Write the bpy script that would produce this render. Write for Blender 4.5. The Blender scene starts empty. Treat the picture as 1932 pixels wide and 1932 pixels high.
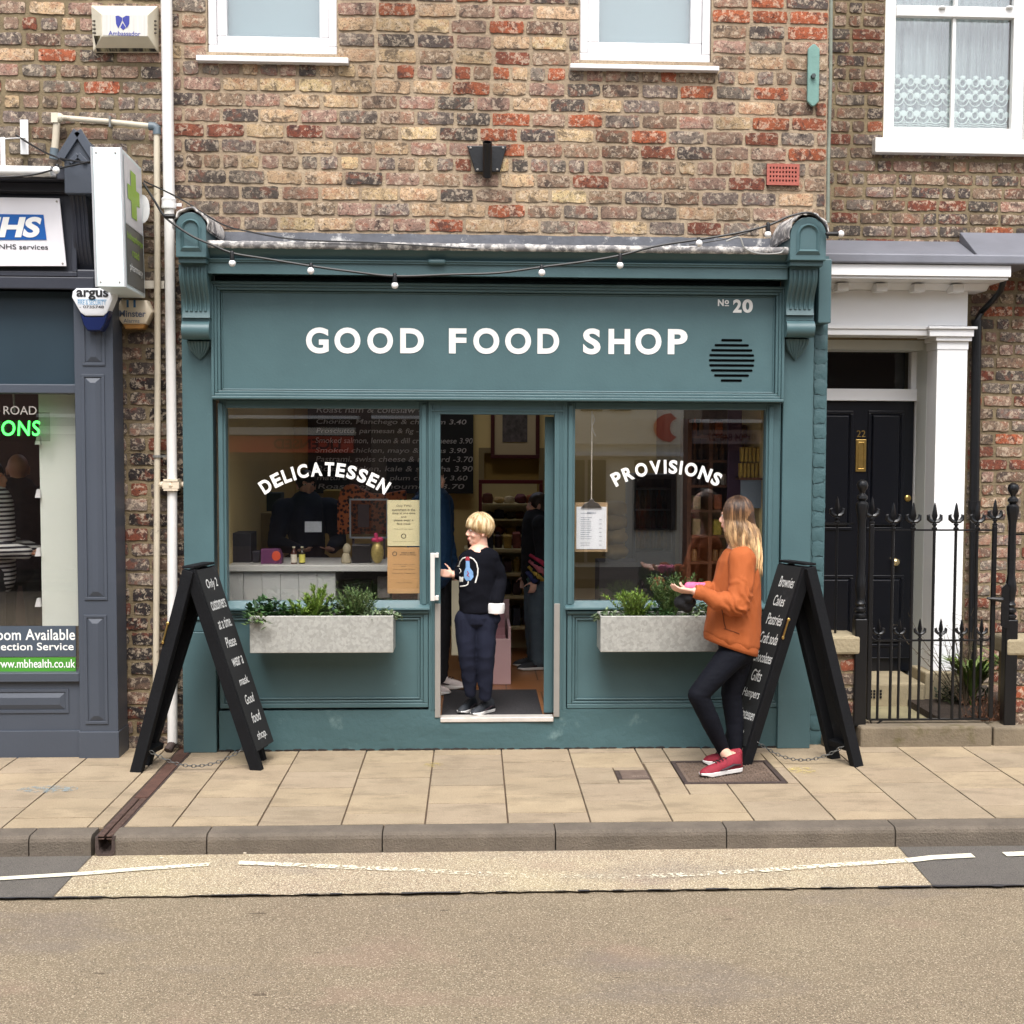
import bpy, bmesh, math, random
from mathutils import Vector, Matrix, noise
random.seed(7)
PI = math.pi
scene = bpy.context.scene
COL = scene.collection
def V(*a): return Vector(a)
def lin(r, g, b):
    f = lambda c: ((c/255)/12.92 if c/255 <= .04045 else ((c/255+.055)/1.055)**2.4)
    return (f(r), f(g), f(b), 1)

# ------------------------------------------------------------------ camera
FPX, CXP, CYP = 2600.0, 1028.0, 990.0
CAM = V(0, -8.97, 2.02)
YAW, PITCH, ROLL = math.radians(3.0), math.radians(3.41), math.radians(.25)
RM = (Matrix.Rotation(-YAW, 3, 'Z') @ Matrix.Rotation(PI/2-PITCH, 3, 'X') @ Matrix.Rotation(ROLL, 3, 'Z'))
cd = bpy.data.cameras.new('camera'); cam = bpy.data.objects.new('camera', cd); COL.objects.link(cam)
cam.matrix_world = Matrix.Translation(CAM) @ RM.to_4x4()
cd.sensor_fit = 'HORIZONTAL'; cd.sensor_width = 36; cd.lens = 36*FPX/1932
cd.shift_x = -(CXP-966)/1932; cd.shift_y = (CYP-966)/1932
cd.clip_start = .1; cd.clip_end = 2000
scene.camera = cam
def W(px, py, Y):
    d = RM @ V((px-CXP)/FPX, -(py-CYP)/FPX, -1)
    t = (Y-CAM.y)/d.y
    return CAM + d*t
def G(px, py, z=0):
    d = RM @ V((px-CXP)/FPX, -(py-CYP)/FPX, -1)
    t = (z-CAM.z)/d.z
    return CAM + d*t
def R(a, b, c, d, Y):
    x0 = (W(a, b, Y).x+W(a, d, Y).x)/2; x1 = (W(c, b, Y).x+W(c, d, Y).x)/2
    z1 = (W(a, b, Y).z+W(c, b, Y).z)/2; z0 = (W(a, d, Y).z+W(c, d, Y).z)/2
    return x0, x1, z0, z1

# ------------------------------------------------------------------ materials
def nt(name):
    m = bpy.data.materials.new(name); m.use_nodes = True
    t = m.node_tree; t.nodes.clear()
    o = t.nodes.new('ShaderNodeOutputMaterial'); b = t.nodes.new('ShaderNodeBsdfPrincipled')
    t.links.new(b.outputs[0], o.inputs[0])
    return m, t, b, o
def nd(t, ty, **k):
    n = t.nodes.new(ty)
    for a, v in k.items():
        if a.startswith('i_'):
            key = a[2:]; key = int(key) if key.isdigit() else key.replace('_', ' ')
            n.inputs[key].default_value = v
        else: setattr(n, a, v)
    return n
def mixc(t, fac, a, b, blend='MIX'):
    n = t.nodes.new('ShaderNodeMix'); n.data_type = 'RGBA'; n.blend_type = blend
    for s, v in ((0, fac), (6, a), (7, b)):
        if hasattr(v, 'is_output') or isinstance(v, bpy.types.NodeSocket): t.links.new(v, n.inputs[s])
        else: n.inputs[s].default_value = v
    return n.outputs[2]
def ramp(t, src, stops):
    n = t.nodes.new('ShaderNodeValToRGB'); e = n.color_ramp.elements
    while len(e) < len(stops): e.new(.5)
    for i, (p, c) in enumerate(stops):
        e[i].position = p; e[i].color = c if len(c) == 4 else (*c, 1)
    t.links.new(src, n.inputs[0]); return n.outputs[0]
def g(v): return (v, v, v, 1)
def noi(t, vec, scale, detail=4, rough=.6, dist=0):
    n = nd(t, 'ShaderNodeTexNoise'); n.inputs['Scale'].default_value = scale; n.inputs['Detail'].default_value = detail
    n.inputs['Roughness'].default_value = rough; n.inputs['Distortion'].default_value = dist
    t.links.new(vec, n.inputs['Vector']); return n.outputs['Fac']
def pos(t, scale=None):
    n = t.nodes.new('ShaderNodeNewGeometry').outputs['Position']
    if scale:
        m = t.nodes.new('ShaderNodeVectorMath'); m.operation = 'MULTIPLY'; m.inputs[1].default_value = scale
        t.links.new(n, m.inputs[0]); return m.outputs[0]
    return n
def bump(t, b, h, s, d=.01):
    n = t.nodes.new('ShaderNodeBump'); n.inputs['Strength'].default_value = s; n.inputs['Distance'].default_value = d
    t.links.new(h, n.inputs['Height']); t.links.new(n.outputs[0], b.inputs['Normal'])
MATS = {}
def pm(name, rgb, rough=.6, var=.12, scale=6, bmp=.1, bs=60, metal=0, stretch=None, coat=0, spec=.5, dirt=None):
    """general painted / cloth / plain material, colour given in sRGB 0-255"""
    if name in MATS: return MATS[name]
    m, t, b, o = nt(name)
    c = lin(*rgb); p = pos(t, stretch)
    n1 = noi(t, p, scale, 5)
    hi = tuple(min(1, x*(1+var)) for x in c[:3])+(1,); lo = tuple(x*(1-var) for x in c[:3])+(1,)
    col = ramp(t, n1, [(.3, lo), (.7, hi)])
    if dirt:
        n3 = noi(t, p, dirt[1], 6, .7)
        col = mixc(t, ramp(t, n3, [(dirt[2], g(0)), (dirt[2]+.12, g(1))]), col, lin(*dirt[0]))
    t.links.new(col, b.inputs['Base Color'])
    b.inputs['Roughness'].default_value = rough; b.inputs['Metallic'].default_value = metal
    b.inputs['Coat Weight'].default_value = coat; b.inputs['Specular IOR Level'].default_value = spec
    if bmp: bump(t, b, noi(t, p, bs, 4), bmp)
    MATS[name] = m; return m
def emi(name, rgb, s):
    if name in MATS: return MATS[name]
    m, t, b, o = nt(name); b.inputs['Base Color'].default_value = lin(*rgb)
    b.inputs['Emission Color'].default_value = lin(*rgb); b.inputs['Emission Strength'].default_value = s
    MATS[name] = m; return m
def glass(name, ior=1.7, tint=.93, gl=(1, 1, 1)):
    m, t, b, o = nt(name)
    tr = nd(t, 'ShaderNodeBsdfTransparent'); tr.inputs[0].default_value = (tint, tint*.995, tint*.99, 1)
    gs = nd(t, 'ShaderNodeBsdfGlossy'); gs.inputs['Roughness'].default_value = .0; gs.inputs[0].default_value = (*gl, 1)
    lw = nd(t, 'ShaderNodeLayerWeight'); lw.inputs[0].default_value = .5
    pw = nd(t, 'ShaderNodeMath', operation='POWER'); t.links.new(lw.outputs['Facing'], pw.inputs[0]); pw.inputs[1].default_value = 4
    ma = nd(t, 'ShaderNodeMath', operation='MULTIPLY_ADD'); t.links.new(pw.outputs[0], ma.inputs[0]); ma.inputs[1].default_value = .8; ma.inputs[2].default_value = ((ior-1)/(ior+1))**2
    mx = nd(t, 'ShaderNodeMixShader'); t.links.new(ma.outputs[0], mx.inputs[0])
    t.links.new(tr.outputs[0], mx.inputs[1]); t.links.new(gs.outputs[0], mx.inputs[2]); t.links.new(mx.outputs[0], o.inputs[0])
    t.nodes.remove(b); return m

# ------------------------------------------------------------------ mesh builder
class MB:
    def __init__(s): s.v = []; s.f = []; s.mi = []; s.cur = 0; s.col = None; s.c = None; s.cols = []
    def av(s, pts):
        i = len(s.v); s.v += [Vector(p) for p in pts]; s.cols += [s.c]*len(pts); return i
    def af(s, *f): s.f.append(tuple(f)); s.mi.append(s.cur)
    def box(s, x0, x1, y0, y1, z0, z1):
        if x0 > x1: x0, x1 = x1, x0
        if y0 > y1: y0, y1 = y1, y0
        if z0 > z1: z0, z1 = z1, z0
        i = s.av([(x0,y0,z0),(x1,y0,z0),(x1,y1,z0),(x0,y1,z0),(x0,y0,z1),(x1,y0,z1),(x1,y1,z1),(x0,y1,z1)])
        for q in ((0,3,2,1),(4,5,6,7),(0,1,5,4),(1,2,6,5),(2,3,7,6),(3,0,4,7)): s.af(*[i+k for k in q])
        return s
    def obox(s, c, u, v, w):
        """box from centre and three half-axis vectors"""
        c, u, v, w = Vector(c), Vector(u), Vector(v), Vector(w)
        i = s.av([c-u-v-w, c+u-v-w, c+u+v-w, c-u+v-w, c-u-v+w, c+u-v+w, c+u+v+w, c-u+v+w])
        for q in ((0,3,2,1),(4,5,6,7),(0,1,5,4),(1,2,6,5),(2,3,7,6),(3,0,4,7)): s.af(*[i+k for k in q])
        return s
    def bar(s, p, q, w, h, up=(0,0,1)):
        p, q = Vector(p), Vector(q); d = (q-p); L = d.length/2; d.normalize()
        a = d.cross(Vector(up))
        if a.length < 1e-4: a = d.cross(V(0,1,0))
        a.normalize(); b = a.cross(d)
        return s.obox((p+q)/2, d*L, a*w/2, b*h/2)
    def prism(s, poly, ax, c0, c1):
        n = len(poly)
        mk = {'y': lambda a, b, c: (a, c, b), 'x': lambda a, b, c: (c, a, b), 'z': lambda a, b, c: (a, b, c)}[ax]
        i = s.av([mk(a, b, c0) for a, b in poly]+[mk(a, b, c1) for a, b in poly])
        s.af(*[i+k for k in range(n)]); s.af(*[i+n+k for k in reversed(range(n))])
        for k in range(n):
            l = (k+1) % n; s.af(i+k, i+n+k, i+n+l, i+l)
        return s
    def quad(s, *p):
        i = s.av(p); s.af(*range(i, i+len(p))); return s
    def rings(s, rs, cap=True):
        n = len(rs[0]); idx = [s.av(r) for r in rs]
        for a, b in zip(idx, idx[1:]):
            for k in range(n):
                l = (k+1) % n; s.af(a+k, a+l, b+l, b+k)
        if cap:
            s.af(*[idx[0]+k for k in reversed(range(n))]); s.af(*[idx[-1]+k for k in range(n)])
        return s
    def tube(s, pts, r, n=8, cap=True, ell=None):
        pts = [Vector(p) for p in pts]; rs = r if isinstance(r, (list, tuple)) else [r]*len(pts)
        out = []; prev = None
        for i, p in enumerate(pts):
            d = (pts[min(i+1, len(pts)-1)]-pts[max(i-1, 0)])
            if d.length < 1e-7: d = V(0,0,1)
            d.normalize()
            if prev is None:
                a = d.cross(V(0,0,1)) if abs(d.z) < .9 else d.cross(V(0,1,0))
            else: a = prev-d*prev.dot(d)
            if a.length < 1e-6: a = d.orthogonal()
            a.normalize(); prev = a; b = d.cross(a)
            ea, eb = ell or (1, 1)
            out.append([p+(a*math.cos(2*PI*k/n)*ea+b*math.sin(2*PI*k/n)*eb)*rs[i] for k in range(n)])
        return s.rings(out, cap)
    def lathe(s, prof, cx, cy, n=16, cz=0):
        return s.rings([[(cx+max(r,1e-4)*math.cos(2*PI*k/n), cy+max(r,1e-4)*math.sin(2*PI*k/n), cz+z) for k in range(n)] for r, z in prof])
    def ell(s, c, r, n=14, m=9, rot=None):
        c = Vector(c); rs = []
        for j in range(m+1):
            a = -PI/2+PI*j/m; ca = max(math.cos(a), .02)
            ring = [V(r[0]*ca*math.cos(2*PI*k/n), r[1]*ca*math.sin(2*PI*k/n), r[2]*math.sin(a)) for k in range(n)]
            if rot is not None: ring = [rot @ q for q in ring]
            rs.append([c+q for q in ring])
        return s.rings(rs)
    def cap(s, p, q, r0, r1, n=12, ell=None):
        p, q = Vector(p), Vector(q); d = (q-p).normalized()
        pts = []; rr = []
        for k in range(1, 5):
            a = PI/2*(k/4-1); pts.append(p+d*r0*math.sin(a)); rr.append(r0*math.cos(a))
        for k in range(0, 4):
            a = PI/2*k/4; pts.append(q+d*r1*math.sin(a)); rr.append(r1*math.cos(a))
        pts.insert(0, p-d*r0*.999); rr.insert(0, r0*.05); pts.append(q+d*r1*.999); rr.append(r1*.05)
        return s.tube(pts, rr, n, True, ell)
    def chain(s, pts, rs, n=12, ell=None):
        for a, b, r0, r1 in zip(pts, pts[1:], rs, rs[1:]): s.cap(a, b, r0, r1, n, ell)
        return s
    def loft(s, rings, n=20):
        """rings: (cx,cy,cz,rx,ry[,angle])"""
        out = []
        for r in rings:
            cx, cy, cz, rx, ry = r[:5]; an = r[5] if len(r) > 5 else 0
            ring = []
            for k in range(n):
                a = 2*PI*k/n; x = rx*math.cos(a); y = ry*math.sin(a)
                ring.append((cx+x*math.cos(an)-y*math.sin(an), cy+x*math.sin(an)+y*math.cos(an), cz))
            out.append(ring)
        return s.rings(out)
    def frame(s, x0, x1, z0, z1, w, y0, y1):
        s.box(x0, x1, y0, y1, z1-w, z1); s.box(x0, x1, y0, y1, z0, z0+w)
        s.box(x0, x0+w, y0, y1, z0+w, z1-w); s.box(x1-w, x1, y0, y1, z0+w, z1-w); return s
    def build(s, name, mat, parent=None, smooth=False, bevel=0, local=False):
        me = bpy.data.meshes.new(name)
        off = V(0,0,0)
        if parent is not None and not local:
            p = parent
            while p: off += p.location; p = p.parent
        me.from_pydata([v-off for v in s.v], [], s.f)
        mats = mat if isinstance(mat, (list, tuple)) else [mat]
        for m in mats: me.materials.append(m)
        me.polygons.foreach_set('material_index', s.mi)
        bm = bmesh.new(); bm.from_mesh(me); bmesh.ops.recalc_face_normals(bm, faces=bm.faces); bm.to_mesh(me); bm.free()
        if any(c is not None for c in s.cols):
            at = me.color_attributes.new('tint', 'FLOAT_COLOR', 'POINT')
            flat = []
            for c in s.cols: flat += list(c or (1,1,1,1))
            at.data.foreach_set('color', flat)
        if smooth:
            me.polygons.foreach_set('use_smooth', [True]*len(me.polygons))
            if smooth != 'all': me.set_sharp_from_angle(angle=math.radians(35))
        me.update()
        o = bpy.data.objects.new(name, me); COL.objects.link(o)
        if parent is not None: o.parent = parent
        if bevel:
            b = o.modifiers.new('bevel', 'BEVEL'); b.width = bevel; b.segments = 2; b.limit_method = 'ANGLE'
        return o
def tag(o, label=None, cat=None, group=None, kind=None):
    if label: o['label'] = label
    if cat: o['category'] = cat
    if group: o['group'] = group
    if kind: o['kind'] = kind
    return o
def thing(name, loc, label, cat, group=None):
    o = bpy.data.objects.new(name, None); COL.objects.link(o); o.location = loc; o.empty_display_size = .1
    return tag(o, label, cat, group)
def copy_tree(o, parent=None):
    c = o.copy(); COL.objects.link(c)
    if parent is not None: c.parent = parent
    for ch in list(o.children): copy_tree(ch, c)
    return c
def remesh(mb, voxel, smooth_it=4, fold=None, fac=.5):
    """fuse overlapping solids of a MB into one continuous skin"""
    o = mb.build('tmp', [])
    r = o.modifiers.new('r', 'REMESH'); r.mode = 'VOXEL'; r.voxel_size = voxel
    sm = o.modifiers.new('s', 'SMOOTH'); sm.iterations = smooth_it; sm.factor = fac
    dg = bpy.context.evaluated_depsgraph_get()
    me = bpy.data.meshes.new_from_object(o.evaluated_get(dg))
    old = o.data; bpy.data.objects.remove(o); bpy.data.meshes.remove(old)
    n = MB(); n.v = [v.co.copy() for v in me.vertices]; n.cols = [None]*len(n.v)
    n.f = [tuple(p.vertices) for p in me.polygons]; n.mi = [0]*len(n.f)
    if fold:
        for i, v in enumerate(me.vertices):
            d = fold(v.co)
            n.v[i] = v.co+v.normal*d
    bpy.data.meshes.remove(me)
    return n
# ------------------------------------------------------------------ lettering
def tmesh(s, bold=0, shear=0, sp=1):
    c = bpy.data.curves.new('t', 'FONT'); c.body = s; c.size = 1; c.offset = bold; c.shear = shear; c.resolution_u = 6
    c.space_character = sp; c.align_x = 'CENTER'
    o = bpy.data.objects.new('t', c); COL.objects.link(o)
    bpy.context.view_layer.update()
    me = bpy.data.meshes.new_from_object(o.evaluated_get(bpy.context.evaluated_depsgraph_get()))
    bpy.data.objects.remove(o); bpy.data.curves.remove(c)
    v = [x.co.copy() for x in me.vertices]; f = [tuple(p.vertices) for p in me.polygons]; bpy.data.meshes.remove(me)
    return v, f
def put_text(mb, s, O, U, Vv, bold=.012, shear=0, sp=1, keep=False):
    """fit the string into the parallelogram O, U (width), Vv (height)"""
    v, f = tmesh(s, bold, shear, sp)
    if not v: return
    x0 = min(p.x for p in v); x1 = max(p.x for p in v); y0 = min(p.y for p in v); y1 = max(p.y for p in v)
    i = mb.av([Vector(O)+Vector(U)*((p.x-x0)/(x1-x0))+Vector(Vv)*((p.y-y0)/(y1-y0)) for p in v])
    for q in f: mb.af(*[i+k for k in q])
def ptext(mb, s, a, b, c, d, Y, bold=.012, shear=0, sp=1):
    """string fitted to an upright box given by its corners' sight lines at depth Y"""
    x0, x1, z0, z1 = R(a, b, c, d, Y)
    put_text(mb, s, (x0, Y, z0), (x1-x0, 0, 0), (0, 0, z1-z0), bold, shear, sp)

# ------------------------------------------------------------------ brickwork
def brick_mat():
    m, t, b, o = nt('old_brick')
    a = nd(t, 'ShaderNodeAttribute', attribute_name='tint'); p = pos(t)
    n1 = noi(t, p, 30, 8, .70, .4); n2 = noi(t, pos(t, (1, 1, 1.2)), 62, 6, .72, .6); n3 = noi(t, p, 10, 7, .66, .6); n4 = noi(t, p, 40, 5, .6, 1.4)
    dark = mixc(t, .80, a.outputs['Color'], lin(58, 53, 52)); pale = mixc(t, .62, a.outputs['Color'], lin(214, 196, 172))
    rosy = mixc(t, .55, a.outputs['Color'], lin(150, 88, 66))
    c = mixc(t, ramp(t, n3, [(.53, g(0)), (.60, g(.8))]), a.outputs['Color'], rosy)
    c = mixc(t, ramp(t, n3, [(.38, g(.9)), (.47, g(0))]), c, dark)
    c = mixc(t, ramp(t, n1, [(.515, g(0)), (.575, g(.85))]), c, pale)
    c = mixc(t, ramp(t, n4, [(.455, g(0)), (.485, g(.75)), (.515, g(0))]), c, lin(58, 50, 48))
    c = mixc(t, ramp(t, n2, [(.36, g(.95)), (.42, g(0))]), c, lin(32, 29, 30))
    sw = noi(t, pos(t, (1, 1, .35)), 1.6, 5, .6); c = mixc(t, ramp(t, sw, [(.36, g(.45)), (.52, g(0))]), c, lin(58, 50, 44))
    t.links.new(c, b.inputs['Base Color']); b.inputs['Roughness'].default_value = .92; b.inputs['Specular IOR Level'].default_value = .2
    bump(t, b, noi(t, p, 46, 8, .8), .8, .008)
    return m
def mortar_mat(name, rgb, rgb2):
    m, t, b, o = nt(name); p = pos(t)
    n = noi(t, p, 3.5, 5); n2 = noi(t, p, 70, 4, .7)
    c = ramp(t, n, [(.35, lin(*rgb)), (.65, lin(*rgb2))])
    c = mixc(t, ramp(t, n2, [(.35, g(.35)), (.5, g(0))]), c, lin(70, 62, 52))
    t.links.new(c, b.inputs['Base Color']); b.inputs['Roughness'].default_value = .95; b.inputs['Specular IOR Level'].default_value = .15
    bump(t, b, n2, .7, .01); return m
BRK = brick_mat()
MORT = mortar_mat('lime_mortar', (150, 133, 112), (174, 156, 132))
MORT2 = mortar_mat('grey_mortar', (116, 103, 82), (138, 124, 98))
PAL = {'grey': (124, 112, 102), 'dark': (84, 76, 71), 'pink': (154, 126, 110), 'cream': (190, 162, 128), 'buff': (200, 176, 134), 'orange': (160, 88, 60),
       'red': (122, 70, 54), 'tan': (142, 120, 100), 'brown': (114, 94, 80), 'black': (46, 42, 42)}
def pick(w):
    ks = list(w); k = random.choices(ks, [w[q] for q in ks])[0]; c = lin(*PAL[k]); j = random.uniform(.85, 1.15)
    return (c[0]*j, c[1]*j*random.uniform(.96, 1.04), c[2]*j, 1)
def bricks(mb, x0, x1, z0, z1, Y, wfun, course=.098, L=.247, gap=.022, holes=(), hrow=6, mixh=0, rough=.004, zoff=0):
    """each brick a lumpy solid; holes = (x0,x1,z0,z1)"""
    rows = int((z1-z0)/course)+1; nx, nz = 8, 3
    for r in range(rows):
        za = z0+zoff+r*course; zb = min(za+course-gap, z1)
        if zb-za < .02: continue
        iv = [(x0, x1)]
        for h in holes:
            if zb > h[2]+.01 and za < h[3]-.01:
                nv = []
                for a, b in iv:
                    if h[1] <= a or h[0] >= b: nv.append((a, b)); continue
                    if h[0] > a: nv.append((a, h[0]))
                    if h[1] < b: nv.append((h[1], b))
                iv = nv
        head = hrow and (r % hrow == 0)
        for a, b in iv:
            x = a - (random.uniform(0, .12) if a == x0 else 0)
            if a == x0: x = a - (L/2 if r % 2 else 0) - random.uniform(0, .02)
            while x < b:
                ln = (L*.5 if head or random.random() < mixh else L)*random.uniform(.94, 1.06)
                xa = max(x, a)+gap*.5*random.uniform(.7, 1.2); xb = min(x+ln, b)-gap*.5*random.uniform(.7, 1.2); x += ln
                if b-x < .06: xb = b-gap*.3; x = b
                if xb-xa < .025: continue
                tilt = random.uniform(-.003, .003); yo = random.uniform(-.004, .004); ph = random.uniform(0, 99)
                c = pick(wfun((xa+xb)/2, (za+zb)/2)); mb.c = c
                fr = []; bk = []
                for j in range(nz+1):
                    for i in range(nx+1):
                        u, w_ = i/nx, j/nz
                        px = xa+(xb-xa)*u; pz = za+(zb-za)*w_+tilt*(u-.5)*2
                        e = (i in (0, nx)) or (j in (0, nz)); cn = (i in (0, nx)) and (j in (0, nz))
                        q = noise.noise(V(px*28+ph, pz*28, ph))
                        if e:
                            px += random.uniform(-1, 1)*rough*.7; pz += q*rough*1.8
                            if cn: px += rough*.9*(1 if i == 0 else -1); pz += rough*.8*(1 if j == 0 else -1)
                        fr.append((px, Y-.006+yo*.7+(.0025 if e else 0)+q*.002, pz))
                i0 = mb.av(fr)
                for j in range(nz):
                    for i in range(nx):
                        k = i0+j*(nx+1)+i; mb.af(k, k+1, k+nx+2, k+nx+1)
                bd = [i for i in range(nx+1)]+[j*(nx+1)+nx for j in range(1, nz+1)]+[nz*(nx+1)+i for i in range(nx-1, -1, -1)]+[j*(nx+1) for j in range(nz-1, 0, -1)]
                j0 = mb.av([(fr[k][0], Y+.03, fr[k][2]) for k in bd]); n = len(bd)
                for k in range(n):
                    l = (k+1) % n; mb.af(i0+bd[l], i0+bd[k], j0+k, j0+l)
    mb.c = None
def slab_with_holes(mb, x0, x1, z0, z1, y0, y1, holes):
    """wall core with rectangular openings, butted boxes"""
    xs = sorted(set([x0, x1]+[min(max(h[k], x0), x1) for h in holes for k in (0, 1)]))
    for a, b in zip(xs, xs[1:]):
        hs = sorted([(max(h[2], z0), min(h[3], z1)) for h in holes if h[0] < (a+b)/2 < h[1]])
        z = z0
        for p, q in hs:
            if p > z: mb.box(a, b, y0, y1, z, p)
            z = max(z, q)
        if z < z1: mb.box(a, b, y0, y1, z, z1)
# ------------------------------------------------------------------ colours of things
TEAL = pm('teal_paint', (71, 97, 101), .42, .09, 2.2, .10, 60, spec=.45, dirt=((82, 110, 114), 7, .66))
TEALR = pm('teal_masonry_paint', (62, 90, 94), .5, .09, 1.7, .5, 22, dirt=((104, 128, 128), 3, .62))
SLATE = pm('slate_paint', (66, 72, 82), .45, .06, 1.5, .08, 40, spec=.45)
SLATED = pm('dark_slate_paint', (44, 47, 57), .45, .08, 2, .08, 40)
WHITE = pm('white_paint', (226, 226, 224), .45, .03, 2, .04, 30)
UPVC = pm('white_upvc', (222, 221, 222), .35, .04, 3, .02, 30)
LEADM = pm('lead_sheet', (112, 110, 110), .7, .3, 9, .7, 20, dirt=((204, 200, 194), 14, .46))
LEADU = pm('lead_upstand', (92, 94, 100), .65, .25, 6, .6, 18, dirt=((190, 188, 184), 11, .57))
LEADC = pm('clean_lead', (112, 114, 122), .55, .16, 2, .4, 6, metal=.15)
BLACK = pm('black_gloss', (12, 13, 16), .35, .1, 5, .12, 60)
BLACKM = pm('black_matt', (16, 17, 20), .75, .15, 8, .25, 60, spec=.2)
DOORB = pm('blue_black_door', (9, 12, 20), .28, .06, 2, .03, 20)
IVORY = pm('aged_plastic', (205, 198, 178), .5, .08, 6, .08, 40, dirt=((130, 122, 100), 9, .66))
BRASS = pm('brass', (196, 164, 96), .28, .12, 20, .05, 60, metal=.9)
STEEL = pm('brushed_steel', (150, 146, 140), .45, .06, 8, .05, 60, metal=.3)
STONE = pm('weathered_stone', (150, 138, 112), .9, .16, 5, .6, 40, dirt=((92, 96, 64), 4, .6))
RUST = pm('rusty_iron', (74, 62, 58), .75, .25, 16, .6, 80, metal=.3)
TXW = pm('white_lettering', (232, 232, 228), .5, .02, 5, 0)
TXB = pm('black_lettering', (24, 24, 28), .6, .02, 5, 0)
TERRA = pm('terracotta', (160, 88, 76), .85, .1, 12, .4, 60)
GL = glass('window_glass', 1.98, .98); GL2 = glass('thin_glass', 1.35, .98)
# ------------------------------------------------------------------ ground, road, pavement
def road_mat(name, a, b_, spk, sc=1.0, darkpatch=.0, thr=.60, pinks=False):
    m, t, b, o = nt(name); p = pos(t)
    big = noi(t, p, .8, 4); mid = noi(t, p, 5, 5, .65); fine = noi(t, p, 95*sc, 3, .8); f2 = noi(t, p, 160*sc, 2, .8)
    c = ramp(t, big, [(.35, lin(*a)), (.65, lin(*b_))])
    c = mixc(t, ramp(t, mid, [(.3, g(.25)), (.6, g(0))]), c, lin(*[int(x*.7) for x in a]))
    c = mixc(t, ramp(t, fine, [(.36, g(.75)), (.5, g(0))]), c, lin(*[int(x*.56) for x in a]))
    c = mixc(t, ramp(t, f2, [(.54, g(0)), (thr+.06, g(.8))]), c, lin(*spk))
    if pinks:
        c = mixc(t, ramp(t, noi(t, pos(t, (1, 1.6, 1)), 1.1, 5, .6), [(.58, g(0)), (.66, g(.25))]), c, lin(148, 122, 108)); c = mixc(t, ramp(t, noi(t, pos(t, (1, 2, 1)), .7, 5, .6), [(.36, g(.35)), (.46, g(0))]), c, lin(112, 104, 100))
    st = noi(t, pos(t, (1, 2.6, 1)), 5.5, 3, .5)
    if darkpatch: c = mixc(t, ramp(t, st, [(.735, g(0)), (.75, g(darkpatch*.7))]), c, lin(70, 58, 46))
    t.links.new(c, b.inputs['Base Color']); b.inputs['Roughness'].default_value = .9; b.inputs['Specular IOR Level'].default_value = .25
    bump(t, b, fine, .8, .008); return m
ROAD = road_mat('worn_tan_asphalt', (126, 112, 93), (132, 119, 98), (205, 190, 164), 1, .9, pinks=True)
BAND = road_mat('pale_chippings', (152, 134, 114), (164, 150, 120), (232, 222, 194), .8, thr=.54, pinks=True)
GREYA = road_mat('grey_asphalt', (104, 99, 93), (96, 92, 88), (140, 134, 124), 1.4)
ZR = -.107
YK = G(966, 1568, 0).y              # kerb edge
def sheet(mb, pts, z): mb.quad(*[(p[0], p[1], z) for p in pts])
mb = MB(); sheet(mb, [(-400, -400), (400, -400), (400, 400), (-400, 400)], ZR-.02)
tag(mb.build('ground', GREYA), kind='structure')
mb = MB()
nx, ny = 60, 40
i0 = mb.av([(-30+60*i/nx, YK+.16-(9.2*j/ny), ZR-.008+.004*noise.noise(V(i*.7, j*.7, 0))) for j in range(ny+1) for i in range(nx+1)])
for j in range(ny):
    for i in range(nx): k = i0+j*(nx+1)+i; mb.af(k, k+1, k+nx+2, k+nx+1)
tag(mb.build('road', ROAD, smooth='all'), kind='structure')
yb = G(966, 1684, ZR).y             # joint between the parking strip and the road
def edge(x0, x1, y, n, amp, s):
    return [(x0+(x1-x0)*i/n, y+amp*noise.noise(V(i*s, 3.1, 0))) for i in range(n+1)]
pl, pr = G(97, 1698, ZR), G(1762, 1676, ZR); ql, qr = G(178, 1612, ZR), G(1690, 1595, ZR)
low = edge(pl.x, pr.x, yb, 90, .022, .9)
mb = MB(); mb.cur = 0
mb.quad(*[(x, y, ZR+.004) for x, y in low], (qr.x, YK-.01, ZR+.004), (ql.x, YK-.01, ZR+.004))
tag(mb.build('parking_strip', BAND), kind='structure')
for (a, b2, c2, d2) in (((-25, yb), (pl.x-.004, yb), (ql.x-.004, YK-.01), (-25, YK-.01)), ((pr.x+.004, yb), (25, yb), (25, YK-.01), (qr.x+.004, YK-.01))):
    mb = MB(); sheet(mb, [a, b2, c2, d2], ZR+.004); tag(mb.build('parking_strip', GREYA), kind='structure')
# tar joint, ragged
mb = MB(); e1 = edge(-25, 25, yb-.002, 900, .012, .37)
for (a, b2) in zip(e1, e1[1:]):
    w0 = .003+.030*max(0, noise.noise(V(a[0]*1.1, 0, 7))+.1)+.026*noise.noise(V(a[0]*11, 2, 7))+.01*noise.noise(V(a[0]*40, 2, 7)); w0 = max(w0*.75, .0004)
    mb.quad((a[0], a[1]-w0, ZR+.008), (b2[0]+.0005, b2[1]-w0, ZR+.008), (b2[0]+.0005, b2[1]+w0*.6, ZR+.008), (a[0], a[1]+w0*.6, ZR+.008))
TAR = pm('tar', (54, 52, 54), .7, .3, 20, .5, 60)
tag(mb.build('tar_joint', TAR), kind='structure')
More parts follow.
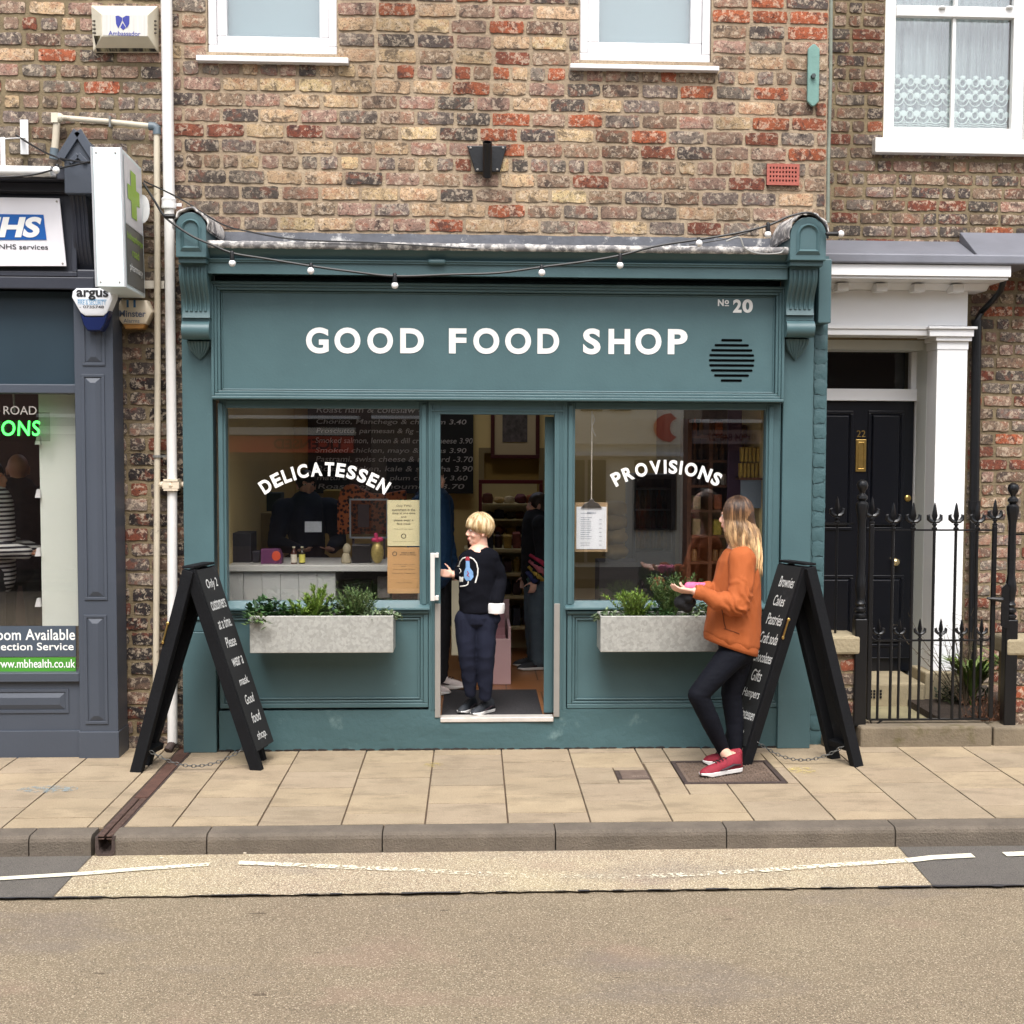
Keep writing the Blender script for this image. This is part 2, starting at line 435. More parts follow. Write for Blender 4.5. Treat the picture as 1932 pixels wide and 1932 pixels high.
# worn white bay lines
def wornwhite():
    m, t, b, o = nt('worn_road_paint'); p = pos(t); n = noi(t, p, 45, 5, .8)
    at = nd(t, 'ShaderNodeAttribute', attribute_name='tint')
    c = ramp(t, n, [(.3, lin(190, 178, 146)), (.5, lin(226, 220, 196))])
    t.links.new(c, b.inputs['Base Color']); b.inputs['Roughness'].default_value = .8
    mu = nd(t, 'ShaderNodeMath', operation='GREATER_THAN'); sb = nd(t, 'ShaderNodeMath', operation='ADD')
    t.links.new(n, sb.inputs[0]); sp = nd(t, 'ShaderNodeSeparateColor'); t.links.new(at.outputs['Color'], sp.inputs[0]); t.links.new(sp.outputs[0], sb.inputs[1])
    t.links.new(sb.outputs[0], mu.inputs[0]); mu.inputs[1].default_value = 1
    t.links.new(mu.outputs[0], b.inputs['Alpha']); return m
PAINT = wornwhite()
def line(pxs, w, keep):
    mb = MB(); P = [G(x, y, ZR) for x, y in pxs]; seg = []
    for a, b2 in zip(P, P[1:]):
        for k in range(20): seg.append(a.lerp(b2, k/20))
    seg.append(P[-1])
    for i, (a, b2) in enumerate(zip(seg, seg[1:])):
        kk = keep(i/len(seg)) if callable(keep) else keep
        mb.c = (kk, kk, kk, 1)
        mb.quad((a.x, a.y-w/2, ZR+.010), (b2.x, b2.y-w/2, ZR+.010), (b2.x, b2.y+w/2, ZR+.010), (a.x, a.y+w/2, ZR+.010))
    tag(mb.build('road_marking', PAINT), kind='structure')
line([(-400, 1690), (0, 1661), (165, 1651)], .055, .85); line([(165, 1651), (260, 1643), (395, 1634)], .055, lambda u: .60-.06*u)
line([(450, 1631), (600, 1637), (800, 1646), (1000, 1656)], .06, lambda u: .55-.12*u)
line([(1000, 1656), (1200, 1658), (1400, 1648)], .065, lambda u: .40+.08*u); line([(1400, 1648), (1550, 1637), (1708, 1627)], .06, lambda u: .47+.1*u)
line([(1710, 1627), (1760, 1621), (1836, 1617)], .07, .8); line([(1895, 1615), (2300, 1600)], .07, .8)
# kerb stones with a rounded nose
KERB = pm('kerb_concrete', (102, 93, 82), .9, .22, 5, .8, 90, dirt=((80, 70, 62), 80, .55))
mb = MB(); xk = G(398-12, 1590, -.05).x; xj = G(721, 1590, -.05).x; L = 1.28*(xj-xk)/(xj-xk)
pitch = G(1049, 1590, -.05).x-xj
k0 = xj-6*pitch
for i in range(14):
    a = k0+i*pitch; b2 = a+pitch
    prof = [(YK+.15, ZR-.1), (YK-.012, ZR-.1), (YK-.010, -.03), (YK-.004, -.014), (YK+.008, -.004), (YK+.024, 0), (YK+.15, 0)]
    segs = [(a+.003, b2-.003)]
    dl, dr = G(167, 1600, -.05).x, G(207, 1600, -.05).x
    if a < dl < b2: segs = [(a+.003, dl), (dr, b2-.003)]
    for s0, s1 in segs: mb.prism(prof, 'x', s0, s1)
tag(mb.build('kerb', KERB, bevel=.003), kind='structure')
# paving flags
def flag_mat():
    m, t, b, o = nt('buff_paving'); a = nd(t, 'ShaderNodeAttribute', attribute_name='tint'); p = pos(t)
    n = noi(t, p, 4, 6, .65); n2 = noi(t, p, 120, 3, .7); n3 = noi(t, p, 1.6, 5, .6)
    c = mixc(t, ramp(t, n, [(.35, g(.30)), (.6, g(0))]), a.outputs['Color'], lin(120, 104, 84))
    c = mixc(t, ramp(t, n3, [(.4, g(.22)), (.6, g(0))]), c, lin(134, 122, 104))
    c = mixc(t, ramp(t, n2, [(.4, g(.3)), (.5, g(0))]), c, lin(100, 86, 70)); c = mixc(t, ramp(t, noi(t, p, 22, 4, .5), [(.70, g(0)), (.73, g(.5))]), c, lin(84, 74, 64)); c = mixc(t, ramp(t, noi(t, pos(t, (1, 2, 1)), 2.6, 6, .7), [(.38, g(.4)), (.5, g(0))]), c, lin(110, 98, 80))
    t.links.new(c, b.inputs['Base Color']); b.inputs['Roughness'].default_value = .88; b.inputs['Specular IOR Level'].default_value = .3
    bump(t, b, n2, .4, .004); return m
FLAG = flag_mat()
xb = G(801, 1560, 0).x; fw = (G(1116, 1556, 0).x-xb)/2; fd = .40
holes = []
def hol(px0, py0, px1, py1):
    a, b2 = G(px0, py0, 0), G(px1, py1, 0); return (a.x, b2.x, b2.y, a.y)
mh = (G(1263, 1436, 0), G(1443, 1434, 0), G(1490, 1477, 0), G(1290, 1477, 0))
MH = (mh[0].x*.5+mh[3].x*.5, mh[1].x*.5+mh[2].x*.5, mh[2].y, mh[0].y)
SP = hol(1158, 1453, 1230, 1470)
dxa, dxb = (G(310, 1438, 0).x+G(172, 1590, 0).x)/2, (G(338, 1438, 0).x+G(212, 1590, 0).x)/2
DR = (dxa, dxb, YK-.02, .2)
mb = MB()
for i in range(-11, 12):
    xa, x2 = xb+i*fw, xb+(i+1)*fw
    off = (.5 if i % 2 else 0)*fd+random.uniform(-.05, .05)
    ys = [YK+.155]; y = YK+.155+off
    while y < .95:
        if y-ys[-1] > .06: ys.append(y)
        y += fd
    ys.append(1.0)
    for y0, y1 in zip(ys, ys[1:]):
        rect = [(xa, x2, y0, y1)]
        for h in (MH, SP, DR):
            new = []
            for (a, b2, c, d) in rect:
                if h[1] <= a or h[0] >= b2 or h[3] <= c or h[2] >= d: new.append((a, b2, c, d)); continue
                if h[0] > a: new.append((a, h[0], c, d))
                if h[1] < b2: new.append((h[1], b2, c, d))
                a2, b3 = max(a, h[0]), min(b2, h[1])
                if h[2] > c: new.append((a2, b3, c, h[2]))
                if h[3] < d: new.append((a2, b3, h[3], d))
            rect = new
        base = random.choice([(161, 145, 121), (166, 149, 123), (157, 142, 120), (168, 151, 124), (160, 144, 122), (163, 146, 122)]); j = random.uniform(.94, 1.05)
        mb.c = tuple(c*j for c in lin(*base)[:3])+(1,)
        dz = random.uniform(-.0015, .0015)
        for (a, b2, c, d) in rect:
            if b2-a > .02 and d-c > .02: mb.box(a+.0045, b2-.0045, c+.0065, d-.0065, -.05, dz)
mb.c = None
tag(mb.build('pavement', FLAG, bevel=.002), kind='structure')
mb = MB(); mb.box(-8, 8, YK+.15, 1.2, -.1, -.009); tag(mb.build('paving_bed', pm('joint_dirt', (86, 70, 54), .95, .3, 12, .5, 60)), kind='structure')
# old chalk and paint marks on the flags
for (a, b2, c, d, col) in ((1480, 1448, 1545, 1460, (206, 186, 110)), (800, 1440, 836, 1448, (196, 176, 110)), (40, 1484, 140, 1496, (140, 156, 160))):
    p, q = G(a, b2, 0), G(c, d, 0); mb = MB(); n = 26; cx, cy, rx, ry = (p.x+q.x)/2, (p.y+q.y)/2, (q.x-p.x)/2, (p.y-q.y)/2
    mb.quad(*[(cx+rx*math.cos(2*PI*k/n)*(1+.5*noise.noise(V(k, a, 0))), cy+ry*math.sin(2*PI*k/n)*(1+.5*noise.noise(V(k, a, 5))), .004) for k in range(n)])
    mt = pm('ground_spray_%d' % a, col, .9, .1, 20, .2)
    n_ = mt.node_tree; bs = [x for x in n_.nodes if x.type == 'BSDF_PRINCIPLED'][0]; nn = noi(n_, pos(n_), 30, 5, .8)
    rr = ramp(n_, nn, [(.48, g(0)), (.56, g(.6))]); n_.links.new(rr, bs.inputs['Alpha'])
    tag(mb.build('pavement_marking', mt), kind='structure')
# access cover, small cover, drain channel
x0, x1, y0, y1 = MH
t = thing('access_cover', (x0, y0, 0), "rusty square tread-plate access cover under the woman's trainers", 'manhole cover')
f = MB(); f.frame(x0, x1, 0, 0, 0, 0, 0) if False else None
f = MB(); w = .03
f.box(x0+.003, x1-.003, y0+.003, y0+w, -.04, .003).box(x0+.003, x1-.003, y1-w, y1-.003, -.04, .003).box(x0+.003, x0+w, y0+w, y1-w, -.04, .003).box(x1-w, x1-.003, y0+w, y1-w, -.04, .003)
f.build('frame', RUST, t, bevel=.002)
f = MB(); f.box(x0+w+.004, x1-w-.004, y0+w+.004, y1-w-.004, -.03, -.004)
nx_, ny_ = 22, 14
for i in range(nx_):
    for j in range(ny_):
        cx = x0+w+.02+(x1-x0-2*w-.04)*(i+.5)/nx_; cy = y0+w+.02+(y1-y0-2*w-.04)*(j+.5)/ny_
        if (i+j) % 2: f.box(cx-.011, cx+.011, cy-.004, cy+.004, -.0045, .002)
        else: f.box(cx-.004, cx+.004, cy-.012, cy+.012, -.0045, .002)
f.build('plate', pm('tread_iron', (112, 96, 84), .7, .2, 10, .4, 80, metal=.2), t)
x0, x1, y0, y1 = SP
t = thing('stopcock_cover', (x0, y0, 0), 'small rectangular iron cover set in the flags left of the big access cover', 'manhole cover')
MB().box(x0+.004, x1-.004, y0+.004, y1-.004, -.04, -.001).build('frame', RUST, t)
f = MB(); f.box(x0+.03, x1-.012, y0+.012, y1-.012, -.001, .003); f.build('plate', pm('grey_iron', (104, 88, 78), .7, .2, 14, .4, 80), t, bevel=.002)
f = MB(); put_text(f, 'WATER', (x0+.09, y0+.045, .0045), (.1, 0, 0), (0, .03, 0), 0); f.build('lettering', pm('worn_iron', (150, 136, 120), .6, .1, 9, 0), t)
x0, x1, y0, y1 = DR; ym = y0+(0.2-y0)*.36
t = thing('drain_channel', (x0, YK, 0), 'rust brown iron drain channel crossing the pavement from the white downpipe', 'drain')
xm = (x0+x1)/2
def trough(p, q, x, y): return None
f = MB()      # cast channel: U section carried through the kerb
U = [(x0, -.004), (x0, -.085), (x0+.02, -.115), (x1-.02, -.115), (x1, -.085), (x1, -.004), (x1-.014, -.004), (x1-.018, -.07), (x1-.034, -.092), (x0+.034, -.092), (x0+.018, -.07), (x0+.014, -.004)]
f.prism(U, 'y', YK-.018, .1); f.build('channel', RUST, t)
f = MB()
sl = (x1-x0-.028)*.42
ny_ = 30
for i in range(ny_):
    a = YK-.01+(ym-YK)*i/ny_; b2 = YK-.01+(ym-YK)*(i+.62)/ny_
    f.box(x0+.013, x0+.013+sl, a, b2, -.012, .003); f.box(x1-.013-sl, x1-.013, a, b2, -.012, .003)
f.box(x0+.013, x0+.013+sl, YK-.01, ym, -.018, -.004).box(x1-.013-sl, x1-.013, YK-.01, ym, -.018, -.004)
f.build('grating', pm('brown_iron', (92, 72, 64), .7, .25, 20, .5, 80, metal=.2), t)
f = MB(); f.box(x0+.012, x1-.012, ym+.01, .1, -.02, .001); f.build('cover_plate', pm('rust_brown_iron', (84, 58, 48), .75, .25, 14, .6, 80, dirt=((120, 96, 80), 5, .62)), t)
# litter in the gutter
def lump(mb, c, r, seed):
    k = len(mb.v); mb.ell(c, r, 10, 6)
    for i in range(k, len(mb.v)):
        mb.v[i] = Vector(c)+(mb.v[i]-Vector(c))*(1+.35*noise.noise(mb.v[i]*60+V(seed, 0, 0)))
p = G(1484, 1597, ZR); f = MB(); f.cap((p.x-.035, p.y, ZR+.018), (p.x+.03, p.y+.01, ZR+.024), .012, .012, 8); f.cap((p.x-.03, p.y+.02, ZR+.016), (p.x+.04, p.y+.025, ZR+.018), .009, .011, 8)
tag(f.build('crumpled_wrapper', pm('tan_wrapper', (190, 162, 112), .5, .3, 60, .8, 90), smooth=True), 'crumpled tan wrapper lying in the gutter below the kerb on the right', 'litter')
p = G(325, 1611, ZR); f = MB(); f.box(p.x-.035, p.x+.03, p.y-.01, p.y+.012, ZR+.005, ZR+.02)
tag(f.build('cardboard_scrap', pm('scrap_card', (150, 118, 84), .8, .2, 30, .6), bevel=.005), 'flat brown cardboard scrap in the gutter left of the doorway', 'litter')
for (px, py, s) in ((305, 1622, .008), (311, 1627, .006), (228, 1613, .008), (462, 1613, .008), (1214, 1596, .008), (1238, 1597, .009), (1336, 1598, .007), (1406, 1595, .006), (3, 1614, .016), (1520, 1594, .006)):
    p = G(px, py, ZR); f = MB(); lump(f, (p.x, p.y, ZR+.006+s*.4), (s*1.2, s, s*.6), px)
    tag(f.build('pebble', pm('pale_pebble', (196, 184, 164), .8, .1, 30, .3), smooth='all'), 'pale bit of stone lying in the gutter by the kerb', 'pebble', 'bits of stone in the gutter')
# ------------------------------------------------------------------ delicatessen building
YB = .13                                       # brick face
zc0 = R(400, 462, 1484, 530, -.1)[3]           # top of the cornice
BX0 = W(316, 600, YB).x; BX1 = W(1556, 500, YB).x
t = SHOP = thing('shop_building', ((BX0+BX1)/2, 0, 0), 'teal painted delicatessen shopfront under a mottled brick upper storey', 'building')
ox0 = W(404, 900, 0).x; ox1 = W(1474, 900, 0).x    # shopfront opening
UW = []
for (a, b2, c, d, gx0, gx1, gy, sx0, sx1, sy0, sy1) in ((393, 0, 637, 104, 430, 602, 77, 370, 657, 103, 117), (1093, 0, 1340, 119, 1130, 1298, 91, 1076, 1357, 119, 131)):
    x0, x1, z0, _ = R(a, b2, c, d, YB+.05); UW.append((x0, x1, z0, z0+1.62, gx0, gx1, gy, sx0, sx1, sy0, sy1))
hl = [(u[0], u[1], u[2], u[3]) for u in UW]
core = MB(); opening = (ox0-.02, ox1+.02, -.2, zc0-.02)
slab_with_holes(core, BX0, BX1, -.2, 7.2, YB+.004, YB+.34, hl+[opening])
core.build('wall', MORT, SHOP)
def wshop(x, z):
    d = math.hypot((x+.35)/1.15, (z-4.05)/.85)
    if d < 1: return dict(grey=3.4, pink=3, cream=5, buff=2.6, orange=1.8, tan=3, dark=1.8, red=.5)
    if x > 1.1: return dict(grey=5, pink=5, orange=2.2, dark=2, tan=3, red=1.6, cream=1.6, brown=2)
    return dict(grey=7, pink=5, dark=3, orange=1.6, tan=2, red=1.3, cream=1.8, brown=2)
br = MB(); bricks(br, BX0, BX1, zc0-.1, 6.9, YB, wshop, holes=hl, hrow=6, zoff=.02)
bricks(br, BX0, W(349, 1000, YB).x, 0, zc0-.12, YB, lambda x, z: dict(dark=4, black=4, brown=2), hrow=0, mixh=.5, gap=.016)
bw = br.build('brickwork', BRK, SHOP, smooth=True)
# side and rear shell; upper storey cut short, roof opening added to brighten the room
YRR = 1.55; HS = 3.1
f = MB(); f.box(BX0, BX0+.1, YB+.345, 4.6, -.2, HS).box(BX0, BX0+.1, YB+.345, YRR, HS, 7.2).box(BX1-.3, BX1-.006, YB+.345, 4.6, -.2, HS).box(BX1-.3, BX1-.006, YB+.345, YRR, HS, 7.2).box(BX0, BX1, 4.6, 4.7, -.2, HS).box(BX0+.101, BX1-.301, YRR-.1, YRR, HS+.1, 7.2).box(BX0, BX1, YB, YRR, 7.2, 7.3)
f.build('side_wall', MORT2, SHOP)
GRG = pm('sky_reflection_voile', (112, 138, 144), .8, .05, 2, 0)  # voile tinted to carry the pale sky reflection of the upper panes
for u in UW:
    x0, x1, z0, z1, gx0, gx1, gy, sx0, sx1, sy0, sy1 = u
    a, b2, zg, _ = R(gx0, 0, gx1, gy, YB+.09)
    f = MB(); f.frame(x0+.002, x1-.002, z0+.002, z1, .052, YB+.03, YB+.12)
    w1 = (a-x0)-.052; f.frame(x0+.056, x1-.056, z0+.056, z1-.05, w1-.006, YB+.05, YB+.115)
    ww = f.build('window', UPVC, SHOP, bevel=.006)
    MB().box(x0+.1, x1-.1, YB+.085, YB+.091, z0+.09, z1-.1).build('pane', GL, ww)
    f = MB(); f.box(x0+.04, x1-.04, YB+.16, YB+.165, z0+.02, z1); f.build('blind', GRG, ww)
    a, b2, c, d = R(sx0, sy0, sx1, sy1, YB-.06)
    f = MB(); f.prism([(YB+.04, c), (YB-.065, c), (YB-.065, d-.012), (YB+.04, d+.004)], 'x', a, b2); f.build('sill', UPVC, ww, bevel=.004)
# fascia -----------------------------------------------------------------
YF = -.02
x0, x1, z0, z1 = R(400, 537, 1478, 757, YF)
f = MB(); f.box(x0, x1, YF, .12, z0, z1+.0); f.box(x0, x1, .10, .125, z1+.001, z1+.07)
FAS = f.build('fascia', TEAL, SHOP, bevel=.003)
f = MB(); w = .018
for k in range(3):
    f.frame(x0+.004+k*w, x1-.004-k*w, z0+.004+k*w, z1-k*w, w, YF-.060+k*.012, YF)
f.frame(x0+.06, x1-.06, z0+.06, z1-.056, .010, YF-.012, YF)
f.build('fascia_moulding', TEAL, FAS, bevel=.004)
YT = YF-.004
for word in ((('G', 577.3, 620), ('O', 631, 680), ('O', 693, 741.5), ('D', 755, 799.7)), (('F', 847, 880), ('O', 893, 942), ('O', 953, 1002), ('D', 1014, 1055)), (('S', 1100, 1133), ('H', 1148, 1189), ('O', 1199, 1248), ('P', 1260, 1297))):
    f = MB()
    for ch, a, b2 in word:
        dy = (a-577)*.0035
        ptext(f, ch, a, 618.5+dy-(.8 if ch in 'GOS' else 0), b2, 666+dy+(.8 if ch in 'GOS' else 0), YT, .035)
    f.build('shop_name_lettering', TXW, FAS)
f = MB()
for ch, a, b2, c, d in (('N', 1354.4, 564.8, 1365.6, 577.5), ('o', 1367.2, 566, 1375.4, 574), ('2', 1383, 564.8, 1399.3, 590), ('0', 1400.6, 564.6, 1420.4, 590.2)):
    ptext(f, ch, a, b2, c, d, YT, .04)
ptext(f, '-', 1367.2, 575.8, 1375.4, 577.6, YT)
f.build('number_lettering', TXW, FAS)
f = MB()
for i, (a, b2) in enumerate(((490, 678), (430, 737), (400, 768), (383, 783), (379, 788), (383, 783), (397, 770), (426, 737), (485, 675))):
    y = (1270+45*i)*.2111+373.8; a, b2, c, d = R(a*.2111+1257.3, y-2.2, b2*.2111+1257.3, y+2.2, YF)
    n = 8; r = (d-c)/2
    f.prism([(a+r+r*math.cos(PI/2+PI*k/n), (c+d)/2+r*math.sin(PI/2+PI*k/n)) for k in range(n+1)]+[(b2-r+r*math.cos(-PI/2+PI*k/n), (c+d)/2+r*math.sin(-PI/2+PI*k/n)) for k in range(n+1)], 'y', YF-.003, YF+.0)
f.build('vent_slot', pm('slot_black', (4, 5, 6), .95, 0, 5, 0, spec=.05), FAS)
# cornice
x0, x1, _, z1 = R(389, 466, 1489, 520, -.24); zb = R(389, 466, 1489, 520, -.24)[2]
h = z1-zb
prof = [(.12, zb+.012), (-.16, zb+.012), (-.17, zb), (-.20, zb), (-.20, zb+h*.38), (-.215, zb+h*.40), (-.215, zb+h*.44), (-.225, zb+h*.47), (-.225, zb+h*.51), (-.20, zb+h*.53), (-.215, zb+h*.64), (-.245, zb+h*.78), (-.27, zb+h*.86), (-.27, z1), (.12, z1+.02)]
f = MB(); f.prism(prof, 'x', x0, x1); CORN = f.build('cornice', TEAL, SHOP, smooth=True)
def sheetx(mb, x0, x1, prof, n, amp, seed, th=.006):
    """bent lead sheet following a profile (y,z), wrinkled"""
    m_ = len(prof); pts = []
    for i in range(n+1):
        for j, (y, z) in enumerate(prof):
            q = noise.noise(V(i*.9, j*2.2, seed))*amp; pts.append((x0+(x1-x0)*i/n, y-q*.6, z+q))
    i0 = mb.av(pts); i1 = mb.av([(p[0], p[1]+th, p[2]-th*.5) for p in pts])
    for i in range(n):
        for j in range(m_-1):
            k = i*m_+j; mb.af(i0+k, i0+k+1, i0+k+m_+1, i0+k+m_); mb.af(i1+k, i1+k+m_, i1+k+m_+1, i1+k+1)
        for j in (0, m_-1):
            k = i*m_+j; mb.af(i0+k, i0+k+m_, i1+k+m_, i1+k)
za = R(410, 436, 1470, 455, .1)
f = MB(); sheetx(f, x0+.0, x1-.0, [(-.280, z1-.030), (-.290, z1-.014), (-.290, z1+.004), (-.278, z1+.014), (-.24, z1+.012)], 110, .005, 3, .004)
f.build('lead_flashing', LEADM, CORN, smooth='all')
f = MB(); sheetx(f, x0+.0, x1-.0, [(-.25, z1+.006), (-.12, z1+.012), (YB-.05, z1+.030), (YB-.026, z1+.04), (YB-.026, z1+.125)], 80, .006, 5)
f.build('lead_upstand', LEADU, CORN, smooth=True)
x0c, x1c, z0c, z1c = R(812, 488, 836, 497, -.235); f = MB(); f.cap((x0c, -.226, z0c+.012), (x1c, -.226, z0c+.012), .018, .018); f.build('knot', TEAL, CORN, smooth=True)
# corbels
def corbel(cx0, cx1, cy0, cy1, bx0, bx1, by1, rx0, rx1, ry0, ry1, ly1, yoff):
    YC = -.33
    x0, x1, z0, z1 = R(cx0, cy0, cx1, cy1, YC)
    root = MB(); r = (x1-x0)/2; cx = (x0+x1)/2; n = 14
    arch = lambda r, dz, zb_: [(cx+r, zb_), ]+[(cx+r*math.cos(PI*k/n), z1-r-dz+r*math.sin(PI*k/n)*1.0+dz*.0) for k in range(n+1)]+[(cx-r, zb_)]
    root.prism(arch(r-.01, .01, z0), 'y', YC, 0)
    C = root.build('corbel', TEAL, SHOP, bevel=.004)
    f = MB()  # inner arched rim
    A = arch(r*.62, -r*.0-.0+.05, z0+.035); B = arch(r*.50, .05+r*.1, z0+.055)
    k = len(A); i0 = f.av([(a, YC-.002, b) for a, b in A]+[(a, YC-.016, b) for a, b in B]+[(a, YC-.002, b) for a, b in [((p[0]-cx)*.8+cx, (p[1]-z0)*.86+z0+.02) for p in B]])
    for ring in (0, k):
        for q in range(k):
            l = (q+1) % k; f.af(i0+ring+q, i0+ring+l, i0+ring+k+l, i0+ring+k+q)
    f.build('arched_rim', TEAL, C, smooth=True)
    a, b2, c, d = R(bx0, cy1, bx1, by1, -.2); d = z0-.012
    f = MB(); f.box(x0+.02, x1-.02, YC+.03, 0, z0-.03, z0-.001)
    ns = 16; pf = []
    for k in range(ns+1):
        u = k/ns; y = -.26+.13*(u**.8)-.035*math.sin(u*PI*2)*.9+ .02*math.cos(u*PI); pf.append((y, d-.02-(d-.02-c)*u))
    f.prism([(0, d-.02)]+pf+[(0, c)], 'x', a, b2)
    for q in range(5):
        xq = a+(b2-a)*(.16+.17*q)
        f.tube([(xq, y-.0015, z) for y, z in pf[1:-2]], .0095, 6)
    f.build('fluted_bracket', TEAL, C, smooth=True)
    a, b2, e, g2 = R(rx0, ry0, rx1, ry1, -.15)
    f = MB(); f.box(a+.003, b2-.003, -.13, 0, g2, c-.001)
    rr = (g2-e)/2; f.prism([(-.115+rr*1.05*math.cos(2*PI*k/20), (e+g2)/2+rr*math.sin(2*PI*k/20)) for k in range(20)], 'x', a, b2)
    f.box(a+.006, b2-.006, -.09, 0, e+.004, g2-.004)
    f.build('scroll_roll', TEAL, C, smooth=True)
    f = MB(); zl = R(rx0, ly1-1, rx1, ly1, -.03)[2]; xm = (a+b2)/2; wl = (b2-a)/2-.01
    nl = 12; pts = []
    for k in range(nl+1):
        u = k/nl; pts.append((wl*(1-u**1.8), e-.004-(e-zl)*u, .07*(1-u)+.012))
    for q in range(-3, 4):
        f.tube([(xm+q/3.4*w_*.92, -dd*.75-.012*(1-abs(q)/5), z) for w_, z, dd in pts], [max(.003, w_*.17) for w_, z, dd in pts], 7)
    f.rings([[(xm-w_, 0, z), (xm-w_, -dd*.5, z), (xm, -dd*.85, z), (xm+w_, -dd*.5, z), (xm+w_, 0, z)] for w_, z, dd in [(max(w2, .003), z2, d2) for w2, z2, d2 in pts]])
    f.build('acanthus_leaf', TEAL, C, smooth=True)
    # old lead dressed over the arched top
    f = MB(); nn = 18; m_ = 7; p0 = []
    for k in range(nn+1):
        an = PI*(1.06-1.12*k/nn)
        for j in range(m_):
            y = YC-.012+(YB-.02-YC)*j/(m_-1)*1.0; q = noise.noise(V(k*.8, j*.8, cx))*.018
            rr_ = r+.006+q+(.02*j/(m_-1)); p0.append((cx+rr_*math.cos(an), y, z1-r+rr_*math.sin(an)+.01))
    i0 = f.av(p0); i1 = f.av([(p[0]*1+(.008 if p[0] < cx else -.008), p[1], p[2]-.01) for p in p0])
    for k in range(nn):
        for j in range(m_-1):
            b = k*m_+j; f.af(i0+b, i0+b+1, i0+b+m_+1, i0+b+m_); f.af(i1+b, i1+b+m_, i1+b+m_+1, i1+b+1)
        f.af(i0+k*m_, i0+(k+1)*m_, i1+(k+1)*m_, i1+k*m_)
    f.build('lead_cap', LEADM, C, smooth='all')
    return C
corbel(328, 392, 397, 485, 340, 392, 598, 343, 395, 605, 640, 677, 0)
corbel(1488, 1562, 406, 491, 1488, 1540, 593, 1484, 1537, 604, 636, 678, 0)
# pilasters
for (a, b2) in ((346, 403), (1475, 1531)):
    x0, x1, z0, z1 = R(a, 480, b2, 1424, 0)
    f = MB(); zr = (W(a, 1170, 0).z)
    f.box(x0, x1, 0, .12, zr, z1); f.box(x0-.004, x1+.004, -.008, .12, zr-.075, zr+.0-.001)
    f.box(x0-.012, x1+.008, -.022, .12, .0, zr-.076); f.box(x0-.008, x1+.008, -.02, .12, zr+.004-.002, zr+.02)
    f.build('pilaster', TEAL, SHOP, bevel=.004)
# painted brick edge right of the right pilaster
x0, x1, z0, z1 = R(1531, 500, 1556, 1424, YB-.03)
MB().box(x0, x1+.002, YB-.028, YB+.003, 0, zc0-.02).build('painted_mortar', TEALR, SHOP)
br = MB(); bricks(br, x0, x1, .0, zc0-.04, YB-.03, lambda x, z: dict(grey=1), hrow=0, mixh=.5, L=.3, gap=.007, rough=.008); br.build('painted_brick_edge', TEALR, SHOP, smooth=True)
f = MB(); x0s, x1s, z0s, z1s = R(1540, 491, 1564, 640, -.02); f.box(x0s, x1s, -.08, .09, z0s+.1, z1s); f.build('side_bracket', TEAL, SHOP, bevel=.006)
# plain teal block above, right of the fascia between pilaster and corbel is the pilaster itself
# windows ------------------------------------------------------------------
YG = .09
zrail_t = W(600, 762, 0).z
def shopwin(gx0, gy0, gx1, gy1, fx0, fx1):
    x0, x1, z0, z1 = R(gx0, gy0, gx1, gy1, YG)
    xo0 = W(fx0, 900, 0).x; xo1 = W(fx1, 900, 0).x; zo1 = R(400, 537, 1478, 757, YF)[2]-.001; zo0 = W(966, 1150, 0).z
    f = MB()
    f.box(xo0, x0, .03, .12, zo0, zo1).box(x1, xo1, .03, .12, zo0, zo1).box(x0, x1, .03, .12, z1, zo1)
    f.box(x0-.045, x0-.015, .012, .03, zo0+.03, zo1-.02).box(x1+.015, x1+.045, .012, .03, zo0+.03, zo1-.02)
    w = f.build('shop_window', TEAL, SHOP, bevel=.004)
    f = MB(); f.prism([(.12, zo0), (-.03, zo0), (-.03, zo0+.015), (.085, z0-.0), (.12, z0)], 'x', xo0-.01, xo1+.01); f.build('sill', TEAL, w, bevel=.003)
    MB().box(x0-.004, x1+.004, YG, YG+.008, z0-.004, z1+.004).build('pane', GL, w)
    return w, (x0, x1, z0, z1)
WL, wl = shopwin(430, 771, 792, 1133, 413, 808)
WR, wr = shopwin(1083, 773, 1440, 1133, 1070, 1474)
def arc_text(w, s, cxy, R_, ang, wids, h, kx, name):
    f = MB(); tot = ang; n = len(s)
    Yt = YG-.003
    tw = sum(wids); a = -tot/2; per = tot/tw
    for ch, wd in zip(s, wids):
        am = a+wd*per/2; a += wd*per
        wr_ = wd*per*R_*kx
        if ch == 'I': wr_ = h*.2
        c = V(cxy[0]+R_*math.sin(am), 0, 0); cy = cxy[1]-R_*math.cos(am)
        u = (math.cos(am)*wr_, math.sin(am)*wr_); v = (math.sin(am)*h, -math.cos(am)*h)
        o = (c.x-u[0]/2-v[0]/2, cy-u[1]/2-v[1]/2)
        P0 = W(o[0], o[1], Yt); P1 = W(o[0]+u[0], o[1]+u[1], Yt); P2 = W(o[0]+v[0], o[1]+v[1], Yt)
        put_text(f, ch, P0, P1-P0, P2-P0, .038)
    f.build(name, TXW, w)
arc_text(WL, 'DELICATESSEN', (407.8+.2181*938, 747.6+.2181*(630+953)), 953*.2181, math.radians(71.5), [1.12, .98, .82, .46, 1.12, 1.22, .98, .94, .96, .96, .94, 1.12], 26, .80, 'window_lettering')
arc_text(WR, 'PROVISIONS', (1060.2+.2181*905, 747.6+.2181*(610+936)), 936*.2181, math.radians(60.5), [.92, 1.02, 1.22, 1.12, .44, .84, .44, 1.22, 1.16, .84], 26, .82, 'window_lettering')
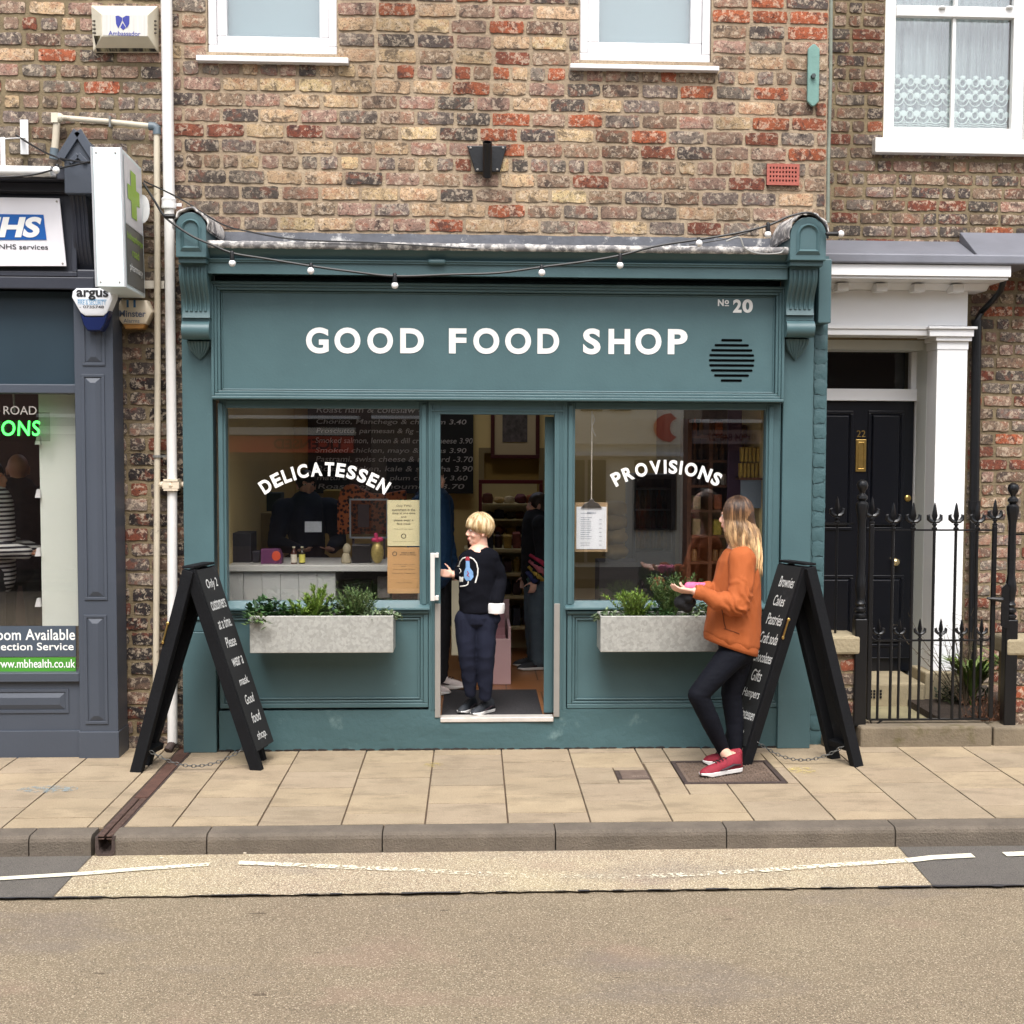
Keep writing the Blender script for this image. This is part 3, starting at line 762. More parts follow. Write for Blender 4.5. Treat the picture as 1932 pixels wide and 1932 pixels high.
# stallriser panels
def panel(px0, px1):
    x0, x1, z0, z1 = R(px0, 1151, px1, 1337, 0)
    f = MB(); f.box(x0, x1, .035, .12, z0, z1-.002)
    q = f.build('stallriser', TEAL, SHOP, bevel=.003)
    f = MB(); f.frame(x0+.002, x1-.002, z0+.002, z1-.003, .030, .012, .035)
    f.frame(x0+.034, x1-.034, z0+.034, z1-.035, .016, .018, .035); f.frame(x0+.056, x1-.056, z0+.056, z1-.057, .012, .022, .035)
    f.box(x0-.004, x1+.004, -.008, .034, z1-.022, z1-.0035); f.build('panel_moulding', TEAL, q, bevel=.004)
panel(413, 808); panel(1070, 1474)
# masonry plinth, lumpy
x0 = W(413, 1380, 0).x; x1 = W(1474, 1380, 0).x; z1 = W(966, 1339, 0).z; m_ = 8
a_, b_ = W(831, 1355, 0).x, W(1045, 1355, 0).x; f = MB()
for (s0, s1, zt_, n) in ((x0, a_, z1, 26), (a_, b_, W(940, 1357, 0).z-.02, 16), (b_, x1, z1, 28)):
    pts = []
    for j in range(m_+1):
        for i in range(n+1):
            x = s0+(s1-s0)*i/n; z = zt_*j/m_; q = noise.noise(V(x*1.6, z*3.5, 2))*.010+noise.noise(V(x*5, z*16, 5))*.004
            pts.append((x, .010+q, z if j else -.01+.01*noise.noise(V(x*9, 0, 0))))
    i0 = f.av(pts)
    for j in range(m_):
        for i in range(n): k = i0+j*(n+1)+i; f.af(k, k+1, k+n+2, k+n+1)
    f.quad((s0, .014, zt_), (s1, .014, zt_), (s1, .12, zt_), (s0, .12, zt_))
f.build('plinth', TEALR, SHOP, smooth=True)
f = MB()
for k in range(60):
    x = x0+(x1-x0)*k/60; lump(f, (x+random.uniform(-.02, .02), .012, .004), (.035, .012, .005+.006*random.random()), k)
f.build('plinth_foot', pm('gap_dirt', (34, 30, 28), .95, .2, 20, .4), SHOP, smooth='all')
# door frame
ZF = W(940, 1357, 0).z                          # shop floor level
x0, x1, z0, z1 = R(831, 782, 1045, 1352, .03)
xo0, xo1 = W(808, 1000, 0).x, W(1070, 1000, 0).x; zo1 = R(400, 527, 1478, 757, YF)[2]-.001; zb_ = W(940, 1339, 0).z
f = MB(); f.box(xo0+.001, x0, .012, .12, zb_-.03, zo1).box(x1, xo1-.001, .012, .12, zb_-.03, zo1).box(x0, x1, .012, .12, z1, zo1)
for a in (xo0+.018, xo0+.034, xo1-.05, xo1-.03): f.box(a, a+.007, .004, .012, zb_, zo1-.02)
f.box(xo0+.02, xo1-.02, .003, .0119, z1+.018, z1+.03)
DF = f.build('door_frame', TEAL, SHOP, bevel=.003)
f = MB(); f.box(x0, x1, -.004, .10, ZF-.018, ZF+.012); f.build('threshold', pm('worn_alu', (206, 200, 192), .4, .12, 8, .2, 60, metal=.2), DF, bevel=.004)
for a, b2 in ((820.5, 831), (1045, 1056)):
    q = R(a, 1139, b2, 1350, 0); f = MB(); f.box(q[0], q[1], .0015, .0115, ZF+.013, q[3]); f.build('kick_strip', STEEL, DF, bevel=.002)
q = R(812.5, 1042, 828, 1132, 0); f = MB()
f.box(q[0], q[0]+.028, -.06, -.045, q[2], q[3])
for z in (q[2]+.002, q[3]-.032): f.box(q[0]+.001, q[1], -.0445, -.038, z, z+.03); f.box(q[1]-.02, q[1], -.038, .0115, z, z+.03)
f.build('pull_handle', pm('pale_alu', (214, 210, 204), .4, .05, 8, 0, metal=.1), DF, bevel=.004)
# inward-opened leaf seen edge on
f = MB(); f.obox((x1+.002, .53, (ZF+z1)/2), (.030, 0, 0), (.030, .39, 0), (0, 0, (z1-ZF)/2-.012))
L_ = f.build('door_leaf', TEAL, SHOP, bevel=.004)
# interior shell
RX0, RX1 = BX0+.32, BX1-.34; YI = 3.95; ZC = ZF+2.62
CREAM = pm('cream_plaster', (206, 184, 128), .85, .05, 1.5, .05)
f = MB(); f.box(RX0, RX1, YI, YI+.1, ZF, ZC).box(RX0-.1, RX0, .48, YI, ZF, ZC).box(RX1, RX1+.03, .48, YI, ZF, ZC)
f.build('interior_wall', CREAM, SHOP)
f = MB(); f.box(RX0-.1, RX1+.03, .48, 1.6, ZC, ZC+.1).box(RX0-.1, RX1+.03, 3.75, YI+.1, ZC, ZC+.1).box(RX0-.1, RX0+.2, 1.6, 3.75, ZC, ZC+.1).box(RX1-.2, RX1+.03, 1.6, 3.75, ZC, ZC+.1); f.build('ceiling', pm('ceiling_white', (200, 194, 180), .9, .04, 2, 0), SHOP)  # unseen ceiling opening, added to let daylight brighten the interior
def wood_floor():
    m, t, b, o = nt('oak_floor'); p = pos(t); br_ = nd(t, 'ShaderNodeTexBrick'); t.links.new(p, br_.inputs[0])
    br_.inputs['Scale'].default_value = 1; br_.inputs['Brick Width'].default_value = .5; br_.inputs['Row Height'].default_value = .5; br_.inputs['Mortar Size'].default_value = .006
    br_.inputs['Color1'].default_value = lin(160, 108, 66); br_.inputs['Color2'].default_value = lin(144, 94, 56); br_.inputs['Mortar'].default_value = lin(70, 44, 26)
    n = noi(t, pos(t, (1, 8, 1)), 6, 5); c = mixc(t, ramp(t, n, [(.35, g(.4)), (.65, g(0))]), br_.outputs[0], lin(120, 78, 46))
    t.links.new(c, b.inputs['Base Color']); b.inputs['Roughness'].default_value = .35; return m
MB().box(RX0-.1, RX1+.03, .125, YI+.1, ZF-.06, ZF-.002).build('interior_floor', wood_floor(), SHOP)
ym_ = G(940, 1306, 0).y; d_ = 2600*(2.02-ZF)/(1306-835)+CAM.y
f = MB(); f.box(x0+.005, x1-.065, .105, d_, ZF-.0015, ZF+.006)
tag(f.build('door_mat', pm('charcoal_mat', (44, 42, 44), .95, .2, 40, .8, 150)), 'dark charcoal mat just inside the shop doorway', 'door mat')
# ------------------------------------------------------------------ pharmacy building
PY = -.14
PH = thing('pharmacy_building', (W(0, 1400, PY).x, 0, 0), 'dark slate grey pharmacy shopfront at the left edge under brickwork', 'building')
PX0 = -6.2; PX1 = BX0-.002
f = MB(); fx1 = W(217, 1000, YB).x; zft = W(60, 330, 0).z
slab_with_holes(f, PX0, PX1, -.2, 7.2, YB+.004, YB+.34, [(PX0-1, fx1-.1, -.3, zft-.1)])
f.build('wall', MORT2, PH)
br = MB(); bricks(br, PX0+1.0, PX1, zft-.04, 6.9, YB, lambda x, z: dict(grey=5, pink=5, orange=1.4, red=1.5, dark=2, tan=3, cream=1.4, brown=2), hrow=5, gap=.026)
bricks(br, fx1-.02, PX1, -.0, zft-.05, YB, lambda x, z: dict(dark=6, black=5, brown=2.2, grey=2.2, red=.6) if z < 2.7 else dict(dark=4, brown=3, grey=3, black=1), hrow=0, mixh=.4, gap=.022, rough=.005)
br.build('brickwork', BRK, PH, smooth=True)
MB().box(PX0, PX1, 4.6, 4.7, -.2, 3.1).box(PX0, PX0+.1, YB+.35, 2, -.2, 7.2).box(PX0+.101, PX1, 1.9, 2.0, 3.2, 7.2).box(PX0, PX1, YB, 2.1, 7.2, 7.3).build('side_wall', MORT2, PH)
def rpanel(mb, x0, x1, z0, z1, y, w=.018, d=.014, fld=.03):
    """moulding frame and raised field standing on plane y"""
    mb.frame(x0, x1, z0, z1, w, y-d*.55, y+.002)
    a, b, c, e = x0+w+.006, x1-w-.006, z0+w+.006, z1-w-.006; s = fld
    i = mb.av([(a, y-.0015, c), (b, y-.0015, c), (b, y-.0015, e), (a, y-.0015, e), (a+s, y-d, c+s), (b-s, y-d, c+s), (b-s, y-d, e-s), (a+s, y-d, e-s)])
    for q in ((0,1,5,4), (1,2,6,5), (2,3,7,6), (3,0,4,7), (4,5,6,7)): mb.af(*[i+k for k in q])
x0, x1, z0, z1 = R(145, 555, 218, 1434, PY)
f = MB(); f.box(x0, x1, PY, .1, z0, z1); zz = R(145, 545, 218, 1380, PY)[2]; f.box(x0-.006, x1+.006, PY-.014, .1, z0, zz)
P_ = f.build('pilaster', SLATE, PH, bevel=.004)
f = MB(); a, b, c, d = R(157, 706, 200, 1132, PY); rpanel(f, a, b, c, d, PY); a, b, c, d = R(160, 1160, 203, 1366, PY); rpanel(f, a, b, c, d, PY)
a, b, c, d = R(155, 600, 198, 690, PY); rpanel(f, a, b, c, d, PY); f.build('raised_panel', SLATE, P_, bevel=.002)
XL = -6.0
xw, _, zs, _ = R(142, 1180, 160, 1285, PY+.06)
f = MB()
a, b, zb1, zt1 = R(0, 1285, 146, 1385, PY+.03); f.box(XL, x0-.001, PY+.03, .1, -.01, zt1)
ST = f.build('stallriser', SLATE, PH, bevel=.004)
f = MB(); xx, b, c, d = R(0, 1300, 130, 1345, PY+.03); rpanel(f, XL+.3, b, c, d, PY+.03); f.build('raised_panel', SLATE, ST)
f = MB(); f.box(XL, x0-.001, PY+.012, PY+.029, -.01, R(0, 1380, 100, 1430, PY)[3]); f.build('kick_board', SLATE, ST, bevel=.003)
a, b, c, d = R(0, 1270, 146, 1287, PY); MB().box(XL, x0-.001, PY-.0, .1, c, d).build('sill', SLATE, PH, bevel=.005)
a, b, c, d = R(0, 725, 146, 742, PY+.03); MB().box(XL, x0-.001, PY+.02, .1, c, d).build('transom', SLATE, PH, bevel=.005)
a, b, zt2, d2 = R(0, 545, 141, 725, PY+.08); DG = pm('dark_film', (40, 56, 66), .35, .1, 2, 0)
MB().box(XL, x0-.001, PY+.08, .1, d, d2-.001).build('upper_panel', DG, PH)
a, b, zg0, zg1 = R(0, 742, 142, 1272, PY+.07)
MB().box(XL, x0-.001, PY+.07, PY+.078, zg0-.01, zg1+.01).build('pane', GL, PH)
# fascia
YPF = PY-.04
a, b, c, d = R(0, 340, 142, 546, YPF); bx = W(142, 500, YPF).x
f = MB(); f.box(XL, bx, YPF, .1, c, d); f.box(XL, bx+.12, YPF-.03, .1, c-.0, c+.075); f.box(XL, bx+.02, YPF-.14, .1, d-.02, d+.06); f.box(XL, bx+.0, YPF-.05, .1, d-.08, d-.021)
PF = f.build('fascia', SLATED, PH, bevel=.006)
f = MB(); a, b, c2, d2 = R(0, 372, 126, 506, YPF-.02); f.frame(XL, b+.06, c2-.05, d2+.05, .03, YPF-.03, YPF); f.build('fascia_moulding', SLATED, PF, bevel=.004)
# corbel of the pharmacy: gabled cap and slim bracket
YQ = -.36
a, b, c, d = R(121, 318, 176, 340, YQ); zt = W(148, 250, YQ).z; zm = W(148, 292, YQ).z
f = MB(); f.prism([(a, c-.08), (b, c-.08), (b, zm), ((a+b)/2, zt), (a, zm)], 'y', YQ, 0)
CB = f.build('corbel', SLATE, PH, bevel=.006)
f = MB(); m_ = (a+b)/2
for s in (-1, 1): f.bar((m_+s*(b-a)*.62, YQ-.01, zm-.03), (m_, YQ-.01, zt+.005), .05, .025, (0, 1, 0)); f.bar((m_+s*(b-a)*.28, YQ-.008, zm-.05), (m_, YQ-.008, zm+.0), .03, .02, (0, 1, 0))
f.build('gable_moulding', SLATE, CB, bevel=.003)
a, b, c, d = R(136, 350, 166, 508, -.25); f = MB(); pf = [(-.33+.2*(k/12)**1.2+.02*math.sin(k/12*6.3), d+(c-d)*k/12) for k in range(13)]
sh = .03; f.prism([(0.05, d)]+pf+[(0.05, c)], 'x', a, b)
for q in range(3): f.tube([(a+(b-a)*(.25+.25*q), y-.001, z) for y, z in pf[:-1]], .007, 6)
f.build('fluted_bracket', SLATED, CB, smooth=True)
a, b, c, d = R(140, 508, 176, 540, -.2); MB().box(a-.01, b+.03, -.2, .0, c, d).build('corbel_foot', SLATED, CB, bevel=.01)
f = MB(); sheetx(f, XL, W(118, 320, -.2).x, [(-.34, R(0,325,1,336,-.3)[3]-.03), (-.33, R(0,325,1,336,-.3)[3]+.0), (YB-.02, R(0,300,1,336,-.3)[3]+.03)], 60, .008, 8)
f.build('lead_flashing', LEADM, PF, smooth='all')
# pharmacy interior
pz0 = .2
f = MB(); f.box(XL, PX1-.05, 3.4, 3.5, pz0, 3.0).box(PX1-.06, PX1-.005, .36, 3.4, pz0, 3.0).box(XL, PX1-.01, .36, 3.5, pz0-.05, pz0)
f.build('interior_wall', pm('maroon_grey', (92, 72, 66), .8, .1, 2, 0), PH)
MB().box(XL, PX1-.01, .1, 2.1, 3.0, 3.05).box(XL, PX1-1.5, 2.1, 3.5, 3.0, 3.05).build('ceiling', MATS['ceiling_white'], PH)  # gap at the unseen rear, added so skylight brightens the pharmacy
a, b, c, d = R(75, 742, 146, 1180, .12)
f = MB(); f.box(W(78, 960, .12).x, b, .10, .16, c, d); t = f.build('display_screen', pm('white_board', (216, 222, 212), .6, .03, .8, 0))
tag(t, 'tall white display board standing inside the right side of the pharmacy window', 'display board')
for y in (830, 930, 1040, 1135, 875):
    f = MB(); x, z = W(75, y, .11).x, W(75, y, .11).z; f.prism([(x-.02, z-.03), (x+.016, z-.03), (x+.01, z+.025), (x-.006, z+.025)], 'y', .07, .1)
    tag(f.build('shelf_clip', UPVC), 'small white clip on the left edge of the white board in the pharmacy window', 'clip', 'clips down the edge of the pharmacy board') if y != 875 else bpy.data.objects.remove(f.build('x', UPVC))
# window vinyl
YV = PY+.064
f = MB(); a, b, c, d = R(0, 1181, 143, 1239, YV+.002); MB().box(XL, b, YV+.002, YV+.004, c, d).build('grey_vinyl', pm('vinyl_grey', (66, 76, 88), .5, .03, 3, 0), PH)
a, b, c, d2 = R(0, 1240.5, 143, 1267, YV+.002); MB().box(XL, b, YV+.002, YV+.004, c, d2).build('green_vinyl', pm('vinyl_green', (70, 140, 44), .5, .06, 3, 0), PH)
f = MB(); x = -52
ptext(f, 'Consultation Room Available', -167, 1187, 141.5, 1208, YV, .012, sp=1.04); ptext(f, 'Blood Pressure Prescription Collection Service', -326, 1213, 139, 1232, YV, .012, sp=1.02); ptext(f, 'www.mbhealth.co.uk', -12, 1244, 142, 1260, YV, .01)
f.build('window_lettering', TXW, PH)
f = MB(); ptext(f, 'THORPE ROAD', -88, 766, 69, 782, YV-.0, .0); f.build('window_lettering', pm('faded_lettering', (150, 144, 138), .6, 0, 3, 0), PH)
# neon
t = thing('neon_sign', W(40, 830, .02), 'green neon sign reading PRESCRIPTIONS hanging in the pharmacy window', 'neon sign')
f = MB(); ptext(f, 'PRESCRIPTIONS', -187, 793, 75, 822, .0, .012, .08, 1.1); f.build('neon_lettering', emi('neon_green', (70, 250, 90), 2.0), t)
a, b, c, d = R(-230, 777, 95, 832, .02); f = MB(); f.box(a, b, .012, .018, c, d); f.build('clear_backing', glass('acrylic', 1.35, .8), t)
f = MB(); a = W(28, 775, .02); f.tube([(a.x, .016, a.z-.01), (a.x-.01, .016, a.z+.18)], .006, 6); f.build('chain', STEEL, t)
# NHS board
YN = YPF-.055
t = thing('nhs_sign', W(60, 503, YN), 'white board with the blue NHS logo on the pharmacy fascia', 'sign')
c0 = [W(-260, 368, YN), W(112, 374, YN), W(125, 502, YN), W(-260, 502, YN)]
f = MB(); i = f.av([(p.x, YN+(0 if k < 2 else -.0), p.z) for k, p in enumerate(c0)]+[(p.x, YN+.012, p.z) for p in c0]);
for q in ((0,1,2,3), (7,6,5,4), (0,4,5,1), (1,5,6,2), (2,6,7,3), (3,7,4,0)): f.af(*[i+k for k in q])
f.build('board', pm('sign_white', (222, 220, 224), .4, .02, 4, 0), t, bevel=.002)
f = MB(); P = lambda x, y, dy: W(x, y, YN-dy)
p4 = [P(-62, 403, .004), P(82, 405, .004), P(88, 452.5, .004), P(-62, 452.5, .004)]; f.quad(*p4); f.build('logo_ground', pm('nhs_blue', (0, 84, 160), .4, .02, 3, 0), t)
f = MB(); o = P(-53, 448, .007); put_text(f, 'NHS', o, P(80, 448, .007)-o, P(-55, 409, .007)-o, .045, .22); f.build('logo_lettering', TXW, t)
f = MB(); ptext(f, 'Providing NHS services', -72, 460.5, 90.5, 473, YN-.003, .008); f.build('lettering', TXB, t)
f = MB()
for (x, y) in ((107, 380), (118, 497)): q = P(x, y, .002); f.ell((q.x, q.y, q.z), (.007, .004, .007), 8, 5)
f.build('fixing_screw', STEEL, t, smooth=True)
# strip lamp over the fascia
t = thing('strip_light', W(40, 332, -.5), 'white tubular strip light on brackets over the pharmacy fascia', 'lamp')
YS = -.42; a, b, c, d = R(0, 313, 97, 332, YS); f = MB(); rz = (d-c)/2; f.tube([(XL, YS, (c+d)/2), (b, YS, (c+d)/2)], rz, 16); f.build('tube', WHITE, t, smooth=True)
f = MB(); q = W(43, 262, YB-.03); f.box(q.x-.015, q.x+.035, YB-.035, YB-.02, W(43, 290, YB).z-.01, W(43, 228, YB).z)
f.bar((q.x+.005, YB-.035, W(43, 262, YB).z), (W(5, 262, YS).x, YS, W(5, 262, YS).z), .03, .006); f.bar((W(5, 262, YS).x, YS, W(5, 262, YS).z+.01), (W(6, 315, YS).x, YS, d-.01), .028, .006, (0, 1, 0))
f.build('bracket', WHITE, t, bevel=.002)
# projecting light box sign
t = thing('projecting_sign', W(225, 560, -.3), 'white projecting box sign with a green cross at the right of the pharmacy', 'sign')
YA, YZ = -.62, .0
A0, A1 = W(172.5, 277, YA), W(228.5, 278, YA); B0, B1 = W(182, 540.5, YA), W(237, 542.5, YA)
C1, D1 = W(268.5, 322, YZ), W(272.5, 563, YZ)
dx = V(C1.x-(A1.x+B1.x)/2, 0, 0)*.0
e = V((C1.x-A1.x+D1.x-B1.x)/2, YZ-YA, 0)
zt, zb = (A0.z+A1.z)/2, (B0.z+B1.z)/2; xl = (A0.x+B0.x)/2; xr = (A1.x+B1.x)/2; tl = .004
f = MB(); F = [V(A0.x, YA, zt), V(A1.x, YA, zt), V(B1.x, YA, zb), V(B0.x, YA, zb)]
i = f.av(F+[p+e for p in F])
for q in ((0,1,2,3), (4,7,6,5), (0,4,5,1), (1,5,6,2), (2,6,7,3), (3,7,4,0)): f.af(*[i+k for k in q])
BXS = f.build('box', pm('sign_box_white', (214, 226, 228), .35, .03, 2, 0), t, bevel=.006)
O = F[2]; U = e; Vv = F[1]-F[2]; N = U.cross(Vv).normalized()
def onface(u, v, d=.003): return O+U*u+Vv*v+N*d*(1 if N.x > 0 else -1)
f = MB(); f.quad(onface(.08, .03), onface(.94, .03), onface(.94, .47), onface(.08, .47)); f.build('grey_panel', pm('panel_grey', (74, 76, 76), .35, .05, 3, 0), t)
f = MB(); f.quad(onface(.08, .475), onface(.94, .475), onface(.94, .97), onface(.08, .97)); f.build('white_panel', pm('panel_white', (212, 212, 216), .3, .03, 3, 0), t)
f = MB(); cu, cv, s, w_ = .50, .72, .165, .085
f.quad(*[onface(cu+a*1.55, cv+b2, .006) for a, b2 in ((-w_, -s*1.05), (w_, -s*1.05), (w_, -.055), (s*1.15, -.055), (s*1.15, .055), (w_, .055), (w_, s*1.05), (-w_, s*1.05), (-w_, .055), (-s*1.15, .055), (-s*1.15, -.055), (-w_, -.055))])
GLM = pm('lime_green', (140, 182, 36), .4, .03, 3, 0); f.build('green_cross', GLM, t)
for s_, a, b2, c, d in (('bishopthorpe', .12, .355, .9, .42), ('road', .34, .255, .68, .32)):
    f = MB(); o = onface(a, b2, .006); put_text(f, s_, o, onface(c, b2, .006)-o, onface(a, d, .006)-o, .014); f.build('green_lettering', GLM, t)
f = MB(); o = onface(.2, .13, .006); put_text(f, 'pharmacy', o, onface(.85, .13, .006)-o, onface(.2, .20, .006)-o, .008); f.build('lettering', TXW, t)
f = MB(); TR = [(A0.x, A1.x, zt-.0, zt-.01)]
for (p, q) in ((F[0], F[3]), (F[1], F[2])): f.tube([p+V(0, -.004, 0), q+V(0, -.004, 0)], .007, 6)
f.build('edge_trim', pm('silver_trim', (176, 178, 180), .35, .05, 3, 0, metal=.3), t)
f = MB()
for u, v in ((.15, .96), (.8, .96), (.15, .035), (.8, .035)):
    p = F[3].lerp(F[2], u).lerp(F[0].lerp(F[1], u), v); f.ell((p.x, YA-.002, p.z), (.006, .003, .006), 8, 4)
f.build('fixing_screw', STEEL, t)
f = MB(); q = W(270, 395, .05); f.lathe([(.0, 0), (.09, 0), (.09, .01), (0, .012)], 0, 0, 20); 
for k in range(len(f.v)): v = f.v[k]; f.v[k] = V(q.x+v.z*0+v.x*.5, .03+v.z, q.z+v.y)
f.build('wall_fixing_disc', WHITE, t, smooth=True)
# alarm boxes
def polyz(pts, Y): return [(W(x, y, Y).x, W(x, y, Y).z) for x, y in pts]
def domed(mb, poly, y0, y1, inset=.85):
    cx = sum(p[0] for p in poly)/len(poly); cz = sum(p[1] for p in poly)/len(poly)
    rs = []
    for y, s in ((y1, 1), (y0+.02, 1), (y0+.006, .965), (y0, inset)): rs.append([(cx+(a-cx)*s, y, cz+(b2-cz)*s) for a, b2 in poly])
    mb.rings(rs)
Ya = -.24
t = thing('alarm_box', W(175, 625, Ya), 'white and navy shield shaped alarm box lettered argus below the box sign', 'alarm box')
f = MB(); domed(f, polyz([(136, 549), (143, 543), (206, 543), (215, 551), (214, 562), (202, 590), (195, 596), (160, 596), (151, 590), (134, 560)], Ya), Ya, PY); f.build('cover', pm('alarm_white', (226, 228, 232), .35, .02, 3, 0), t, smooth=True)
f = MB(); domed(f, polyz([(149, 588), (158, 597.5), (197, 597.5), (206, 586), (198, 612), (190, 624), (164, 624), (156, 612)], Ya+.01), Ya+.01, PY, .9); f.build('strobe_base', pm('navy_plastic', (22, 34, 78), .25, .05, 3, 0), t, smooth=True)
f = MB(); ptext(f, 'argus', 144, 547, 204.5, 566, Ya-.003, .03, sp=1.0); f.build('lettering', TXB, t)
f = MB(); ptext(f, 'FIRE & SECURITY', 147, 566.5, 200, 575, Ya-.003, .0); a, b, c, d = R(146, 565, 201, 566, Ya-.003)
f.quad((a, Ya-.003, c), (b, Ya-.003, c), (b, Ya-.003, d), (a, Ya-.003, d)); f.build('lettering', pm('sky_blue_ink', (88, 150, 190), .5, 0, 3, 0), t)
f = MB(); ptext(f, '- 0735748', 150, 576.5, 196, 581.5, Ya-.003, .01); f.build('lettering', TXB, t)
t = thing('alarm_box', W(250, 620, .0), 'cream hexagonal alarm box lettered Minster Alarms on the dark brick strip', 'alarm box')
Yb_ = .02; f = MB(); domed(f, polyz([(226, 566), (276, 566), (287, 588), (275, 611), (230, 611), (214, 590)], Yb_), Yb_, YB-.01); f.build('cover', pm('cream_plastic', (214, 202, 180), .4, .05, 5, 0), t, smooth=True)
f = MB(); domed(f, polyz([(231, 611.5), (274, 611.5), (270, 620), (235, 620)], Yb_+.01), Yb_+.01, YB-.01, .9); f.build('strobe', pm('amber_plastic', (176, 128, 70), .3, .1, 8, 0), t)
f = MB(); ptext(f, 'Minster', 225, 585.5, 275, 598, Yb_-.003, .02, sp=1.0); ptext(f, 'Alarms', 233, 601.5, 263, 609, Yb_-.003, .0); f.build('lettering', pm('grey_blue_ink', (92, 102, 122), .5, 0, 3, 0), t)
f = MB()
for a, b2 in ((239, 243), (252, 256)): q = R(a, 566, b2, 580, Yb_); f.box(q[0], q[1], Yb_-.004, Yb_, q[2], q[3])
f.build('tower_emblem', pm('emblem_blue', (50, 96, 140), .5, 0, 3, 0), t)
t = thing('alarm_box', W(238, 100, .0), 'stained cream alarm box marked Ambassador high on the brick wall', 'alarm box')
Yc = -.03; f = MB(); o_ = polyz([(175, 14), (300, 15), (300, 100), (179, 100)], YB-.01); i_ = polyz([(192, 27), (279, 28), (279, 68), (192, 69)], Yc)
i = f.av([(a, YB-.01, b2) for a, b2 in o_]+[(a, YB-.05, b2) for a, b2 in o_]+[(a, Yc, b2) for a, b2 in i_])
for r_ in (0, 4):
    for k in range(4): l = (k+1) % 4; f.af(i+r_+k, i+r_+l, i+r_+4+l, i+r_+4+k)
f.af(i+8, i+9, i+10, i+11); f.af(i, i+3, i+2, i+1)
AC = f.build('cover', IVORY, t, bevel=.004)
f = MB(); a, b, c, d = R(193, 28, 278, 67.5, Yc-.001); f.quad((a, Yc-.002, c), (b, Yc-.002, c), (b, Yc-.002, d), (a, Yc-.002, d)); f.build('label_panel', pm('grey_streaked', (196, 194, 188), .5, .1, 3, 0, stretch=(30, 1, 1)), t)
f = MB(); S = lambda x, y: W(x*.3342, y*.3342, Yc-.004)
for pl_ in ([(652, 90), (668, 88), (690, 100), (690, 116), (668, 160), (655, 135)], [(692, 100), (712, 88), (731, 90), (730, 133), (716, 160), (692, 116)], [(692, 128), (711, 156), (696, 170), (679, 155)]): f.quad(*[S(x, y) for x, y in pl_])
ptext(f, 'Ambassador', 204.5, 58.8, 265, 67.3, Yc-.004, .008); f.build('shield_logo', pm('royal_blue', (44, 52, 138), .5, 0, 3, 0), t)
f = MB()
for s_ in (0, 1):
    for k in range(4): q = W((181, 288)[s_], 41+k*7.5, YB-.07); f.box(q.x-.012, q.x+.025, -.0, .06, q.z-.004, q.z+.004) if False else f.ell((q.x+.01*s_, (.045, .045)[s_], q.z), (.022, .006, .006), 8, 5)
f.build('louvre', pm('louvre_dark', (60, 54, 46), .8, 0, 3, 0), t)
f = MB(); q = polyz([(184, 75), (279, 73), (296, 97), (182, 97)], YB-.06)
i = f.av([(q[0][0], Yc+.014, q[0][1]), (q[1][0], Yc+.014, q[1][1]), (q[2][0], YB-.052, q[2][1]), (q[3][0], YB-.052, q[3][1])]); f.af(i, i+1, i+2, i+3)
f.build('grimy_underside', pm('grime', (150, 142, 112), .7, .2, 7, 0, stretch=(14, 1, 1), dirt=((30, 28, 22), 1.3, .40)), t)
# ------------------------------------------------------------------ pipes
def vpipe(mb, pts, r, n=14, Y=None): mb.tube(pts, r, n)
t = thing('downpipe', (W(326, 1405, .03).x, .03, 0), 'white painted cast iron downpipe between the brick strip and the shopfront', 'downpipe')
Yp = .035; a, b = W(313.5, -20, Yp), W(325.5, 1402, Yp); r = .034
f = MB(); f.tube([(a.x, Yp, 7), (W(314, 0, Yp).x, Yp, W(314, 0, Yp).z), (W(319, 380, Yp).x, Yp, W(319, 380, Yp).z)], r*1.05, 18)
f.tube([(W(319, 384, Yp).x, Yp, W(319, 384, Yp).z), (W(325, 915, Yp).x, Yp, W(325, 915, Yp).z), (b.x, Yp, b.z)], r*.93, 18)
f.build('pipe', pm('flaking_white', (218, 216, 212), .5, .04, 3, .1, 40, dirt=((168, 160, 146), 11, .66)), t, smooth=True)
f = MB(); q = W(318.5, 385, Yp); f.lathe([(r*1.3, -.03), (r*1.38, -.02), (r*1.3, 0), (r*1.3, .02), (r*1.4, .03), (r*1.1, .04)], q.x, Yp, 18, q.z); f.box(q.x+.02, q.x+.075, Yp+.02, Yp+.03, q.z-.01, q.z+.01); f.build('collar', WHITE, t, smooth=True)
f = MB(); q = W(325, 915, Yp); f.box(q.x-.052, q.x+.052, Yp-.05, YB-.012, q.z-.022, q.z+.022).box(q.x-.045, q.x+.045, Yp-.054, YB-.012, q.z+.024, q.z+.038).box(q.x-.045, q.x+.045, Yp-.054, YB-.012, q.z-.036, q.z-.024)
for s in (-1, 1): f.ell((q.x+s*.07, Yp+.03, q.z), (.024, .03, .022), 10, 7)
f.ell((q.x, Yp-.052, q.z), (.012, .008, .012), 8, 5); f.build('ornate_bracket', pm('rusty_white', (206, 192, 170), .6, .1, 8, .2, dirt=((170, 112, 60), 22, .62)), t, smooth=True)
f = MB(); f.tube([(b.x, Yp, b.z+.01), (b.x, Yp-.01, .05), (b.x-.02, Yp-.05, .012)], r*.8, 12); f.build('shoe', RUST, t, smooth=True)
t = thing('waste_pipe', (W(298, 1300, .06).x, .06, 0), 'thin cream plastic waste pipe running down beside the white downpipe', 'pipe')
Yq = .06; P = lambda x, y: W(x, y, Yq); f = MB(); r2 = .0225
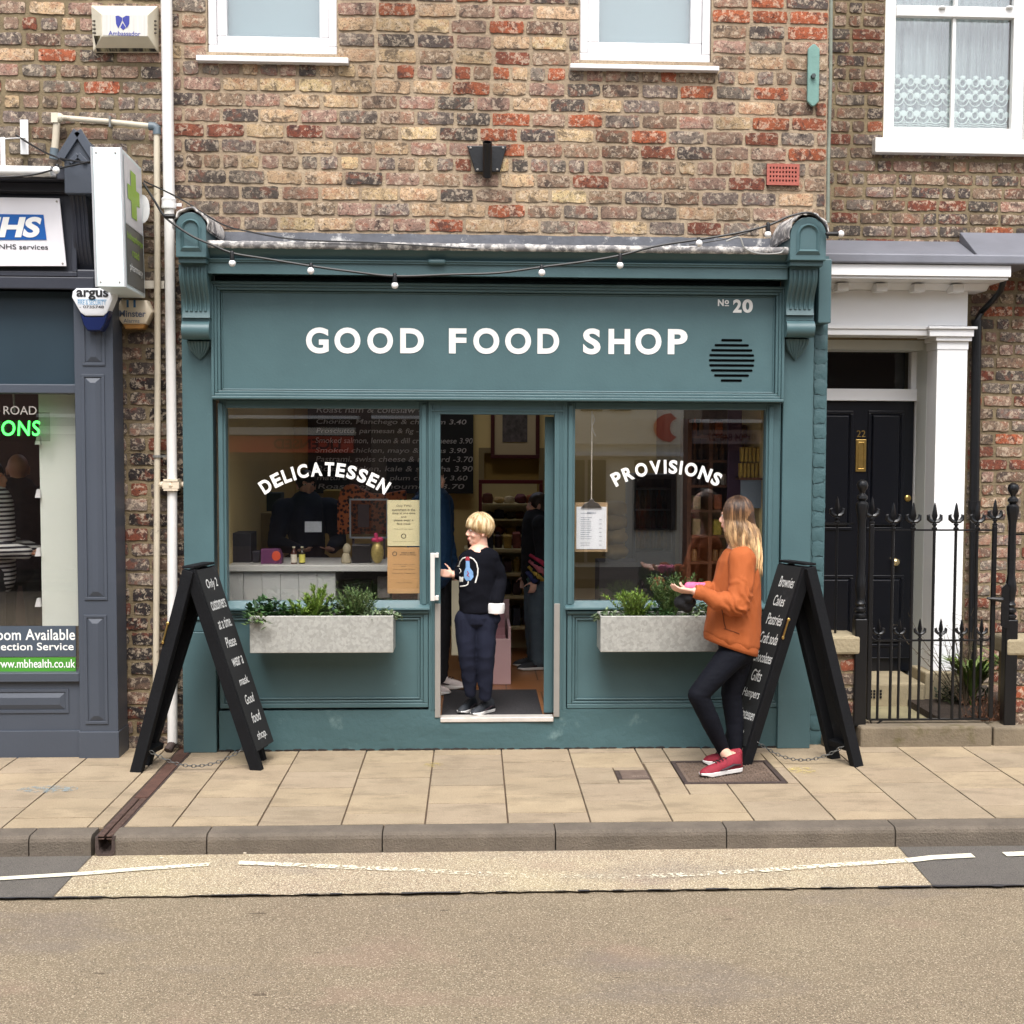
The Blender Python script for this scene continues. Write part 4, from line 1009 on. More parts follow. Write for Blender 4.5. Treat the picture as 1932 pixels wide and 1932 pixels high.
f.tube([P(107, 232), P(105, 262), P(103, 283)], r2, 12); f.tube([P(112, 222), P(200, 229), P(285, 238)], r2*.8, 12); f.tube([P(296, 246), P(297.5, 700), P(296, 1000), P(294, 1300), P(290, 1400)], r2*.9, 14)
f.build('pipe', pm('weathered_plastic', (190, 180, 160), .5, .06, 4, .05, dirt=((120, 112, 96), 12, .6)), t, smooth=True)
f = MB(); f.cap(P(108, 222), P(112, 222), r2*1.35, r2*1.35); q = P(105, 222); f.box(q.x-.02, q.x+.02, Yq-.03, Yq+.02, q.z-.035, q.z+.025); f.build('elbow', IVORY, t, smooth=True)
f = MB(); f.tube([P(281, 238), P(291, 238.5), P(296, 242), P(296.5, 254)], r2*1.2, 12); f.tube([P(103, 280), P(101, 300)], r2*1.2, 12); f.build('elbow', pm('slate_pvc', (88, 100, 108), .5, .05, 3, 0), t, smooth=True)
f = MB(); q = P(297, 861); f.lathe([(r2*1.1, -.008), (r2*1.3, -.008), (r2*1.3, .008), (r2*1.1, .008)], q.x, Yq, 14, q.z); f.box(q.x+.02, q.x+.05, Yq+.01, Yq+.03, q.z-.006, q.z+.006)
q = P(209, 229); f.bar((q.x, Yq, q.z+.03), (q.x, Yq, q.z-.04), .012, .06, (0, 1, 0)); f.build('clip', pm('grey_clip', (112, 112, 108), .6, .05, 3, 0), t, smooth=True)
# ------------------------------------------------------------------ wall furniture of the shop
t = thing('wall_tie_plate', W(1534, 200, YB-.03), 'long teal painted tie plate with a bolt on the brick wall at upper right', 'tie plate')
a, b, c, d = R(1523, 84, 1545, 201, YB-.03); ch = .03; f = MB(); f.prism([(a+ch, c), (b-ch, c), (b, c+ch), (b, d-ch), (b-ch, d), (a+ch, d), (a, d-ch), (a, c+ch)], 'y', YB-.045, YB-.018)
TL2 = pm('pale_teal_paint', (104, 140, 132), .6, .08, 6, .3, 40); f.build('plate', TL2, t, bevel=.006)
f = MB(); q = W(1534, 144, YB-.05); f.prism([(q.x+.016*math.cos(k*PI/3), q.z+.016*math.sin(k*PI/3)) for k in range(6)], 'y', YB-.07, YB-.046); f.build('bolt', pm('bolt_dark', (58, 66, 66), .6, .1, 5, .2), t)
t = thing('air_brick', W(1476, 350, YB), 'terracotta air brick with rows of square holes in the upper wall', 'air brick')
a, b, c, d = R(1446, 310, 1507, 350, YB-.01); f = MB(); xs = [a+(b-a)*(.085+.83*k/17) for k in range(18)]; zs = [c+(d-c)*(.16+.70*k/7) for k in range(8)]
f.box(a, b, YB-.012, YB+.003, c, d); f.build('back_plate', pm('slot_dark', (26, 14, 12), .9, 0, 3, 0), t)
f = MB(); ya, yb2 = YB-.028, YB-.0125
f.box(a, b, ya, yb2, c, zs[0]).box(a, b, ya, yb2, zs[7], d).box(a, xs[0], ya, yb2, zs[0], zs[7]).box(xs[17], b, ya, yb2, zs[0], zs[7])
for k in range(1, 6, 2): f.box(xs[0], xs[17], ya, yb2, zs[k], zs[k+1])
for r_ in range(0, 8, 2):
    for k in range(1, 16, 2): f.box(xs[k], xs[k+1], ya, yb2, zs[r_], zs[r_+1])
f.build('grille', TERRA, t)
t = thing('flagpole_bracket', W(919, 330, YB), 'black iron flagpole socket bolted to the brick above the shop sign', 'bracket')
f = MB(); f.prism([(W(x, y, YB-.03).x, W(x, y, YB-.03).z) for x, y in ((881, 275), (956, 275), (943, 324), (897, 324))], 'y', YB-.032, YB-.016); f.build('back_plate', BLACK, t, bevel=.003)
f = MB(); a, b = W(919.5, 268, -.04), W(919.5, 333, YB-.04); n = 16; d = (Vector(b)-Vector(a)).normalized(); ax = V(1, 0, 0); bx_ = d.cross(ax)
rr = .03; o1 = [a+(ax*math.cos(2*PI*k/n)+bx_*math.sin(2*PI*k/n))*rr for k in range(n)]; o2 = [b+(ax*math.cos(2*PI*k/n)+bx_*math.sin(2*PI*k/n))*rr for k in range(n)]; q1 = [a+(ax*math.cos(2*PI*k/n)+bx_*math.sin(2*PI*k/n))*rr*.8 for k in range(n)]; q2 = [p+d*.1 for p in q1]
f.rings([o2, o1, q1, q2]); f.prism([(YB-.02, W(919, 280, 0).z), (-.0, W(919, 300, 0).z), (YB-.02, W(919, 325, 0).z)], 'x', a.x-.006, a.x+.006)
f.build('socket', BLACK, t, smooth=True)
f = MB()
for x, y in ((888, 279), (949, 279), (901, 320), (938, 320)): q = W(x, y, YB-.035); f.ell(q, (.008, .006, .008), 8, 5)
f.build('bolt', STEEL, t)
# joint flashing line between the two houses
f = MB(); pts = [W(1568, 0, YB-.0), W(1567, 150, YB), W(1563, 300, YB), W(1562, 420, YB)]; f.tube([(p.x, YB-.0, p.z) for p in pts], .012, 6); f.build('joint_sealant', pm('grey_green_sealant', (120, 126, 114), .8, .15, 12, .4), SHOP, smooth=True)
# ------------------------------------------------------------------ festoon lights
t = thing('festoon_lights', W(745, 520, -.36), 'black festoon cable with round white bulbs strung across the shopfront', 'string lights')
CABM = pm('cable_black', (16, 16, 18), .5, 0, 3, 0)
YL = -.37
def cable(pts, Y, r=.0075, sub=8):
    P = [W(x, y, (yy if yy is not None else Y)) for x, y, *q in pts for yy in [q[0] if q else None]]
    out = []
    for i in range(len(P)-1):
        p0, p1, p2, p3 = P[max(i-1, 0)], P[i], P[i+1], P[min(i+2, len(P)-1)]
        for k in range(sub):
            u = k/sub; out.append(.5*((2*p1)+(-p0+p2)*u+(2*p0-5*p1+4*p2-p3)*u*u+(-p0+3*p1-3*p2+p3)*u**3))
    return out+[P[-1]]
f = MB(); f.tube(cable([(270, 345), (291, 378), (310, 408), (335, 428), (365, 447), (400, 462), (440, 478), (500, 488), (587, 502), (660, 512), (745, 521), (850, 518), (940, 515), (1022, 504), (1100, 494), (1170, 482), (1240, 464), (1318, 452), (1390, 440), (1450, 425), (1490, 408), (1530, 402), (1556, 425), (1562, 450)], YL), .0075, 6)
f.build('cable', CABM, t, smooth=True)
f = MB(); f.tube(cable([(272, 342, -.05), (340, 375), (415, 421), (470, 437), (560, 452), (700, 458), (900, 470)], -.3), .005, 6); f.build('cable', CABM, t, smooth=True); f = MB(); f.tube(cable([(1300, 462), (1380, 448), (1460, 420), (1500, 405)], -.3), .004, 6); f.build('cable', CABM, t, smooth=True); f = MB()
f.tube(cable([(-60, 330, -.45), (0, 334, -.45), (60, 330, -.45), (110, 318, -.45), (170, 305, -.5)], YL), .006, 6); f.build('cable', CABM, t, smooth=True); f = MB(); f.tube(cable([(30, 255, 0), (80, 285, -.2), (120, 300, -.4), (175, 308, -.5)], YL), .006, 6); f.build('cable', CABM, t, smooth=True)
BULB = pm('opal_bulb', (232, 230, 228), .3, 0, 3, 0)
for (x, y, dx, dy, ln) in ((438, 478, 0, 1, 1), (587, 501, 0, 1, .4), (745, 520, 0, 1, 1), (1022, 504, 0, 1, .5), (1170, 482, 0, 1, 1), (1318, 452, 0, 1, .0), (1449, 424, 0, 1, 1), (1562, 441, 1, 0, 2), (108, 314, 0, 1, 0)):
    Y_ = YL if x > 200 else -.45
    p = W(x, y, Y_); d = V(dx, 0, -dy); f = MB(); L2 = .018+.022*ln
    f.cap(p-d*.004, p+d*L2, .013, .015, 10); h = f.build('lamp_holder', CABM, t, smooth=True)
    f = MB(); f.ell(p+d*(L2+.020)+V(0, -.022 if ln < .6 else -.0, .012 if ln < .6 else 0), (.0215, .0215, .0215), 14, 10); f.build('bulb', BULB, h, smooth='all')
p = W(322, 408, YL); f = MB(); f.cap(p+V(-.03, 0, .0), p+V(.015, 0, 0), .014, .016, 10); f.build('lamp_holder', CABM, t, smooth=True)
t2 = thing('loose_wire', W(1420, 455, -.3), 'loose grey wire hanging over the right end of the cornice', 'wire')
f = MB(); f.tube(cable([(1370, 455), (1395, 448), (1405, 468), (1430, 478), (1468, 478), (1478, 472), (1478, 466)], -.3), .005, 6); f.build('wire', pm('grey_wire', (150, 150, 146), .5, 0, 3, 0), t2, smooth=True)
# ------------------------------------------------------------------ house number 22
YH = 1.36; GZ = .1
H = thing('brick_house', (3.6, YH, GZ), 'brown brick house number 22 with white porch set back on the right', 'building')
hx0 = BX1-.6; hx1 = 7.0
wx0, _, wz0, _ = R(1669, 0, 1932, 262, YH+.02); wx1 = W(1952, 100, YH).x
x0, x1, z0, z1 = R(1669, 0, 1950, 262, YH); WN = (x0, x1, z0, z0+1.9)
dx0, dx1, dz0, dz1 = R(1400, 640, 1765, 1266, YH)
f = MB(); slab_with_holes(f, hx0, hx1, -.2, 7.4, YH+.004, YH+.4, [WN, (dx0, dx1, -.3, dz1)]); f.build('wall', MORT2, H)
br = MB(); wf = lambda x, z: dict(brown=6, dark=3, red=1.8, orange=.7, grey=3.4, tan=3, pink=2) if z > 3.3 else dict(brown=3, dark=2.4, red=5, orange=2, tan=2.5, pink=3, grey=2)
bricks(br, hx0+.4, hx1, W(1700, 470, YH).z, 6.9, YH, wf, course=.0965, L=.232, gap=.024, hrow=0, mixh=.38, holes=[WN])
bricks(br, W(1822, 900, YH).x, hx1, 0, W(1700, 475, YH).z, YH, wf, course=.0965, L=.232, gap=.024, hrow=0, mixh=.45)
br.build('brickwork', BRK, H, smooth=True)
MB().box(hx0, hx1, 5, 5.1, -.2, 7.4).box(hx1, hx1+.1, YH, 5.1, -.2, 7.4).box(hx0, hx1, YH, 5.1, 7.4, 7.5).box(hx0-.0, hx0+.05, YH+.41, 4.9, 0, 7.3).build('side_wall', MORT2, H)
# sash window
f = MB(); Yw = YH+.05; f.box(x0, x0+.05, Yw-.03, Yw+.1, z0, z0+1.9).box(x1-.05, x1, Yw-.03, Yw+.1, z0, z0+1.9)
q = R(1686, 36, 1908, 243, Yw+.03); ux = R(1686, -60, 1908, 13, Yw+.0)
f.box(x0+.051, x1-.051, Yw, Yw+.06, z0, q[2]).box(x0+.051, q[0], Yw+.0, Yw+.06, q[2], z0+1.9).box(q[1], x1-.051, Yw, Yw+.06, q[2], z0+1.9)
f.box(q[0], q[1], Yw-.02, Yw+.04, q[3]+.003, ux[2]); mx = (W(1796, 140, Yw).x, W(1801.5, 140, Yw).x); f.box(mx[0], mx[1]+.004, Yw+.005, Yw+.04, q[2], q[3]+.002)
f.box(W(1800, 8, Yw).x, W(1806, 8, Yw).x, Yw-.015, Yw+.03, ux[2], z0+1.9)
for (xx, yy) in ((1778, 14), (1905, 14)): g_ = W(xx, yy, Yw-.03); f.ell(g_, (.03, .02, .012), 10, 6)
WD = f.build('window', WHITE, H, bevel=.004)
MB().box(q[0], q[1], Yw+.045, Yw+.05, q[2], z0+1.85).build('pane', GL, WD)
a, b, c, d = R(1651, 262, 1990, 290, YH-.08); f = MB(); f.box(a, b, YH-.085, YH+.06, c, d); f.build('sill', WHITE, WD, bevel=.006)
# net curtain: scalloped cloth behind the glass
NET = None
def netm():
    m, t_, b, o = nt('net_curtain'); b.inputs['Base Color'].default_value = lin(176, 196, 200); b.inputs['Roughness'].default_value = .9
    p = pos(t_); n = noi(t_, pos(t_, (14, 1, .6)), 1.5, 3); a = ramp(t_, n, [(.3, g(.32)), (.7, g(.60))]); t_.links.new(a, b.inputs['Alpha']); return m
NET = netm()
f = MB(); n = 90; zc_t, zc_b = z0+1.9, q[2]+.01; pts = []
for j, z in enumerate((zc_t, zc_b)):
    for i in range(n+1): pts.append((q[0]+(q[1]-q[0])*i/n, Yw+.11+.012*math.sin(i*1.1)+.01*math.sin(i*.37), z))
i0 = f.av(pts)
for i in range(n): f.af(i0+i, i0+i+1, i0+n+2+i, i0+n+1+i)
nc = thing('net_curtain', (q[0], Yw+.11, zc_b), 'white net curtain with flowered lace bands in the sash window of number 22', 'curtain')
f.build('net', NET, nc, smooth='all')
LACE = pm('lace_thread', (176, 196, 194), .9, 0, 3, 0); f = MB(); N_ = 9; wsc = (q[1]-q[0])/N_
for row, py in enumerate((150, 178, 212)):
    zc = W(1790, py, Yw).z
    for i in range(N_):
        cx = q[0]+wsc*(i+.5)
        if (row+i) % 1 == 0:
            f.tube([(cx+wsc*.5*math.cos(PI+PI*k/10), Yw+.092, zc-.01+.055*math.sin(PI+PI*k/10)) for k in range(11)], .0045, 4)
            f.tube([(cx+.026*math.cos(2*PI*k/10), Yw+.092, zc+.0+.03*math.sin(2*PI*k/10)) for k in range(11)], .007, 4)
            for s in (-1, 1): f.ell((cx+s*.045, Yw+.09, zc+.008), (.020, .003, .024), 8, 5)
            f.ell((cx, Yw+.09, zc+.042), (.022, .003, .014), 8, 5)
for k in range(4): f.tube([(q[0]+(q[1]-q[0])*i/60, Yw+.092, W(1790, 226+k*4, Yw).z-.008*abs(math.sin(i*PI*9/60))) for i in range(61)], .0035, 4)
f.build('lace_band', LACE, nc)
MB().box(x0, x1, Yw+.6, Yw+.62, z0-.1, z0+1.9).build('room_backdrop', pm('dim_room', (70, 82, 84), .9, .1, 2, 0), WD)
# porch
PW = pm('porch_white', (232, 233, 234), .45, .02, 2, .03, 20)
Yt = 1.12
a, b, c, d = R(1762, 895*.2814+407.8, 1819, 1266, Yt); 
f = MB(); f.box(a, b, Yt, YH+.0, c, d); g_ = .012
f.box(a-.004, b+.004, Yt-.006, YH, d, d+.085); q = R(1754, 616, 1843, 635, Yt-.05); f.box(a-.02, b+.02, Yt-.03, YH, q[2]-.03, q[2]); f.box(q[0], q[1]-.02, Yt-.05, YH, q[2]+.001, q[3]-.02); f.box(q[0]-.01, q[1], Yt-.07, YH, q[3]-.019, q[3])
PI_ = f.build('porch_pilaster', PW, H, bevel=.004)
lx = hx0+.3
f = MB(); q = R(1560, 548, 1826, 614, Yt+.02); f.box(lx, q[1], Yt+.02, YH+.02, q[2], q[3]); zf0, zf1 = q[2], q[3]
f.box(lx, R(0, 0, 1757, 616, Yt)[1]-.0, Yt-.01, YH+.02, zf0-.03, zf0-.001); f.box(lx, W(1752, 625, Yt).x, Yt+.005, YH+.02, zf0-.075, zf0-.031)
FR = f.build('porch_frieze', PW, H, bevel=.004)
Yc_ = .80; q = R(1560, 499, 1908, 526, Yc_); f = MB()
f.box(lx, q[1], Yc_, YH-.001, q[2]+.02, q[3]); f.box(lx, q[1]-.012, Yc_+.02, YH-.001, q[2], q[2]+.019)
f.prism([(YH-.001, zf1+.001), (Yt+.0, zf1+.001), (Yt-.07, q[2]-.001), (YH-.001, q[2]-.001)], 'x', lx, W(1862, 540, Yt).x)
zce = q[2]
CO = f.build('porch_cornice', PW, H, bevel=.004)
for k in range(5):
    px = 1509+72.5*k; w0 = W(px+82, 531, Yt-.17); f = MB(); xx = W((1581, 1654, 1725.5, 1798.5, 1509)[k], 530, Yt-.13).x; f.box(xx, xx+.083, Yt-.13, Yt+.0, zce-.068, zce-.012); f.build('dentil', PW, CO, bevel=.003)
a, b, c, d = R(1560, 476, 1960, 505, Yc_-.03); f = MB(); f.box(lx, b, Yc_-.03, YH-.012, q[3]+.003, d-.01); 
LD = f.build('lead_roof', LEADC, H, bevel=.012)
f = MB(); q2 = R(1560, 455, 1806, 492, YH-.02); f.prism([(YH-.012, d-.02), (Yc_+.12, d-.012), (Yc_+.16, d+.006), (YH-.03, q2[3]), (YH-.022, q2[3])], 'x', lx, W(1806, 470, YH).x); q3 = R(1806, 440, 1990, 492, YH-.03); f.prism([(YH-.012, d-.02), (Yc_+.10, d-.012), (Yc_+.14, d+.008), (YH-.04, q3[3]), (YH-.03, q3[3])], 'x', W(1806, 470, YH).x+.004, q3[1]); f.build('lead_apron', LEADC, LD, bevel=.006)
# door recess
Yd = 1.62
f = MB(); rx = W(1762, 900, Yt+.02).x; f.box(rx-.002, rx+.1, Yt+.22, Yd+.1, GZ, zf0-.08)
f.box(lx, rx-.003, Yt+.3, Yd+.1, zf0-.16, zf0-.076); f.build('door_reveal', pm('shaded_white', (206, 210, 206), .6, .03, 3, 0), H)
q = R(1553, 757, 1727, 1266, Yd); fz = R(1556, 647, 1718, 734, Yd)
f = MB(); f.box(q[1]+.002, rx-.004, Yd-.04, Yd+.06, GZ+.1, zf0-.162); f.box(q[0]-.5, q[1]+.001, Yd-.05, Yd+.06, q[3]+.002, fz[2]); f.box(fz[1], q[1]+.001, Yd-.02, Yd+.06, fz[2], zf0-.162); f.box(q[0]-.5, fz[1]-.001, Yd-.02, Yd+.06, fz[3], zf0-.162)
DFm = f.build('door_frame', PW, H, bevel=.004)
MB().box(fz[0]-.5, fz[1]-.002, Yd+.01, Yd+.016, fz[2], fz[3]).build('fanlight_pane', GL2, DFm)
MB().box(fz[0]-.5, fz[1]+.05, Yd+.3, Yd+.32, fz[2]-.1, fz[3]+.1).build('dark_hall', pm('hall_dark', (22, 26, 24), .9, 0, 3, 0), DFm)
f = MB(); f.box(q[0]-.35, q[1], Yd, Yd+.05, q[2], q[3]); D_ = f.build('door', DOORB, H, bevel=.003)
f = MB()
for (a, b, c, d) in ((1470, 775, 1608, 1000), (1636, 775, 1704, 1000), (1470, 1085, 1608, 1220), (1636, 1085, 1704, 1220)):
    r_ = R(a, b, c, d, Yd); rpanel(f, r_[0], r_[1], r_[2], r_[3], Yd, .022, .018, .012)
r_ = R(1500, 1060, 1727, 1070, Yd); f.box(q[0]-.35, q[1]-.01, Yd-.02, Yd-.0, W(1600, 1218, Yd).z-.1, W(1600, 1240, Yd).z) 
f.build('door_panel', DOORB, D_, bevel=.003)
r_ = R(1614, 829, 1633.5, 890, Yd); f = MB(); f.box(r_[0], r_[1], Yd-.012, Yd, r_[2], r_[3]); f.frame(r_[0]+.016, r_[1]-.016, r_[2]+.02, r_[3]-.02, .006, Yd-.018, Yd-.0125); f.build('letter_plate', BRASS, D_, bevel=.003)
f = MB(); ptext(f, '22', 1616.5, 812, 1633, 824.5, Yd-.004, .0); f.build('house_number', BRASS, D_)
w_ = W(1689.6, 1060.7, Yd-.04); f = MB(); f.ell((w_.x, Yd-.04, w_.z), (.034, .028, .032), 16, 10); f.tube([(w_.x, Yd-.02, w_.z), (w_.x, Yd, w_.z)], .02, 12); f.build('door_knob', pm('pale_brass', (216, 196, 150), .22, .05, 5, 0, metal=.85), D_, smooth=True)
w_ = W(1712.5, 940, Yd); f = MB(); f.ell((w_.x, Yd-.004, w_.z), (.027, .012, .027), 16, 8); f.build('latch_lock', BRASS, D_, smooth=True)
# steps and path
q = R(1560, 1269, 1746, 1317, 1.05); f = MB(); zs_ = R(1560, 1266, 1746, 1317, Yd)[3]-.001; f.box(lx, q[1], 1.05, Yd+.06, GZ-.06, zs_); f.box(q[1]+.004, W(1826, 1270, 1.08).x, 1.07, YH+.05, GZ-.06, R(1762, 1250, 1819, 1266, Yt)[2]-.001)
f.build('doorstep', STONE, H, bevel=.012)
f = MB(); a, b, c, d = R(1629, 1301, 1665, 1319, 1.04)
for r_ in range(3):
    for k in range(6): xx = a+(b-a)*(k+.5)/6; zz = c+(d-c)*(r_+.5)/3; f.box(xx-.008, xx+.008, 1.043, 1.049, zz-.008, zz+.008)
f.build('vent_hole', pm('hole_black', (20, 18, 16), .9, 0, 3, 0), H)
f = MB(); f.box(hx0+.5, 7, .24, YH+.02, -.06, GZ-.03); tag(f.build('path', pm('mossy_paving', (142, 134, 104), .9, .18, 4, .5, 40, dirt=((92, 100, 62), 3, .56)), bevel=.01), kind='structure')
f = MB(); f.box(W(1750, 1350, .6).x, 6.9, .32, YH-.02, GZ-.03, GZ+.02); tag(f.build('flower_bed', pm('bed_soil', (52, 42, 34), .95, .3, 12, .8, 60)), kind='structure')
# black downpipe
t = thing('downpipe', (W(1840, 1300, YH-.05).x, YH-.05, 0), 'black downpipe with a swan neck bend right of the white porch', 'downpipe')
Yk = YH-.07; f = MB(); r = .036
P = lambda x, y, Y=Yk: W(x, y, Y)
f.tube([P(1895, 500, .98), P(1893, 530, 1.0), P(1888, 548, 1.04), P(1872, 568, 1.14), P(1852, 588, Yk), P(1844, 604), P(1843, 620)], r*.62, 14)
f.tube([P(1843, 604), P(1838, 950)], r, 16); f.tube([P(1838, 952), P(1834, 1340)], r*.92, 16); f.tube([P(1838, 945), P(1838, 962)], r*1.25, 16); f.build('pipe', BLACK, t, smooth=True)
# front garden: kerb, piers, posts, gate
YGt = .12
t = thing('garden_kerb', (W(1778, 1400, YGt).x, YGt, 0), 'worn stone kerb under the iron gate of number 22', 'stone kerb')
q = R(1624, 1385, 1960, 1418, .02); xg0 = BX1+.02; f = MB(); f.box(W(1622, 1400, .02).x, W(1870, 1400, .02).x, .0, .24, -.02, .135); f.box(W(1874, 1400, .02).x, 6.0, .012, .24, -.02, .125); f.box(xg0, W(1618, 1400, .02).x, .03, .24, -.02, .06)
f.build('stone', pm('kerb_stone', (112, 101, 84), .9, .2, 5, .7, 40, dirt=((92, 84, 58), 4, .55)), t, bevel=.014)
def pier(x0, x1, cap0, cap1, zc_, zt_, y0, y1, lab):
    t = thing('brick_pier', ((x0+x1)/2, y0, 0), lab, 'pier')
    MB().box(x0+.012, x1-.012, y0+.012, y1, .0, zc_).build('core', MORT2, t)
    b_ = MB(); bricks(b_, x0, x1, .02, zc_, y0+.008, lambda x, z: dict(red=4, orange=2, dark=3, brown=3, black=1), hrow=0, mixh=.5, course=.095, gap=.018, rough=.006)
    b_.build('brickwork', BRK, t, smooth=True)
    f = MB(); f.box(cap0, cap1, y0-.03, y1+.03, zc_, zt_); f.build('coping', STONE, t, bevel=.018)
q = R(1585, 1236, 1610, 1386, .1); c_ = R(1575, 1200, 1623, 1235, .08)
pier(q[0]-.12, q[1]+.02, c_[0]-.1, c_[1], c_[2], c_[3], .1, .34, 'small brick pier with a stone cap between the chalkboard and the gate')
q = R(1905, 1238, 1960, 1386, .1); c_ = R(1899, 1205, 1990, 1237, .08)
pier(q[0], 5.2, c_[0], 5.25, c_[2], c_[3], .1, .34, 'low brick garden wall with a stone coping at the right edge')
# bottom of the brick return under the pilaster, right of the shop
f = MB(); q = R(1558, 1250, 1600, 1420, .12); br = MB(); bricks(br, W(1560, 1300, .13).x-.02, W(1612, 1300, .13).x, 0.06, .72, .32, lambda x, z: dict(brown=3, dark=4, tan=1), hrow=0, mixh=.6)
MB().box(W(1558, 1300, .13).x, W(1600, 1300, .13).x, .33, .5, 0, .72).build('garden_wall', MORT2, H); br.build('brickwork', BRK, H, smooth=True)
def spear(mb, x, y, z, s=1.0):
    """fleur topped finial with its base collar at z"""
    mb.lathe([(.010*s, -.01*s), (.019*s, 0), (.019*s, .008*s), (.011*s, .014*s), (.011*s, .024*s), (.018*s, .028*s), (.018*s, .036*s), (.010*s, .042*s)], x, y, 10, z)
    mb.tube([(x, y, z+.038*s), (x, y, z+.075*s), (x, y, z+.09*s), (x, y, z+.16*s), (x, y, z+.182*s)], [.012*s, .016*s, .021*s, .009*s, .002*s], 4)
    for sd in (-1, 1):
        mb.tube([(x, y, z+.05*s), (x+sd*.022*s, y, z+.052*s), (x+sd*.042*s, y, z+.068*s), (x+sd*.045*s, y, z+.094*s), (x+sd*.034*s, y, z+.10*s)], [.010*s, .014*s, .015*s, .011*s, .005*s], 6)
def ironpost(px, y0p, y1p, lab):
    p = W(px, 1200, YGt); z1 = W(px, y0p, YGt).z
    t = thing('gate_post', (p.x, YGt, .1), lab, 'gate post')
    f = MB(); h = z1-.12; L_ = lambda u: .12+h*u
    f.box(p.x-.042, p.x+.042, YGt-.042, YGt+.042, .12, L_(.44)); f.build('square_base', BLACK, t, bevel=.008)
    pr = [(.030, L_(.44)), (.042, L_(.445)), (.042, L_(.455)), (.028, L_(.462)), (.040, L_(.47)), (.040, L_(.48)), (.026, L_(.488)), (.036, L_(.50)), (.026, L_(.512)), (.030, L_(.53)), (.038, L_(.56)), (.034, L_(.59)), (.026, L_(.62)), (.028, L_(.70)), (.025, L_(.80)), (.027, L_(.835)), (.034, L_(.86)), (.042, L_(.89)), (.040, L_(.905)), (.022, L_(.915)), (.036, L_(.925)), (.034, L_(.935)), (.016, L_(.945)), (.018, L_(.952)), (.033, L_(.965)), (.038, L_(.979)), (.030, L_(.993)), (.010, L_(1))]
    f = MB(); f.lathe([(.005, L_(.44))]+pr, p.x, YGt, 18); f.build('turned_shaft', BLACK, t, smooth=True)
    return p.x, t
pxl, tl_ = ironpost(1622, 905, 1395, 'tall black turned iron gate post in front of the blue door')
pxr, tr_ = ironpost(1905, 911, 1390, 'tall black turned iron gate post by the low wall on the right')
def ZY(py): return W(1760, py, YGt).z
g0, g1 = W(1641, 1200, YGt).x, W(1872, 1200, YGt).x
t = thing('iron_gate', (g0, YGt, .1), 'black iron garden gate with two rows of spear finials', 'gate')
zt, zm_, zl_ = ZY(1000), ZY(1208), ZY(1357)
def flat(mb, x0, x1, z, w=.024, h=.011): mb.box(x0, x1, YGt-w/2, YGt+w/2, z-h/2, z+h/2)
MB().box(g0-.014, g0+.014, YGt-.014, YGt+.014, .16, zt+.04).build('stile', BLACK, t, bevel=.003); MB().box(g1-.014, g1+.014, YGt-.014, YGt+.014, .17, zt+.03).build('stile', BLACK, t, bevel=.003)
f = MB(); flat(f, g0+.014, g1-.014, zt); flat(f, g0+.014, g1-.014, zl_); flat(f, g0+.03, g1-.03, zm_)
f.tube([(g0+.012, YGt, zm_+.03), (g0+.02, YGt, zm_+.01), (g0+.04, YGt, zm_)], .006, 6); f.tube([(g1-.012, YGt, zm_+.03), (g1-.02, YGt, zm_+.01), (g1-.04, YGt, zm_)], .006, 6)
f.tube([(g0, YGt, .2), (g0+.03, YGt, zl_-.05), (g0+.1, YGt, zl_)], .008, 6); f.build('rail', BLACK, t)
tall = [1683.5, 1721, 1761, 1801.5, 1841.6]; low_ = [1657.8, 1697, 1735.3, 1774.8, 1814.2, 1851.6]
for x in tall:
    xx = W(x, 1100, YGt).x; f = MB(); f.tube([(xx, YGt, zl_-.003), (xx, YGt, zt)], .0105, 8); spear(f, xx, YGt, zt+.006, .98); f.build('spear_bar', BLACK, t, smooth=True)
for x in low_:
    xx = W(x, 1200, YGt).x; f = MB(); f.tube([(xx, YGt, zl_-.003), (xx, YGt, zm_)], .0095, 8); spear(f, xx, YGt, zm_+.006, .78); f.build('spear_bar', BLACK, t, smooth=True)
f = MB(); spear(f, g0, YGt, zt+.045, .98); f.build('finial', BLACK, t, smooth=True); f = MB(); spear(f, g1, YGt, zt+.035, .95); f.build('finial', BLACK, t, smooth=True)
f = MB(); q = W(1893, 1150, YGt); f.prism([(q.x-.03, ZY(1180)), (q.x+.02, ZY(1185)), (q.x+.02, ZY(1108)), (q.x, ZY(1100)), (q.x-.03, ZY(1108))], 'y', YGt-.05, YGt-.035); f.cap((q.x-.12, YGt-.03, ZY(1128)), (q.x-.03, YGt-.04, ZY(1130)), .008, .02, 8); f.build('latch', BLACK, t, smooth=True)
t = thing('iron_railing', (W(1577, 1200, YGt+.1).x, YGt+.1, 1), 'short black railing with one spear left of the gate post', 'railing')
f = MB(); xx = W(1577.5, 1100, YGt+.1).x; zr_ = W(1577, 988, YGt+.1).z; f.box(BX1-.01, pxl-.03, YGt+.085, YGt+.11, zr_-.006, zr_+.006); f.build('rail', BLACK, t)
f = MB(); f.tube([(xx, YGt+.1, c_[3]-.0), (xx, YGt+.1, zr_)], .0085, 8); spear(f, xx, YGt+.1, zr_+.006, .98); f.build('spear_bar', BLACK, t, smooth=True)
t = thing('iron_railing', (W(1925, 1000, YGt+.1).x, YGt, 1), 'end of a black rail right of the right gate post', 'railing')
f = MB(); f.box(pxr+.02, 5.0, YGt-.01, YGt+.012, W(1920, 1008, YGt).z-.006, W(1920, 1008, YGt).z+.006); f.build('rail', BLACK, t)
